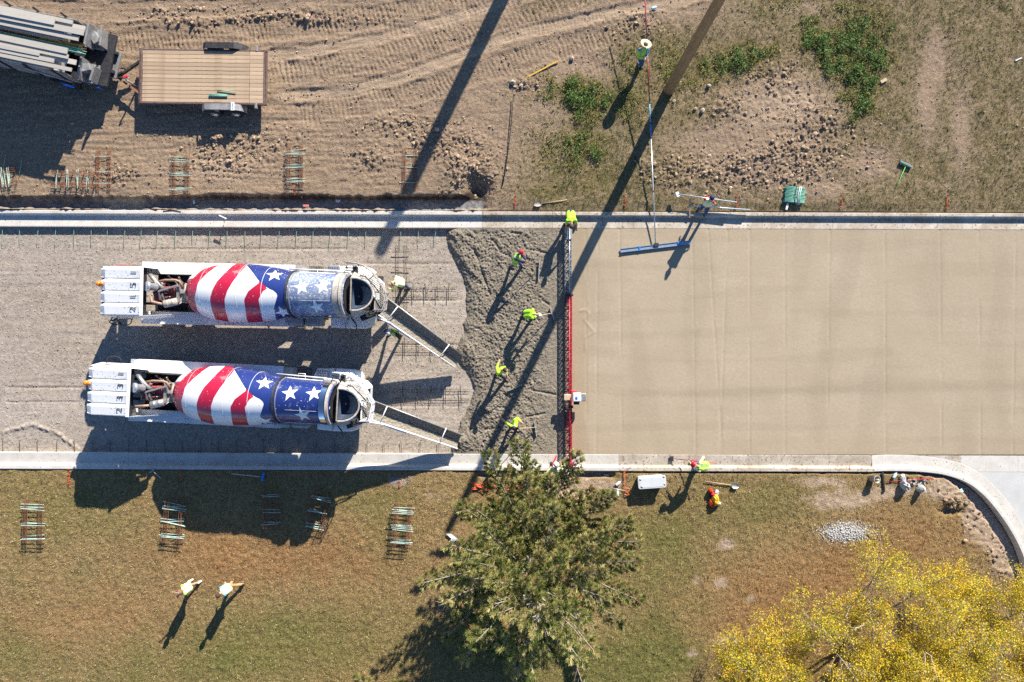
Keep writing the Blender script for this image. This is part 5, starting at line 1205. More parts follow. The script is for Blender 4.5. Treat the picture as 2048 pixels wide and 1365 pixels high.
def person(label, face, pelvis, neck, head, hands, feet, top='lime', legs='jean', hat=None, hatm=None, skin=None, sleeves='long', shorts=False, vest=None, glove=None, boot=None, group='road crew'):
    """face: heading in degrees, world (0 = +x, 90 = +y). points given as (px, py, h)"""
    skin = skin or M_skin; f = R(face); F = Vector((math.cos(f), math.sin(f), 0)); S = Vector((-F.y, F.x, 0))   # S = person's left
    Pv = W(*pelvis); Nk = W(*neck); Hd = W(*head); gl = feet[0][2]
    ft = [W(*feet[0]), W(*feet[1])]
    base = (ft[0] + ft[1]) / 2; base.z = min(ft[0].z, ft[1].z)
    t = thing('person', label, 'person', base, 0, group)
    sp = (Nk - Pv)
    if sp.length > 0.56: Nk = Pv + sp.normalized() * 0.56
    if sp.length < 0.40: Nk = Pv + sp.normalized() * 0.46
    hd = Hd - Nk; Hd = Nk + hd.normalized() * 0.215
    up = (Nk - Pv).normalized(); S2 = (S - up * S.dot(up)).normalized(); FW = S2.cross(up)
    if FW.dot(F) < 0 and abs(up.z) > 0.3: FW = -FW
    sh = [Nk + S2 * 0.175 - up * 0.05, Nk - S2 * 0.175 - up * 0.05]; hp = [Pv + S2 * 0.095 - up * 0.02, Pv - S2 * 0.095 - up * 0.02]
    # arms, legs
    el = []; hn = []
    for i in range(2):
        tgt = W(*hands[i]); side = S2 if i == 0 else -S2
        e, h = ik(sh[i], tgt, 0.29, 0.27, side * 0.6 - F * 0.5 - Vector((0, 0, 0.7))); el.append(e); hn.append(h)
    kn = []; an = []
    for i in range(2):
        a_ = ft[i] + Vector((0, 0, 0.09)); d = (hp[i] - a_)
        k, h = ik(hp[i], a_, 0.43, 0.44, F)
        kn.append(k); an.append(a_)
    extra = MB()
    # hands: palm and five fingers
    for i in range(2):
        d = (hn[i] - el[i]).normalized(); side = d.cross(Vector((0, 0, 1)))
        side = side.normalized() if side.length > 0.1 else S2.copy(); dn = side.cross(d).normalized()
        if dn.z > 0: dn = -dn
        pc = hn[i] + d * 0.04
        M3 = Matrix((d, side, dn)).transposed()
        extra.ball(pc, (0.05, 0.042, 0.018), 10, 6, 0, M=M3)
        for q, (o_, ln) in enumerate(((-0.03, 0.062), (-0.010, 0.075), (0.011, 0.070), (0.031, 0.055))):
            b0_ = pc + d * 0.035 + side * o_; extra.tube([b0_ - d * 0.02, b0_ + d * ln * 0.45 + dn * 0.008, b0_ + d * ln * 0.75 + dn * 0.03, b0_ + d * ln * 0.6 + dn * 0.055], [0.010, 0.0095, 0.009, 0.007], 6, 0)
        ts = 1 if i == 0 else -1
        b0_ = pc - d * 0.02 + side * 0.035 * ts; extra.tube([b0_ - side * 0.01 * ts, b0_ + side * 0.025 * ts + d * 0.02 + dn * 0.01, b0_ + side * 0.02 * ts + d * 0.05 + dn * 0.035], [0.013, 0.011, 0.008], 6, 0)
    hu = (Hd - Nk).normalized(); HF = (F - hu * F.dot(hu)); HF = HF.normalized() if HF.length > 0.2 else -Vector((0, 0, 1)); HS = hu.cross(HF)
    for s_ in (-1, 1): extra.ball(Hd + HF * 0.092 + HS * 0.033 * s_ + hu * 0.012, 0.011, 8, 5, 1)
    extra.ball(Hd + HF * 0.088 - hu * 0.052, (0.024, 0.024, 0.008), 8, 5, 2)
    body = [(Hd + hu * 0.03 - HF * 0.012, 0.098, Hd - hu * 0.02 + HF * 0.012, 0.088), (Hd - hu * 0.05 + HF * 0.02, 0.070, Hd - hu * 0.085 + HF * 0.035, 0.045), (Nk - up * 0.02, 0.062, Hd - hu * 0.06, 0.058),
            (Hd + HF * 0.085 + hu * 0.005, 0.012, Hd + HF * 0.108 - hu * 0.025, 0.020), (Hd + HS * 0.096, 0.022, Hd + HS * 0.098 - hu * 0.03, 0.016), (Hd - HS * 0.096, 0.022, Hd - HS * 0.098 - hu * 0.03, 0.016)]
    body += [(Pv + S2 * 0.05, 0.10, Nk - up * 0.12 + S2 * 0.05, 0.10), (Pv - S2 * 0.05, 0.10, Nk - up * 0.12 - S2 * 0.05, 0.10), (sh[0], 0.045, sh[1], 0.045)]
    for i in range(2):
        body += [(sh[i], 0.052, el[i], 0.040), (el[i], 0.042, hn[i], 0.027), (hn[i], 0.028, hn[i] + (hn[i] - el[i]).normalized() * 0.05, 0.026)]
        body += [(hp[i], 0.085, kn[i], 0.055), (kn[i], 0.055, an[i], 0.038), (an[i], 0.04, an[i] + F * 0.12 - Vector((0, 0, 0.045)), 0.035)]
    voxel(body, [skin, M_eye, M_redc], 'body', t, 0.02, extra=extra)
    # shirt
    tm = dict(lime=M_hiv, pale=M_hiy, grey=M_greysh, red=M_redc, white=M_whiteh, blue=M_ltbl, navy=M_navy, dark=M_dk)[top]
    tor = [(Pv + S2 * 0.075 + up * 0.0, 0.115, Nk - up * 0.14 + S2 * 0.085, 0.118), (Pv - S2 * 0.075, 0.115, Nk - up * 0.14 - S2 * 0.085, 0.118), (Pv + FW * 0.02, 0.12, Nk - up * 0.15 + FW * 0.01, 0.12), (sh[0] - S2 * 0.02, 0.062, sh[1] + S2 * 0.02, 0.062), (Nk - up * 0.10, 0.09, Nk - up * 0.01, 0.065)]
    slv = []
    for i in range(2):
        e2 = el[i] if sleeves == 'long' else sh[i].lerp(el[i], 0.72)
        slv += [(sh[i], 0.068, e2, 0.055)]
        if sleeves == 'long': slv += [(el[i], 0.056, el[i].lerp(hn[i], 0.92), 0.040)]
    voxel(tor + slv, [tm], 'shirt' if sleeves == 'short' else 'long_sleeved_shirt', t, 0.022)
    if vest:
        vm = dict(lime=M_hiv, pale=M_hiy)[vest]
        grow = [(a, ra + 0.017, b, rb + 0.017) for a, ra, b, rb in tor[:3]] + [(sh[0] - S2 * 0.045, 0.066, Nk + S2 * 0.05 - up * 0.02, 0.066), (sh[1] + S2 * 0.045, 0.066, Nk - S2 * 0.05 - up * 0.02, 0.066)]
        o3 = np.array(Pv[:]); u3 = np.array(up[:]); s3 = np.array(S2[:]); L_ = (Nk - Pv).length
        def cl(c, o3=o3, u3=u3, s3=s3, L_=L_):
            d = c - o3; tt = d @ u3 / L_; ss = np.abs(d @ s3)
            r = np.zeros(len(c), int); r[((tt > 0.28) & (tt < 0.40))] = 1; r[(tt > 0.40) & (ss > 0.085) & (ss < 0.135)] = 1; return r
        voxel(grow, [vm, M_refl if vest == 'lime' else M_reflw], 'safety_vest', t, 0.022, classify=cl)
    # trousers
    lm = dict(jean=M_jean, tan=M_tan, dark=M_dk, blue=M_ltbl, grey=M_greysh, purple=M_purple)[legs]
    tr = [(hp[0], 0.112, hp[1], 0.112), (Pv, 0.118, Pv + up * 0.05, 0.112)]
    for i in range(2):
        if shorts: tr += [(hp[i], 0.105, hp[i].lerp(kn[i], 0.85), 0.082)]
        else: tr += [(hp[i], 0.102, kn[i], 0.072), (kn[i], 0.072, an[i] + Vector((0, 0, 0.02)), 0.060)]
    voxel(tr, [lm], 'shorts' if shorts else 'trousers', t, 0.022)
    bm_ = boot or M_boot
    for i in range(2):
        voxel([(an[i] + Vector((0, 0, 0.10)) , 0.052, an[i], 0.055), (an[i] - F * 0.05 - Vector((0, 0, 0.045)), 0.046, an[i] + F * 0.16 - Vector((0, 0, 0.045)), 0.043)], [bm_], 'boot' if not shorts else 'shoe', t, 0.018)
    if glove:
        for i in range(2):
            d = (hn[i] - el[i]).normalized(); m = MB(); M3 = Vector((1, 0, 0)).rotation_difference(d).to_matrix(); m.ball(hn[i] + d * 0.045, (0.062, 0.052, 0.032), 10, 6, M=M3); m.tube([hn[i] - d * 0.05, hn[i] + d * 0.02], [0.040, 0.036], 8); m.build('glove', glove, t)
    # headgear
    Q = Matrix((HF, HS, hu)).transposed(); top_ = Hd + hu * 0.045
    m = MB()
    if hat == 'hard':
        m.ball(top_ + hu * 0.0, (0.135, 0.118, 0.125), 16, 6, M=Q, half=True); m.ball(top_ + HF * 0.015 - hu * 0.004, (0.172, 0.135, 0.012), 18, 4, M=Q); m.beam(top_ - HF * 0.10 + hu * 0.085, top_ + HF * 0.10 + hu * 0.085, 0.03, 0.06); m.build('hard_hat', hatm, t)
    elif hat == 'straw':
        prof = [(0.0, 0.115), (0.05, 0.13), (0.085, 0.105), (0.10, 0.01), (0.16, 0.0), (0.235, 0.03), (0.24, 0.022), (0.16, -0.010), (0.10, 0.0)]; m.lathe(prof, top_ + hu * 0.0, hu, 28); h_ = m.build('straw_hat', M_straw, t)
        m = MB(); m.lathe([(0.101, 0.010), (0.106, 0.012), (0.100, 0.045), (0.094, 0.045)], top_, hu, 24); m.build('hat_band', M_dk, h_)
    elif hat == 'brim':
        prof = [(0.0, 0.11), (0.06, 0.105), (0.10, 0.06), (0.115, 0.01), (0.17, -0.01), (0.175, -0.016), (0.11, 0.0)]; m.lathe(prof, top_, hu, 24); m.build('brimmed_hat', hatm, t)
    elif hat == 'cap':
        m.ball(top_ - hu * 0.02, (0.115, 0.106, 0.105), 14, 6, M=Q, half=True); m.ball(top_ + HF * 0.13 - hu * 0.012, (0.075, 0.075, 0.008), 12, 4, M=Q); m.build('cap', hatm, t)
    elif hat == 'hair':
        m.ball(top_ - hu * 0.035 - HF * 0.018, (0.112, 0.108, 0.112), 14, 8, M=Q); m.build('hair', hatm or M_hair, t)
    return t, hn, Hd, F, S

z0 = 0.0
pA = person('person in a straw hat and lime vest steering the long float pole on the dirt', -80, (1283, 112, 0.95), (1287, 98, 1.42), (1292, 88, 1.66), [(1291, 116, 1.17), (1290, 106, 1.2)], [(1275, 131, 0.1), (1283, 129, 0.1)], 'blue', 'jean', 'straw', vest='lime', glove=None)
pB = person('person in a lime shirt bending over the north end of the screed on the kerb', -88, (1141, 425, 0.98), (1143, 443, 1.22), (1143, 453, 1.24), [(1153, 459, 0.72), (1131, 461, 0.72)], [(1149, 442, 0.0), (1136, 440, 0.0)], 'lime', 'dark', 'hair', M_hair, skin=M_skin2, sleeves='short')
pC = person('person in a red cap and lime vest raking the rough concrete below the north kerb', -25, (1031, 524, 0.92), (1035, 511, 1.38), (1043, 503, 1.56), [(1052, 521, 1.0), (1052, 527, 0.85)], [(1043, 533, -0.05), (1021, 534, -0.05)], 'navy', 'jean', 'cap', M_redc, skin=M_skin2, vest='lime')
pD = person('person stooping in a bright lime shirt with white cap, raking beside the screed', -5, (1050, 629, 0.92), (1067, 628, 1.24), (1075, 630, 1.26), [(1074, 633, 0.85), (1078, 630, 0.7)], [(1044, 634, -0.05), (1063, 637, -0.05)], 'lime', 'dark', 'cap', M_whiteh, sleeves='long')
pE = person('bareheaded brown-haired person in a lime shirt raking in the middle of the pour', -50, (999, 744, 0.93), (1003, 740, 1.40), (1012, 741, 1.57), [(1014, 753, 0.95), (998, 724, 1.1)], [(992, 750, -0.05), (1011, 757, -0.05)], 'lime', 'dark', 'hair', M_hair, glove=M_rubber_gl)
pF = person('person in a black cap and lime shirt reaching out both arms near the south gutter', 0, (1030, 846, 0.93), (1030, 849, 1.38), (1028, 855, 1.54), [(1043, 845, 1.2), (1002, 838, 1.25)], [(1016, 863, -0.05), (1032, 861, -0.05)], 'lime', 'dark', 'cap', M_blackh, glove=M_rubber_gl)
pG = person('person in a tan hat and white-backed vest crouching over by the upper chute', 190, (804, 566, 0.92), (791, 562, 1.26), (785, 566, 1.34), [(779, 578, 0.95), (783, 588, 0.95)], [(806, 573, -0.2), (818, 577, -0.2)], 'pale', 'jean', 'brim', M_tanhat, vest='pale')
pH = person('person in a white cap and lime vest guiding the upper chute from below', 60, (789, 668, 0.92), (785, 664, 1.38), (777, 666, 1.58), [(776, 652, 1.15), (796, 664, 1.1)], [(775, 675, -0.2), (803, 672, -0.2)], 'dark', 'dark', 'cap', M_whiteh, skin=M_skin2, vest='lime')
pI = person('person in a red shirt and yellow vest stepping over straightedges behind the north kerb', -110, (1414, 408, 0.95), (1419, 401, 1.44), (1424, 396, 1.66), [(1409, 391, 0.95), (1432, 408, 1.0)], [(1410, 427, 0.15), (1400, 412, 0.1)], 'red', 'jean', 'cap', M_navy, vest='pale')
pJ = person('person in a white hard hat kneeling at the south end of the screed', 95, (1108, 946, 0.78), (1111, 938, 1.20), (1113, 931, 1.36), [(1100, 938, 0.95), (1122, 928, 0.9)], [(1104, 936, 0.15), (1118, 930, 0.1)], 'pale', 'dark', 'hard', M_whiteh, vest='pale', skin=M_skin)
pK = person('person in a red hard hat bent over a red trowel pole on the south kerb', 172, (1412, 932, 0.95), (1398, 934, 1.25), (1389, 930, 1.30), [(1380, 926, 0.95), (1400, 922, 0.9)], [(1388, 924, 0.0), (1398, 926, 0.0)], 'pale', 'purple', 'hard', mat('bright_red_helmet', (0.6, 0.01, 0.04), 0.35), vest='lime')
pL = person('person in blue shorts on the lawn with hands raised to the face', 205, (378, 1174, 0.98), (366, 1181, 1.46), (360, 1185, 1.66), [(350, 1186, 1.55), (356, 1192, 1.55)], [(384, 1160, 0.1), (401, 1163, 0.1)], 'lime', 'blue', 'hair', mat('light_brown_hair', (0.22, 0.11, 0.05), 0.7), sleeves='short', shorts=True, vest='pale', boot=M_whiteh, group='people watching from the lawn')
pM = person('person in tan trousers and blue sleeves standing on the lawn', 215, (457, 1176, 0.98), (444, 1184, 1.48), (434, 1193, 1.68), [(450, 1168, 1.0), (464, 1184, 0.95)], [(468, 1159, 0.1), (488, 1167, 0.1)], 'blue', 'tan', 'hair', M_hair, sleeves='short', vest='pale', boot=mat('brown_boots', (0.07, 0.03, 0.02), 0.7), group='people watching from the lawn')

# ================================================================ TOOLS IN HAND AND ON THE GROUND
M_handle = mat('wooden_handle', (0.50, 0.38, 0.24), 0.6, var=0.15, stretch=(1, 1, 1)); M_redh = mat('red_fibreglass', (0.55, 0.03, 0.04), 0.4, var=0.1); M_pale = mat('pale_metal_tube', (0.55, 0.62, 0.64), 0.35, metal=0.4, var=0.15)
M_yel = mat('yellow_level', (0.65, 0.42, 0.04), 0.5, var=0.1); M_greenh = mat('bright_green_handle', (0.10, 0.55, 0.10), 0.5); M_sky = mat('sky_blue_tube', (0.10, 0.42, 0.62), 0.4); M_bblue = mat('bright_blue_plastic', (0.02, 0.22, 0.68), 0.4)
def concrete_rake(label, grip, joint, head0, head1, hm=M_handle):
    j = W(*joint); t = thing('concrete_rake', label, 'rake', j, 0, 'concrete rakes'); g = W(*grip); d = (g - j).normalized()
    m = MB(); m.tube([g + d * 0.35, j + Vector((0, 0, 0.06))], 0.016, 6); m.build('handle', hm, t)
    a = W(*head0); b = W(*head1); m = MB(); m.beam(a + Vector((0, 0, .05)), b + Vector((0, 0, .05)), 0.02, 0.12); m.build('blade', M_pale, t); return t
concrete_rake('concrete rake with a reddish handle held by the person in the red cap', (1052, 523, 0.95), (1078, 534, 0.05), (1079, 522, 0.03), (1077, 560, 0.03), M_rustpipe)
concrete_rake('concrete rake with a pale handle pointing at the screed', (1076, 632, 0.8), (1104, 627, 0.05), (1100, 615, 0.03), (1108, 640, 0.03))
concrete_rake('concrete rake with its wide blade lying aslant below the brown-haired person', (1015, 752, 0.95), (1031, 776, 0.05), (1016, 782, 0.03), (1043, 770, 0.03))
concrete_rake('concrete rake with a pink-white handle beside the person in the black cap', (1042, 857, 0.9), (1071, 855, 0.05), (1069, 844, 0.03), (1073, 872, 0.03))
# bull float
bf = W(1312, 492, 0.02); t = thing('bull_float', 'blue and silver bull float with a very long red and blue pole on the slab', 'bull float', bf)
a = W(1241, 502, 0.05); b = W(1382, 485, 0.05); m = MB(); m.beam(a, b, 0.17, 0.03); m.beam(a + Vector((0, 0.075, 0.02)), b + Vector((0, 0.075, 0.02)), 0.02, 0.05); m.beam(a - Vector((0, 0.075, -0.02)), b - Vector((0, 0.075, -0.02)), 0.02, 0.05); m.build('float_blade', mat('silver_blue_magnesium', (0.35, 0.45, 0.55), 0.35, metal=0.5), t)
for f_ in (0.27, 0.82):
    c = a.lerp(b, f_); m = MB(); m.box(c + Vector((0, 0, 0.035)), (0.07, 0.19, 0.03), R(7)); m.build('clamp', M_bblue, t)
m = MB(); m.box(bf + Vector((0, 0.03, 0.07)), (0.20, 0.16, 0.09), R(7)); m.build('bracket', M_dark, t, bevel=0.01)
pe = W(1288, -55, 1.55); ps = W(1311, 487, 0.12); hq = W(1297, 100, 1.18)
def pole_pt(f): return ps.lerp(pe, f)
seg = [(0.0, 0.40, M_pale), (0.40, 0.455, M_bblue), (0.455, 0.53, M_sky), (0.53, 0.74, mat('dark_red_tube', (0.28, 0.02, 0.03), 0.4)), (0.74, 1.0, mat('magenta_red_tube', (0.50, 0.06, 0.14), 0.4))]
for a_, b_, mt in seg:
    m = MB(); m.tube([pole_pt(a_), pole_pt(b_)], 0.024, 8); m.build('pole_section', mt, t)
for f_ in (0.2, 0.40, 0.455, 0.53, 0.74):
    m = MB(); m.tube([pole_pt(f_ - 0.003), pole_pt(f_ + 0.003)], 0.030, 8); m.build('pole_collar', M_dark, t)
def long_tool(name, label, cat, p0, p1, r, mt, head=None, group=None, z=None):
    a = W(*p0); b = W(*p1); t = thing(name, label, cat, b); m = MB(); m.tube([a, b], r, 6); m.build('handle', mt, t)
    if group: t['group'] = group
    if head: head(t, a, b)
    return t
def blade_head(w, ln, mt, curve=False):
    def h(t, a, b):
        d = (b - a).normalized(); s = Vector((-d.y, d.x, 0)).normalized(); m = MB()
        vs = []
        for i, (f, ww) in enumerate(((-0.05, 0.25), (0.02, 0.8), (0.3, 1.0), (0.7, 0.95), (1.0, 0.45))):
            for k in range(5): e = k / 4 * 2 - 1; vs.append(b + d * ln * f + s * e * ww * w / 2 + Vector((0, 0, 0.02 + 0.04 * e * e)))
        m.add(vs, [(i * 5 + k, i * 5 + k + 1, i * 5 + 6 + k, i * 5 + 5 + k) for i in range(4) for k in range(4)], 0, True)
        m.add([v - Vector((0, 0, 0.006)) for v in vs], [(i * 5 + 5 + k, i * 5 + 6 + k, i * 5 + k + 1, i * 5 + k) for i in range(4) for k in range(4)], 0, True); m.build('blade', mt, t)
    return h
def cross_head(px0, px1, w, hh, mt, name='head'):
    def h(t, a, b): m = MB(); m.beam(W(*px0), W(*px1), w, hh); m.build(name, mt, t, bevel=0.006)
    return h
long_tool('shovel', 'round-nosed shovel with a pale handle lying on the lawn below the south kerb', 'shovel', (1409, 963, 0.16), (1464, 971, 0.16), 0.017, M_handle, blade_head(0.24, 0.28, M_steel))
long_tool('shovel', 'small dark-bladed hand tool lying on grass left of the screed, behind the north kerb', 'hand tool', (1134, 400, 0.16), (1082, 408, 0.16), 0.017, M_handle, blade_head(0.22, 0.30, M_crust))
long_tool('push_broom', 'push broom with a bright green handle on the grass at the upper right', 'broom', (1786, 388, 0.16), (1812, 332, 0.2), 0.014, M_greenh, cross_head((1800, 323, 0.2), (1824, 335, 0.2), 0.09, 0.10, mat('grey_green_bristles', (0.16, 0.26, 0.24), 0.9)))
long_tool('push_broom', 'blue-headed broom with white handle lying in the truck shadow', 'broom', (463, 948, 0.16), (521, 954, 0.2), 0.012, M_whiteh, cross_head((528, 946, 0.2), (524, 962, 0.2), 0.09, 0.09, M_bblue))
long_tool('hammer', 'hammer with a pale handle lying in the truck shadow on the lawn', 'hammer', (322, 957, 0.16), (306, 943, 0.16), 0.016, M_pale, cross_head((300, 946, 0.18), (309, 939, 0.18), 0.06, 0.06, M_steel))
long_tool('pick_hammer', 'small pick with a pale head standing on the north gutter left of the trucks', 'pick', (448, 447, 0.05), (450, 436, 0.35), 0.018, M_steel, cross_head((438, 431, 0.36), (453, 438, 0.36), 0.05, 0.05, M_whiteh))
long_tool('edger', 'long-handled tool with a white block end, the upper of two poles behind the kerb', 'finishing tool', (1474, 405, 0.5), (1357, 389, 0.5), 0.028, M_pale, cross_head((1353, 385, 0.45), (1357, 394, 0.45), 0.14, 0.12, M_whiteh))
long_tool('straightedge', 'straight pale pole, the lower of two poles behind the north kerb', 'straightedge', (1500, 420, 0.3), (1382, 412, 0.3), 0.03, M_pale)
m = MB(); a, b = W(1380, 396, 0.42), W(1379, 436, 0.10); m.beam(a, b, 0.06, 0.05); o = m.build('timber', M_handle); tag(o, 'short tan timber leaning across the north kerb under the two poles', 'timber'); 
long_tool('hand_float', 'red-poled float with a dark square plate at the south gutter', 'finishing tool', (1434, 927, 1.1), (1349, 918, 0.1), 0.017, M_redh, cross_head((1343, 913, 0.05), (1343, 923, 0.05), 0.18, 0.03, M_dark, 'plate'))
long_tool('lever_bar', 'thick red lever bar held by the kneeling person at the screed end', 'lever', (1095, 951, 0.55), (1113, 912, 0.9), 0.035, M_redh, None)
long_tool('hand_float', 'float with a long red handle and black bar beside the bucket', 'finishing tool', (1866, 957, 0.25), (1772, 964, 0.16), 0.014, M_redh, cross_head((1765, 945, 0.16), (1769, 984, 0.16), 0.07, 0.05, M_dark, 'bar'))
m = MB(); a, b = W(1053, 156, 0.16), W(1117, 122, 0.2); m.beam(a, b, 0.05, 0.04); tag(m.build('timber', M_yel), 'yellow stick lying on the dirt beside the small stone heap', 'stick')
# cord running over the dirt
m = MB(); m.tube([W(1027, 192, 0.26), W(1023, 240, 0.22), W(1018, 290, 0.2), W(1011, 340, 0.2), W(1005, 372, 0.2)], 0.02, 6); tag(m.build('cord', M_black), 'black cord stretched over the dirt from the stone heap', 'cord')
# storage box
c = W(1304, 965, 0.55); t = thing('storage_box', 'pale grey rounded storage box on the lawn beside the south kerb', 'storage box', (c.x, c.y, 0.08), R(4))
def rrect(w, d, r, n=5):
    out = []
    for cx, cy, a0 in ((w / 2 - r, d / 2 - r, 0), (-w / 2 + r, d / 2 - r, 90), (-w / 2 + r, -d / 2 + r, 180), (w / 2 - r, -d / 2 + r, 270)):
        for k in range(n + 1): a = R(a0 + 90 * k / n); out.append((cx + r * math.cos(a), cy + r * math.sin(a)))
    return out
M_boxp = mat('pale_grey_plastic', (0.56, 0.58, 0.58), 0.5, var=0.06, scale=3, grime=0.2, grimecol=(0.45, 0.43, 0.4))
m = MB(); m.prism(rrect(1.10, 0.44, 0.07), 0.0, 0.42); m.build('bin', M_boxp, t, world=False, bevel=0.02)
m = MB(); m.prism(rrect(1.20, 0.53, 0.09), 0.42, 0.50); lid = m.build('lid', M_boxp, t, world=False, bevel=0.02)
m = MB(); m.prism(rrect(1.05, 0.40, 0.05), 0.50, 0.508); m.build('lid_panel', M_boxp, lid, world=False)
for x, y in ((-0.50, 0.14), (-0.46, -0.17), (0.50, 0.19), (0.52, -0.13)):
    m = MB(); m.box((x, y, 0.512), (0.09, 0.03, 0.01), R(-35)); m.build('latch', M_dark, lid, world=False)
# bucket
def bucket(label, px, py, lean=(0.25, 0.05)):
    c = W(px, py, 0.1); t = thing('bucket', label, 'bucket', c); ax = Vector((lean[0], lean[1], 1)).normalized(); m = MB()
    m.lathe([(0.0, 0.01), (0.13, 0.0), (0.155, 0.34), (0.165, 0.345), (0.165, 0.37), (0.145, 0.37), (0.125, 0.03), (0.0, 0.03)], c, ax, 24); m.build('pail', mat('dirty_white_pail', (0.45, 0.41, 0.35), 0.6, grime=0.5, grimecol=(0.3, 0.26, 0.2)), t)
    m = MB(); m.tube([c + ax * 0.05, c + ax * 0.33 + Vector((0.09, -0.02, 0))], 0.02, 6); m.build('brush', M_whiteh, t); return t
bucket('dirty pale bucket with a brush in it, standing on the lawn beside the black bar', 1742, 957)
# crumpled bags and pails
def crumple(name, label, cat, px, py, h, rx, ry, rz_, mt, seed, group=None):
    c = W(px, py, h); m = MB(); rr = random.Random(seed); nu, nv = 9, 6; m.ball((0, 0, 0), (rx, ry, rz_), nu, nv); 
    m.v = [tuple(Vector(v) * (1 + rr.uniform(-0.2, 0.16))) for v in m.v]; m.s = [False] * len(m.s)
    o = m.build(name, mt); o.location = (c.x, c.y, h); o.rotation_euler = (0, 0, rr.uniform(0, 3)); tag(o, label, cat, group); return o
M_bag = mat('cement_bag_paper', (0.42, 0.42, 0.40), 0.8, var=0.25, scale=8, bump=0.5, bscale=14)
crumple('cement_bag', 'large crumpled grey bag at the left of the heap by the curving kerb', 'bag', 1810, 972, 0.25, 0.26, 0.20, 0.24, M_bag, 1)
crumple('cement_bag', 'smaller grey bag standing at the right end of the heap, casting a shadow', 'bag', 1842, 978, 0.25, 0.18, 0.15, 0.24, M_bag, 2)
crumple('cement_bag', 'flat whitish bag lying behind the large crumpled one', 'bag', 1806, 958, 0.18, 0.22, 0.13, 0.08, M_bag, 3)
m = MB(); rr = random.Random(8)
for k in range(26):
    c = W(1818 + rr.uniform(-4, 34), 962 + rr.uniform(-7, 9), 0.14); m.box(c, (rr.uniform(.04, .14), rr.uniform(.03, .1), rr.uniform(.03, .08)), rr.uniform(0, 3), mi=rr.randrange(3))
o = m.build('rubbish', [M_bag, M_crust, M_dark]); tag(o, 'litter of scraps between the grey bags beside the curving kerb', None, kind='stuff')
def bottle(label, px, py, mt, hd=40):
    c = W(px, py, 0.2); t = thing('bottle', label, 'bottle', c, R(hd)); m = MB(); m.lathe([(0, -0.14), (0.06, -0.14), (0.065, -0.12), (0.065, 0.05), (0.03, 0.10), (0.025, 0.13), (0, 0.13)], (0, 0, 0), (1, 0, 0), 14); m.build('bottle_body', mt, t, world=False)
    m = MB(); m.lathe([(0, 0.12), (0.03, 0.12), (0.03, 0.15), (0, 0.15)], (0, 0, 0), (1, 0, 0), 10); m.build('bottle_cap', M_bblue, t, world=False)
M_clear = mat('clear_blue_plastic', (0.50, 0.70, 0.76), 0.15, var=0.15)
bottle('water jug lying between the black bar and the grey bags', 1790, 951, M_clear, 60)
bottle('pale bottle lying on the lawn left of the orange wheel', 1237, 967, M_boxp, 40)
bottle('pale can standing just below the measuring wheel handle', 1235, 986, M_boxp, 95)
bottle('blue-capped water bottle on the dirt at the top beside the float pole', 1309, 16, M_clear, 20)
# measuring wheel
c = W(1253, 983, 0.12); t = thing('measuring_wheel', 'orange spoked measuring wheel lying on the lawn with its grey handle', 'measuring wheel', c)
M_or = mat('orange_plastic', (0.62, 0.16, 0.05), 0.5, var=0.1)
m = MB(); ring = [c + Vector((0.17 * math.cos(2 * math.pi * k / 28), 0.155 * math.sin(2 * math.pi * k / 28), 0.06 + 0.03 * math.cos(2 * math.pi * k / 28))) for k in range(29)]; m.tube(ring, 0.018, 6, caps=False); m.build('wheel_rim', M_or, t)
for k in range(5): a = 2 * math.pi * k / 5 + 0.3; m = MB(); m.tube([c + Vector((0, 0, 0.06)), c + Vector((0.16 * math.cos(a), 0.15 * math.sin(a), 0.06 + .03 * math.cos(a)))], 0.014, 5); m.build('spoke', M_or, t)
m = MB(); m.tube([c + Vector((-0.02, 0.02, 0.1)), W(1216, 975, 0.2)], 0.025, 8); m.build('handle', M_steel, t)
# green bundle with handle
c = W(1590, 390, 0.25); t = thing('dowel_bundle', 'strapped bundle of green dowel bars on the grass behind the north kerb', 'bundle', (c.x, c.y, 0.1), R(-6)); rr = random.Random(4)
for k in range(24):
    m = MB(); y = -0.32 + (k % 12) * 0.058; z = 0.06 + (k // 12) * 0.10 + rr.uniform(-.01, .01); xo = rr.uniform(-0.04, 0.04); m.tube([(-0.43 + xo, y, z), (0.43 + xo, y + rr.uniform(-.02, .02), z)], 0.024, 6); m.build('dowel', M_green, t, world=False)
for x in (0.0, 0.13, 0.20):
    m = MB(); m.tube([(x, -0.40, 0.03), (x + 0.02, -0.38, 0.20), (x - 0.02, 0, 0.225), (x + 0.03, 0.36, 0.2), (x, 0.38, 0.03)], 0.014, 5); m.build('strap', M_dk if x < 0.1 else M_whiteh, t, world=False)
m = MB(); m.box((-0.26, -0.52, 0.08), (0.09, 0.30, 0.04), R(-8)); m.build('white_handle', M_whiteh, t, world=False, bevel=0.01)
# orange clothing heap
def cloth_heap(name, label, cat, px, py, rx, ry, rz_, mt, seed): return crumple(name, label, cat, px, py, 0.10 + rz_ * 0.6, rx, ry, rz_, mt, seed)
M_vo = mat('orange_yellow_vest_cloth', (0.80, 0.42, 0.02), 0.7, var=0.25, scale=5); M_ro = mat('red_orange_cloth', (0.68, 0.06, 0.01), 0.7, var=0.2, scale=6); M_wg = mat('white_cloth', (0.75, 0.77, 0.80), 0.8)
cloth_heap('folded_vest', 'yellow-orange safety vest folded on top of the clothing pile', 'safety vest', 1431, 1000, 0.27, 0.16, 0.20, M_vo, 3)
cloth_heap('folded_vest', 'red-orange vest under the yellow-orange one', 'safety vest', 1423, 1006, 0.20, 0.13, 0.13, M_ro, 4)
cloth_heap('jacket', 'dark red jacket in the middle of the clothing pile', 'jacket', 1428, 991, 0.20, 0.10, 0.15, M_redc, 5)
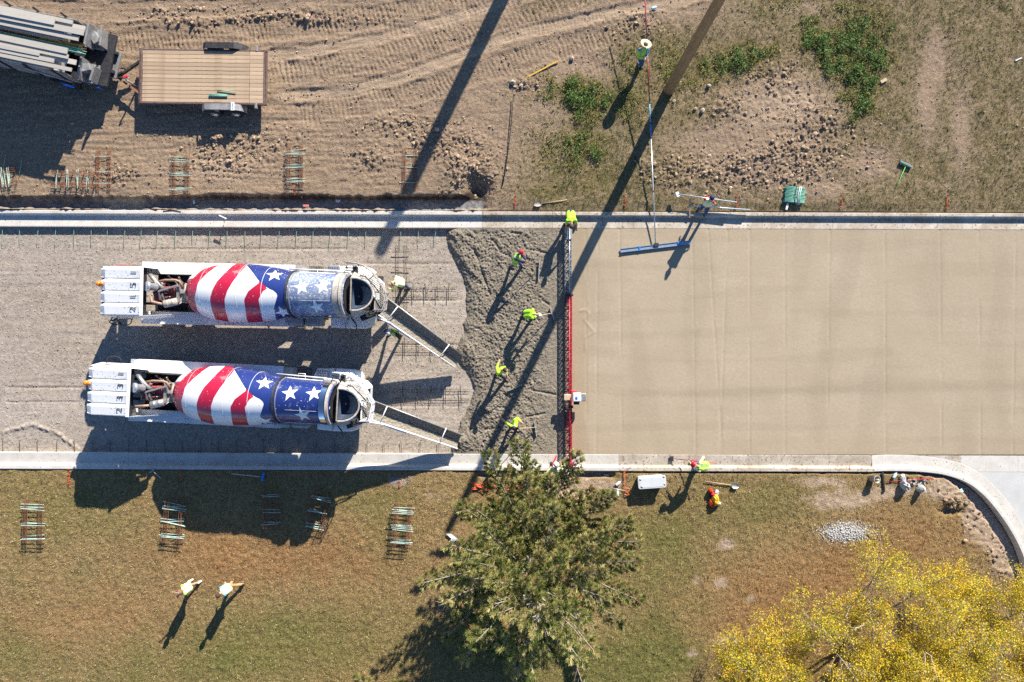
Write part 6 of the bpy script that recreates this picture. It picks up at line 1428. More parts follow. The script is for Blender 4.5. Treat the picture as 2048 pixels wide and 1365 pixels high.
cloth_heap('cap', 'red cap at the upper left of the clothing pile', 'cap', 1421, 982, 0.10, 0.10, 0.16, mat('orange_red_cap', (0.72, 0.03, 0.01), 0.6), 6)
cloth_heap('gloves', 'white gloves at the upper right of the clothing pile', 'gloves', 1434, 985, 0.12, 0.10, 0.13, M_wg, 7)
cloth_heap('cap', 'navy and white cap at the bottom of the clothing pile', 'cap', 1434, 1011, 0.10, 0.08, 0.12, M_navy, 8)
cloth_heap('towel', 'white towel beside the navy cap', 'towel', 1438, 1007, 0.07, 0.07, 0.12, M_wg, 9)
cloth_heap('backpack', 'dark bag lying under the pine branches beside the kerb trench', 'bag', 1061, 975, 0.24, 0.30, 0.16, mat('dark_purple_bag', (0.035, 0.02, 0.035), 0.8), 10)
for k, (px, py, lab) in enumerate(((963, 972, 'orange-red netting heap at the left under the pine'), (1025, 977, 'orange-red netting heap in the middle under the pine'))):
    m = MB(); rr = random.Random(20 + k)
    for q in range(24): a = W(px + rr.uniform(-14, 22), py + rr.uniform(-6, 8), 0.14); m.tube([a, a + Vector((rr.uniform(-.2, .2), rr.uniform(-.12, .12), rr.uniform(0.02, .1))), a + Vector((rr.uniform(-.3, .3), rr.uniform(-.12, .12), 0))], 0.02, 5)
    tag(m.build('safety_netting', mat('red_orange_netting', (0.70, 0.10, 0.04), 0.7)), lab, 'netting')
# small scraps
def scrap(name, label, cat, px, py, w, d, rz_, mt, z=0.13, hh=0.03):
    c = W(px, py, z); m = MB(); m.box((0, 0, 0), (w, d, hh)); o = m.build(name, mt, bevel=0.004); o.location = (c.x, c.y, z); o.rotation_euler = (0, 0, R(rz_)); tag(o, label, cat); return o
scrap('wood_block', 'pale wood block on the grass right of the dark weeds', 'wood block', 1767, 162, 0.28, 0.13, 30, M_handle, 0.18, 0.06)
scrap('tile_scrap', 'white scrap in the trench beside the kerb left of the orange wheel', 'scrap', 1213, 951, 0.22, 0.10, -5, M_boxp, -0.15, 0.05)
scrap('cup', 'white foam bowl in the shaded trench behind the north kerb', 'bowl', 676, 402, 0.20, 0.14, 0, M_whiteh, -0.18, 0.06)
scrap('can', 'red and white can on the kerb back near the trench', 'can', 612, 412, 0.24, 0.09, 0, mat('red_white_can', (0.6, 0.2, 0.15), 0.5), -0.02, 0.07)
scrap('paper_scrap', 'white stick on the grass near the upper right corner', 'stick', 2037, 119, 0.30, 0.05, 25, M_wg, 0.16)
scrap('bottle_scrap', 'small blue bottle standing in the trench shadow behind the kerb', 'bottle', 388, 404, 0.06, 0.16, 5, M_clear, -0.16, 0.08)
scrap('plastic_scrap', 'blue plastic scrap in the trench at the curving kerb', 'scrap', 1921, 983, 0.22, 0.16, 30, M_clear, 0.0)
m = MB(); pts = [(893, 1066), (902, 1066), (916, 1076), (905, 1086), (897, 1084), (904, 1076)]; m.prism([(XW(a), YW(b)) for a, b in pts], 0.16, 0.18); tag(m.build('plastic_sheet', M_wg), 'bent white plastic strip lying on the lawn at the left of the pine', 'plastic strip')
m = MB(); m.tube([W(326, 423, 0.16), W(345, 420.5, 0.17), W(362, 424, 0.16)], 0.018, 5); m.build('x', M_black); bpy.data.objects['x'].name = 'stake_rod'; tag(bpy.data.objects['stake_rod'], 'thin dark rod lying on top of the north kerb', 'rod')
# marking paint strokes on grass
M_paint = mat('orange_marking_paint', (0.75, 0.12, 0.05), 0.8, var=0.2)
for k, (px, py, dy, lab) in enumerate(((1030, 401, 26, 'above the north kerb left of the screed'), (1250, 402, 26, 'above the north kerb left of the float pole'), (1473, 404, 26, 'above the north kerb at the tips of the straightedges'), (1683, 404, 30, 'above the north kerb right of the green bundle'), (1895, 407, 28, 'above the north kerb at the far right'),
                           (137, 956, 36, 'below the south kerb at the far left'), (361, 952, 22, 'below the south kerb in the truck shadow'), (1249, 962, 40, 'below the south kerb left of the storage box'), (800, 968, 12, 'below the south kerb left of the pine'), (1700, 935, 8, 'on the south kerb above the bucket'), (809, 378, 18, 'at the trench edge in the pole shadow'), (590, 382, 16, 'at the trench edge below the middle rebar stack'))):
    m = MB(); rr = random.Random(k)
    for q in range(int(dy * 1.1)):
        c = W(px + rr.uniform(-1.6, 1.6), py - dy / 2 + dy * rr.random(), 0.17); m.tube([c - Vector((0, 0, 0.03)), c + Vector((rr.uniform(-.02, .02), rr.uniform(-.04, .04), rr.uniform(0.0, 0.02)))], 0.010, 4)
    tag(m.build('painted_grass_line', M_paint), 'line of orange marking paint ' + lab, 'paint mark', 'orange marking paint lines')
# ================================================================ REBAR, TREES, GRASS, STONES
def unit_rod(name, mt, par, a, b, r, cache={}):
    a = Vector(a); b = Vector(b); d = b - a; k = mt.name
    if k not in cache: u = MB(); u.tube([(0, 0, 0), (0, 0, 1)], 1.0, 6); o = u.build(name, mt, par, world=False); cache[k] = o.data
    else: o = link(name, cache[k], par)
    off = ROOTLOC.get(par.name, Vector((0, 0, 0)))
    o.matrix_local = Matrix.Translation(a - off) @ d.to_track_quat('Z', 'Y').to_matrix().to_4x4() @ Matrix.Diagonal((r, r, d.length, 1)); return o
rr = random.Random(12)
# tie bars cast into the gutters
M_tie = mat('pale_green_tie_bar', (0.22, 0.34, 0.24), 0.6, var=0.3, scale=20); M_tied = mat('dark_tie_bar', (0.05, 0.06, 0.045), 0.7, var=0.3)
for px in [2, 36, 74, 109, 145, 180, 213, 248, 281, 314, 350, 383, 419, 453, 488, 523, 558, 592, 625, 661, 697, 731, 766, 801, 836, 871]:
    y0 = nf(XW(px)) + 0.02; x = XW(px); unit_rod('tie_bar', M_tie, kn, (x, y0, -0.09), (x + rr.uniform(-.09, .02), y0 - rr.uniform(0.72, 0.84), -0.11), 0.011)
for px in [2, 37, 72, 110, 147, 182, 218, 255, 292, 328, 364, 400, 436, 472, 526, 560, 596, 632, 668, 697, 733, 768, 803, 839, 876]:
    y0 = sf(XW(px)) - 0.02; x = XW(px); unit_rod('tie_bar', M_tied, ks, (x, y0, -0.09), (x + rr.uniform(-.05, .03), y0 + rr.uniform(0.52, 0.62), -0.11), 0.010)
# dowel baskets standing on the road base
M_wire = mat('rusty_basket_wire', (0.16, 0.09, 0.05), 0.9, var=0.3)
def basket(label, px0, px1, py, half, n, vertical=False, color=None):
    c = W((px0 + px1) / 2, py, -0.18) if not vertical else W(py, (px0 + px1) / 2, -0.18)
    t = thing('dowel_basket', label, 'dowel basket', c, 0, 'dowel baskets on the road base')
    for k in range(n):
        f = (k + 0.5) / n; p = px0 + (px1 - px0) * f
        j = rr.uniform(-2.5, 2.5)
        if not vertical: a, b = W(p, py - half, -0.08), W(p + j, py + half, -0.08)
        else: a, b = W(py - half, p, -0.08), W(py + half, p + j, -0.08)
        unit_rod('dowel', color or M_tied, t, a, b, 0.016)
    for s in (-1, 1):
        for e in (0.55, 1.0):
            o = half * 0.6 * s * e
            if not vertical: a, b = W(px0 - 4, py + o, -0.15), W(px1 + 4, py + o, -0.15)
            else: a, b = W(py + o, px0 - 4, -0.15), W(py + o, px1 + 4, -0.15)
            unit_rod('side_wire', M_wire, t, a, b, 0.006)
    for k in range(n * 3):
        f = (k + 0.5) / (n * 3); p = px0 + (px1 - px0) * f
        for s in (-1, 1):
            o = half * 0.6 * s
            if not vertical: a, b = W(p, py + o, -0.19), W(p, py + o * 0.75, -0.08)
            else: a, b = W(py + o, p, -0.19), W(py + o * 0.75, p, -0.08)
            unit_rod('support_wire', M_wire, t, a, b, 0.005)
basket('row of dark dowels on the base between the chute and the upper pour edge', 790, 910, 585, 17, 5)
basket('row of dark dowels on the base just below the upper chute', 795, 905, 695, 19, 4)
basket('row of dark dowels on the base between the two chutes near the pour edge', 790, 935, 791, 19, 5)
basket('ladder-like basket running across the base right of the upper truck hopper', 490, 640, 803, 18, 5, True)
# stacks of baskets on the verges
M_greenp = mat('pale_green_epoxy_bar', (0.42, 0.58, 0.50), 0.5, var=0.2, scale=20)
def stack(label, cx, cy, wpx, rows_, nper, ang, slant=6.0, wires=(0.0, 1.0), z=0.1, hh=0.42):
    c = W(cx, cy, z); t = thing('basket_stack', label, 'stack of dowel baskets', c, 0, 'stacks of dowel baskets on the verges'); A = R(ang)
    def q(u, v, h):   # u across, v down the picture, in px
        x = cx + u * math.cos(A) - v * math.sin(A); y = cy + u * math.sin(A) + v * math.cos(A); p = W(x, y, z + h); return p
    lo_, hi_ = min(rows_) - 16, max(rows_) + 10
    for rv in rows_:
        for k in range(nper):
            h = hh * (k + 0.6) / nper; s1, s2 = rr.uniform(-slant, slant) * 0.5, rr.uniform(-slant, slant) * 0.5; dx = rr.uniform(-3, 3)
            rv_ = rv + (k - nper / 2) * 2.6; unit_rod('dowel', M_greenp, t, q(-wpx / 2 + dx, rv_ + s1, h), q(wpx / 2 + dx, rv_ + s2, h), 0.015)
    for side in (-1, 1):
        for j in range(4):
            u = side * wpx * (0.24 + 0.06 * j)
            for h in (0.03, hh * 0.6, hh):
                if rr.random() < 0.75: unit_rod('side_wire', M_rust, t, q(u + rr.uniform(-1, 1), lo_, h), q(u + rr.uniform(-1, 1), hi_, h), 0.005)
            for v in range(int(lo_), int(hi_), 11): unit_rod('support_wire', M_rust, t, q(u, v, 0), q(u, v + 4, hh), 0.005)
    for v in np.arange(lo_, hi_, 16): unit_rod('cross_wire', M_wire, t, q(-wpx * 0.45, v, 0.05), q(wpx * 0.45, v, 0.05), 0.006)
    return t
stack('basket stack with green dowels at the far left of the lawn', 65, 1050, 46, (-34, 0, 28), 4, 1)
stack('basket stack half in the truck shadow, leaning right, on the lawn', 346, 1045, 46, (-30, 0, 30), 5, 5, 8)
stack('sparse basket stack wholly inside the truck shadow on the lawn', 541, 1020, 36, (-28, 4, 28), 2, 0, 5, hh=0.3)
stack('tilted basket stack at the corner of the truck shadow on the lawn', 637, 1025, 38, (-27, 2, 30), 3, 10, 6, hh=0.3)
stack('tallest basket stack in the sun left of the pine, with many pale dowels', 804, 1055, 42, (-32, 2, 30), 5, 4, 4, hh=0.5)
stack('basket stack with three dowel rows on the dirt below the truck shadow tip', 207, 345, 34, (-30, 0, 24), 1, 0, 2, z=0.12, hh=0.2)
stack('rusty basket stack with pale dowels on the dirt below the trailer', 361, 347, 42, (-26, 3, 33), 3, 0, 5, z=0.12, hh=0.3)
stack('rusty basket stack right of centre on the dirt, at the trench edge', 590, 336, 38, (-30, -3, 26), 4, 0, 5, z=0.12, hh=0.3)
stack('three lone green dowels in the long pole shadow on the dirt', 819, 340, 34, (-27, -3, 27), 1, 1, 2, z=0.12, hh=0.1)
stack('basket stack turned on end, rusty, in the truck shadow at the trench edge', 142, 358, 36, (-32, -12, 8, 30), 2, 92, 4, z=0.12, hh=0.25)
stack('green dowels at the left picture edge in the truck shadow', 10, 355, 38, (-6, 6), 3, 82, 4, z=0.12, hh=0.2)
rod_thing('dowel_bar', 'single green bar in the truck shadow at the left edge', 'dowel bar', W(11, 310, 0.2), W(5, 346, 0.2), 0.015, M_green)
rod_thing('dowel_bar', 'single green bar in the truck shadow right of the left edge', 'dowel bar', W(44, 317, 0.2), W(38, 353, 0.2), 0.015, M_green)

# ---------------- trees
M_bark = mat('grey_pine_bark', (0.28, 0.23, 0.19), 0.9, var=0.3, scale=8); M_needle = attrmat('pine_needles', 0.6, 0.35); M_leaf = attrmat('yellow_leaves', 0.6, 0.35)
M_twig = mat('grey_twigs', (0.33, 0.29, 0.25), 0.9, var=0.25, scale=8)
def nprand(n, s): return np.random.RandomState(s).rand(n)
def orth(d):
    a = np.where(np.abs(d[:, 2:3]) < 0.9, np.array([[0, 0, 1.0]]), np.array([[1.0, 0, 0]])); u = np.cross(d, a); u /= np.linalg.norm(u, axis=1, keepdims=True); return u, np.cross(d, u)
def pine(label, base, H, RAD_, seed, nb=78, dens=1.0):
    base = Vector(base); t = thing('pine_tree', label, 'pine tree', base); rs = np.random.RandomState(seed); rr = random.Random(seed)
    m = MB(); m.tube([base - Vector((0, 0, .1)), base + Vector((0.05, 0.03, H * 0.4)), base + Vector((0, 0.05, H * 0.75)), base + Vector((0.03, 0, H))], [0.16, 0.12, 0.07, 0.02], 10); m.build('trunk', M_bark, t)
    mb = MB(); C = []; D = []; TT = []
    for i in range(nb):
        f = (i + rr.random()) / nb; h = 0.9 + (H - 1.1) * f ** 1.15; L = RAD_ * (1 - f ** 1.5) ** 0.9 * rr.uniform(0.62, 1.12) + 0.25
        az = i * 2.39996 + rr.uniform(-.4, .4); ele = 0.05 + 0.65 * f + rr.uniform(-.12, .15); d = Vector((math.cos(az) * math.cos(ele), math.sin(az) * math.cos(ele), math.sin(ele)))
        p0 = base + Vector((0, 0, h)); pts = []; 
        for k in range(7): s_ = k / 6; pts.append(p0 + d * (L * s_) + Vector((0, 0, -0.10 * L * math.sin(s_ * 3.0) + 0.22 * L * s_ * s_ * 0.5)) + Vector((rr.uniform(-.05, .05), rr.uniform(-.05, .05), 0)) * L * 0.3)
        mb.tube(pts, [0.035 * (1 - 0.8 * k / 6) * (0.6 + 0.4 * L / RAD_) + 0.006 for k in range(7)], 5, caps=False)
        deadb = rr.random() < 0.13; tone = 0.0 if not deadb else 1.0
        tv = rr.random()
        ns = max(3, int(L * 7.5))
        for j in range(ns):
            s_ = 0.22 + 0.78 * (j + rr.random()) / ns; q = s_ * 6; k = min(5, int(q)); pp = pts[k].lerp(pts[k + 1], q - k)
            sl = 0.28 * L * (1.15 - s_) * rr.uniform(0.6, 1.2) + 0.16; sd = 1 if j % 2 else -1
            dd = (d + Vector((-d.y, d.x, 0)) * sd * rr.uniform(0.5, 1.1) + Vector((0, 0, rr.uniform(-.1, .5)))).normalized(); e = pp + dd * sl
            mb.tube([pp, e], [0.010, 0.005], 3, caps=False)
            if deadb and rr.random() < 0.7: 
                continue
            n = max(1, int(sl / 0.13))
            for w_ in range(n + 1):
                if rr.random() < 0.9 * dens: C.append(pp.lerp(e, min(1, (w_ + 0.6) / (n + 0.3)))); D.append(dd); TT.append((tv, rr.random()))
        if not deadb:
            for w_ in range(4): C.append(pts[-1] + d * 0.06 * w_); D.append(d); TT.append((tv, rr.random()))
    mb.build('branches', M_twig, t)
    C = np.array([c[:] for c in C]); D = np.array([d[:] for d in D]); TT = np.array(TT); K = 30; N = len(C)
    c = np.repeat(C, K, 0); d = np.repeat(D, K, 0); u, v = orth(d); a = rs.rand(N * K) * 6.283; sp = 0.25 + 0.95 * rs.rand(N * K)
    nd_ = d * np.cos(sp)[:, None] + (u * np.cos(a)[:, None] + v * np.sin(a)[:, None]) * np.sin(sp)[:, None]
    Ln = 0.085 + 0.075 * rs.rand(N * K); wv, _ = orth(nd_); ww = 0.010
    c = c + rs.normal(0, 0.015, c.shape)
    P0 = c - wv * ww; P1 = c + wv * ww; P2 = c + nd_ * Ln[:, None] + wv * ww * 0.4; P3 = c + nd_ * Ln[:, None] - wv * ww * 0.4
    V = np.stack([P0, P1, P2, P3], 1).reshape(-1, 3) - np.array(base[:]); F = np.arange(len(V)).reshape(-1, 4)
    g1 = np.array([0.25, 0.27, 0.065]); g2 = np.array([0.44, 0.39, 0.15]); g3 = np.array([0.085, 0.12, 0.025]); br = np.array([0.42, 0.27, 0.12])
    t1 = TT[:, 0:1]; t2 = TT[:, 1:2]; base_c = g1 * (1 - t1) + g2 * t1; base_c = np.where(t2 < 0.22, g3, base_c); base_c = np.where(t2 > 0.93, br, base_c); base_c = np.where((t2 > 0.80) & (t2 <= 0.93), g2 * 1.25, base_c)
    tone = np.repeat(np.repeat(base_c, K, 0), 4, 0) * (0.75 + 0.5 * np.repeat(rs.rand(N * K), 4))[:, None]
    me = npmesh('needles', V, F, M_needle, smooth=False, tone=tone); o = link('crown', me, t); o['kind'] = 'stuff'
    return t
def P0(px, py, z=0.1): v = W(px, py, 0); v.z = z; return v
pine('tall loose-crowned pine on the lawn beside the kerb, with dead grey branches', P0(1062, 1100), 7.6, 4.3, 5, nb=120)
pine('small pine at the bottom edge, left of the tall one', P0(772, 1408), 3.8, 1.9, 6, nb=40)
pine('pine mostly below the bottom edge, further left, only its tips showing', P0(610, 1450), 4.0, 2.2, 7, nb=40)
def leafy(label, base, H, RX, seed, dens=1.0, nl=6):
    base = Vector(base); t = thing('yellow_leaved_tree', label, 'tree', base); rr = random.Random(seed); rs = np.random.RandomState(seed)
    m = MB(); fork = base + Vector((0, 0, 1.1)); m.tube([base - Vector((0, 0, .1)), base + Vector((0.03, 0, 0.6)), fork], [0.12, 0.10, 0.09], 10); m.build('trunk', M_bark, t)
    mb = MB(); C = []; TV = []
    def limb(p, d, L, r, lev, tv):
        pts = [p]; dd = d.copy(); n = 5
        for k in range(n): dd = (dd + Vector((rr.uniform(-.18, .18), rr.uniform(-.18, .18), rr.uniform(-.08, .16)))).normalized(); pts.append(pts[-1] + dd * (L / n))
        mb.tube(pts, [r * (1 - 0.6 * k / n) for k in range(n + 1)], 6 if lev == 0 else 3, caps=False)
        if lev == 3 or L < 0.25:
            for k in range(1, n + 1):
                for q in range(3): C.append(pts[k] + Vector((rr.uniform(-.05, .05), rr.uniform(-.05, .05), rr.uniform(-.04, .04)))); TV.append(tv)
            return
        nc = [0, 7, 7, 5][lev + 1] if lev < 2 else 5
        for k in range(nc):
            f = 0.28 + 0.72 * (k + rr.random()) / nc; q = f * n; i = min(n - 1, int(q)); pp = pts[i].lerp(pts[i + 1], q - i)
            o = d.orthogonal().normalized(); o = Quaternion(d, rr.uniform(0, 6.28)) @ o; nd_ = (d * 0.7 + o * rr.uniform(0.6, 1.1) + Vector((0, 0, 0.15))).normalized()
            limb(pp, nd_, L * rr.uniform(0.42, 0.6), r * 0.45, lev + 1, tv if lev > 0 else rr.random())
    for k in range(nl):
        az = k * 6.283 / nl + rr.uniform(-.4, .4); el = rr.uniform(0.35, 0.95) if k else 1.3
        d = Vector((math.cos(az) * math.cos(el), math.sin(az) * math.cos(el), math.sin(el))); limb(fork, d, (RX if k else H - 1.3) * rr.uniform(0.8, 1.05), 0.055, 0, rr.random())
    mb.build('branches', M_twig, t)
    C = np.array([c[:] for c in C]); TV = np.array(TV); keep = rs.rand(len(C)) < dens; C = C[keep]; TV = TV[keep]
    K = 3; c = np.repeat(C, K, 0) + rs.normal(0, 0.10, (len(C) * K, 3)); N = len(c); d = rs.normal(0, 1, (N, 3)); d[:, 2] = np.abs(d[:, 2]) * 0.4; d /= np.linalg.norm(d, axis=1, keepdims=True)
    nrm = rs.normal(0, 1, (N, 3)); nrm[:, 2] = np.abs(nrm[:, 2]) + 0.6; s = np.cross(d, nrm); s /= np.linalg.norm(s, axis=1, keepdims=True); Ln = (0.05 + 0.035 * rs.rand(N))[:, None]; Wd = 0.021
    A_ = c; B_ = c + d * Ln * 0.5 + s * Wd; Cc = c + d * Ln; D_ = c + d * Ln * 0.5 - s * Wd
    V = np.stack([A_, B_, Cc, D_], 1).reshape(-1, 3) - np.array(base[:]); F = np.arange(len(V)).reshape(-1, 4)
    y1 = np.array([0.80, 0.55, 0.03]); y2 = np.array([0.68, 0.56, 0.04]); gr = np.array([0.22, 0.26, 0.03]); og = np.array([0.55, 0.28, 0.02])
    tv = np.repeat(TV, K)[:, None]; rn = rs.rand(N)[:, None]; cc = y1 * (1 - tv) + y2 * tv; cc = np.where(rn < 0.20, gr, cc); cc = np.where(rn > 0.90, og, cc)
    tone = np.repeat(cc * (0.7 + 0.5 * rs.rand(N))[:, None], 4, 0)
    me = npmesh('leaves', V, F, M_leaf, smooth=False, tone=tone); o = link('crown', me, t); o['kind'] = 'stuff'
    return t
leafy('yellow-leaved tree in the middle of the lower right, nearest the gravel patch', P0(1718, 1215), 4.6, 3.3, 31, 0.55)
leafy('yellow-green tree at the right picture edge below the curving kerb', P0(1930, 1235), 4.4, 3.0, 32, 0.6)
leafy('sparse yellow tree at the bottom edge, leftmost of the yellow ones', P0(1515, 1310), 3.6, 2.9, 33, 0.45)
leafy('yellow tree at the bottom edge between the other yellow crowns', P0(1760, 1345), 4.2, 2.6, 34, 0.6)

# ---------------- grass tufts, weeds and stones (each one mass)
def tufts(name, label, X, Y, Z, tone, hgt, nblade, wd, seed, mt, spread=0.03):
    rs = np.random.RandomState(seed); N = len(X); K = nblade; a = rs.rand(N * K) * 6.283; tilt = 0.25 + 0.9 * rs.rand(N * K)
    p = np.stack([X, Y, Z], 1); c = np.repeat(p, K, 0); c[:, :2] += rs.normal(0, spread, (N * K, 2)); L = np.repeat(hgt, K) * (0.6 + 0.7 * rs.rand(N * K))
    d = np.stack([np.cos(a) * np.sin(tilt), np.sin(a) * np.sin(tilt), np.cos(tilt)], 1); s = np.stack([-np.sin(a), np.cos(a), 0 * a], 1) * wd
    V = np.stack([c - s, c + s, c + d * L[:, None]], 1).reshape(-1, 3); F = np.arange(len(V)).reshape(-1, 3); tn = np.repeat(np.repeat(tone, K, 0) * (0.7 + 0.6 * rs.rand(N * K))[:, None], 3, 0)
    o = link(name, npmesh(name, V, F, mt, smooth=False, tone=tn)); tag(o, label, None, kind='stuff'); return o
M_blade = attrmat('grass_blades', 0.8, 0.15, 0.1)
rs = np.random.RandomState(77)
X = rs.uniform(-22.8, 23.0, 62000); Y = rs.uniform(-15.4, -5.62, 62000)
ok = (arcside(X, Y) < -0.12) & (Y < sf(X) - 0.82); ok &= ~((X > XW(950)) & (X < XW(1235)) & (Y > sf(X) - 1.05)); X, Y = X[ok], Y[ok]
b_ = bareS(X, Y); ok = rs.rand(len(X)) > b_ * 0.95 + 0.5 * sst(XW(1850), XW(1980), X) * sst(YW(1150), YW(1000), Y); X, Y = X[ok], Y[ok]
g = greenS(X, Y)[:, None]; r_ = rustS(X, Y)[:, None] * (1 - g); rn = rs.rand(len(X))[:, None]
dry = np.array([0.50, 0.36, 0.18]); grn = np.array([0.18, 0.20, 0.05]); rst = np.array([0.42, 0.24, 0.10])
tn = dry * (1 - g - r_ * (1 - g)) + rst * r_ * (1 - g) + (grn * 0.8 + dry * 0.2) * g; tn = np.where(rn < 0.25, tn * 0.45, tn); tn = np.where(rn > 0.9, np.array([0.55, 0.45, 0.26]), tn); tn = np.clip(tn, 0.01, 1)
tufts('lawn_grass', 'dry brown and green grass blades covering the lawn', X, Y, zs(X, Y) - 0.01, tn, 0.05 + 0.03 * rs.rand(len(X)), 5, 0.009, 1, M_blade)
X = rs.uniform(XW(980), 23.0, 42000); Y = rs.uniform(5.7, 15.4, 42000); gn = grassN(X, Y); ok = (rs.rand(len(X)) < gn * 0.9) & (Y > nf(X) + 0.74); X, Y = X[ok], Y[ok]; rn = rs.rand(len(X))[:, None]
gm = sst(-0.3, 0.4, fbm(X, Y, 1.4, 3, 95) + 0.15)[:, None]
tn = np.array([0.34, 0.27, 0.12]) * (1 - gm) + np.array([0.13, 0.155, 0.04]) * gm; tn = np.where(rn < 0.3, tn * 0.45, tn)
tufts('verge_grass', 'thin dry grass growing over the dirt north of the kerb', X, Y, zn(X, Y) - 0.01, tn, 0.05 + 0.05 * rs.rand(len(X)), 5, 0.009, 2, M_blade)
# weeds: broad little leaves
X = rs.uniform(XW(980), XW(1850), 60000); Y = rs.uniform(7.4, 15.4, 60000); wd = weedN(X, Y); wd = wd * (0.45 + 0.75 * sst(-0.25, 0.3, fbm(X, Y, 0.6, 3, 71))); ok = rs.rand(len(X)) < np.clip(wd, 0, 1) ** 1.6; X, Y, wd = X[ok], Y[ok], wd[ok]; N = len(X); K = 4
z = zn(X, Y) + 0.03 + 0.16 * wd * rs.rand(N) * (0.5 + sst(-0.2, 0.4, fbm(X, Y, 0.35, 2, 70)))
c = np.repeat(np.stack([X, Y, z], 1), K, 0); c[:, :2] += rs.normal(0, 0.035, (N * K, 2)); d = rs.normal(0, 1, (N * K, 3)); d[:, 2] = np.abs(d[:, 2]) * 0.5 + 0.1; d /= np.linalg.norm(d, axis=1, keepdims=True)
nn = rs.normal(0, 0.6, (N * K, 3)); nn[:, 2] += 1.3; s = np.cross(d, nn); s /= np.linalg.norm(s, axis=1, keepdims=True); L = (0.05 + 0.05 * rs.rand(N * K))[:, None]
V = np.stack([c, c + d * L * .5 + s * 0.02, c + d * L, c + d * L * .5 - s * 0.02], 1).reshape(-1, 3); rn = rs.rand(N)[:, None]
tn = np.where(rn < 0.3, np.array([[0.045, 0.08, 0.018]]), np.array([[0.12, 0.21, 0.04]])); tn = np.where(rn > 0.82, np.array([[0.24, 0.34, 0.10]]), tn)
dryw = (rs.rand(N) < 0.85 * (1 - sst(0.25, 0.8, wd)))[:, None]; tn = np.where(dryw, np.array([[0.30, 0.27, 0.07]]) * (0.6 + 0.5 * rn), tn)
o = link('weeds', npmesh('weeds', V, np.arange(len(V)).reshape(-1, 4), M_leaf, smooth=False, tone=np.repeat(np.repeat(tn, K, 0) * (0.7 + .6 * rs.rand(N * K))[:, None], 4, 0))); tag(o, 'patches of dark green broadleaf weeds in the upper right', kind='stuff')
# stones and clods
_phi = (1 + 5 ** .5) / 2
ICO = np.array([(-1, _phi, 0), (1, _phi, 0), (-1, -_phi, 0), (1, -_phi, 0), (0, -1, _phi), (0, 1, _phi), (0, -1, -_phi), (0, 1, -_phi), (_phi, 0, -1), (_phi, 0, 1), (-_phi, 0, -1), (-_phi, 0, 1)]) / 1.9
ICF = np.array([(0, 11, 5), (0, 5, 1), (0, 1, 7), (0, 7, 10), (0, 10, 11), (1, 5, 9), (5, 11, 4), (11, 10, 2), (10, 7, 6), (7, 1, 8), (3, 9, 4), (3, 4, 2), (3, 2, 6), (3, 6, 8), (3, 8, 9), (4, 9, 5), (2, 4, 11), (6, 2, 10), (8, 6, 7), (9, 8, 1)])
def rocks(name, label, X, Y, Z, size, tone, seed, mt):
    rs = np.random.RandomState(seed); N = len(X); v = ICO[None] * (1 + rs.uniform(-0.3, 0.25, (N, 12, 1))) * size[:, None, None] * rs.uniform(0.7, 1.3, (N, 1, 3)); v[:, :, 2] *= 0.75
    v = v + np.stack([X, Y, Z + size * 0.25], 1)[:, None]; F = ICF[None] + (np.arange(N) * 12)[:, None, None]
    o = link(name, npmesh(name, v.reshape(-1, 3), F.reshape(-1, 3), mt, smooth=False, tone=np.repeat(tone, 12, 0))); tag(o, label, kind='stuff'); return o
M_rock = attrmat('clods', 0.95, 0, 0.1)
n = 26000; X = rs.uniform(-22.6, 22.6, n); Y = rs.uniform(5.9, 15.2, n); cz = clodzone(X, Y); gz = grassN(X, Y); p = 0.10 + 0.9 * cz ** 1.3; p = p * (1 - 0.85 * gz); p = np.where(Y < nf(X) + 0.72, 0, p)
lim = (X < XW(960)) & (Y < nf(X) + 1.35); p = np.where(lim, 0.15, p)
# linear ridges of clods along the tracks
for pts in ([(560, 38), (660, 30), (560, 22), (420, 28)], [(690, 178), (745, 165)], [(790, 222), (880, 205), (925, 186)], [(985, 118), (1060, 96), (1140, 70)], [(560, 196), (640, 192)], [(870, 86), (920, 80)], [(1210, 110), (1190, 118), (1140, 122), (1085, 140), (1050, 160)], [(1020, 176), (1060, 180), (1050, 165)]):
    D, _, _ = segdist(X, Y, pxs(pts)); p = np.maximum(p, np.exp(-(D / 0.13) ** 2))
ok = rs.rand(n) < p; X, Y, cz = X[ok], Y[ok], cz[ok]; sz = (0.018 + 0.05 * rs.rand(len(X)) ** 3 * (0.6 + cz)); tn = np.array([[0.36, 0.265, 0.18]]) * (0.55 + 0.75 * rs.rand(len(X)))[:, None]
rocks('dirt_clods', 'clods and stones strewn over the churned dirt', X, Y, zn(X, Y), sz, tn, 4, M_rock)
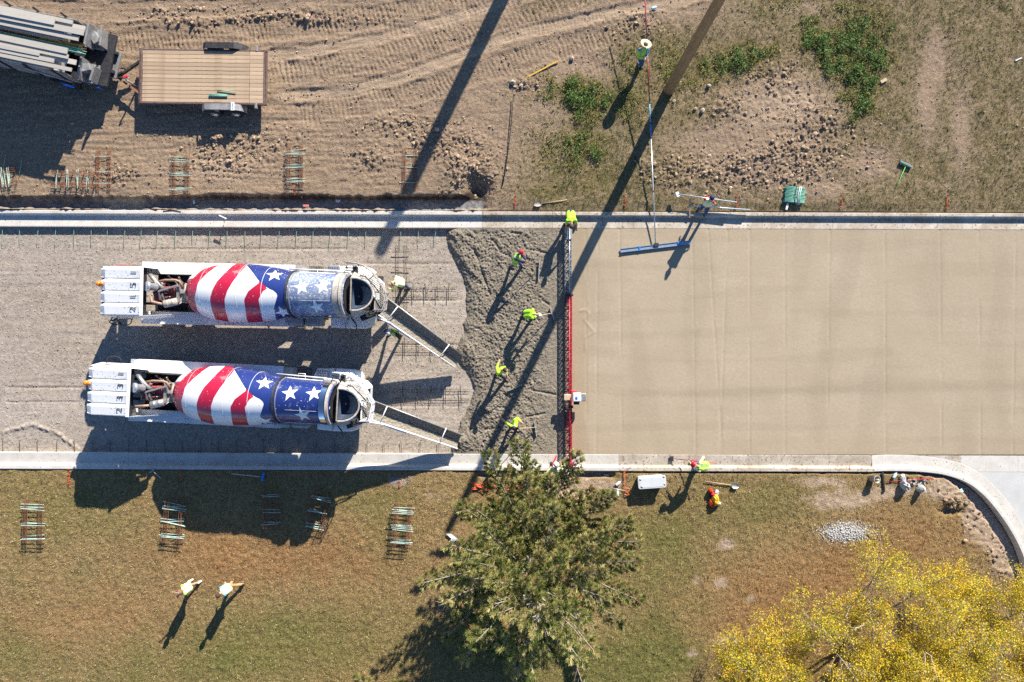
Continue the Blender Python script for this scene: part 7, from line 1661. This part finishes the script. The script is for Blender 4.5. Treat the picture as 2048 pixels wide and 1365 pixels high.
n = 900; X = rs.uniform(XW(1840), 23, n); Y = rs.uniform(YW(1150), YW(950), n); p = np.clip(blob(X, Y, 1905, 1003, 24, 12, -20) + 0.4 * blob(X, Y, 2005, 1115, 36, 40) + 0.25 * blob(X, Y, 1950, 1020, 50, 40), 0, 1) * (arcside(X, Y) < -0.5); ok = rs.rand(n) < p; X, Y = X[ok], Y[ok]
X2 = XW(1132) + rs.normal(0, 0.22, 60); Y2 = YW(994) + rs.normal(0, 0.1, 60); X = np.concatenate([X, X2]); Y = np.concatenate([Y, Y2])
rocks('lawn_stones', 'earth clods heaped beside the curving kerb', X, Y, zs(X, Y), 0.03 + 0.07 * rs.rand(len(X)) ** 2, np.array([[0.34, 0.25, 0.17]]) * (0.5 + 0.8 * rs.rand(len(X)))[:, None], 5, M_rock)
n = 2600; X = XW(1690) + rs.normal(0, 0.5, n); Y = YW(1063) + rs.normal(0, 0.2, n); rocks('gravel_patch', 'pale gravel spilled on the lawn', X, Y, zs(X, Y), 0.012 + 0.014 * rs.rand(n), np.array([[0.62, 0.60, 0.57]]) * (0.5 + 0.6 * rs.rand(n))[:, None], 6, M_rock)
n = 14000; X = rs.uniform(-22.6, XW(925), n); Y = rs.uniform(-4.9, 4.95, n); ok = (Y < nf(X) - 0.03) & (Y > sf(X) + 0.03); X, Y = X[ok], Y[ok]
rocks('base_gravel', 'loose stones on the road base', X, Y, zr(X, Y), 0.010 + 0.016 * rs.rand(len(X)) ** 2, np.array([[0.46, 0.40, 0.34]]) * (0.4 + 0.8 * rs.rand(len(X)))[:, None], 8, M_rock)
# individual larger stones that stand apart
for k, (px, py, s_, lab) in enumerate(((1144, 117, .11, 'lone stone with a short shadow on the dirt above the dark weeds'), (1418, 172, .10, 'pale stone at the foot of the pole, right of it'), (1348, 203, .09, 'stone on the grass just right of the pole base'), (1405, 222, .12, 'dark stone below the pale scraped slope, left part'), (1391, 218, .08, 'small stone beside the dark stone below the slope'), (1026, 165, .13, 'largest stone of the small heap where the cord begins'), (1042, 172, .10, 'pale stone at the right of the heap where the cord begins'))):
    o = crumple('stone', lab, 'stone', px, py, 0.14 + s_ * 0.4, s_, s_ * 0.8, s_ * 0.7, mat('stone_%d' % k, (0.42, 0.36, 0.29), 0.9, var=0.3, scale=14, bump=0.5), 60 + k)
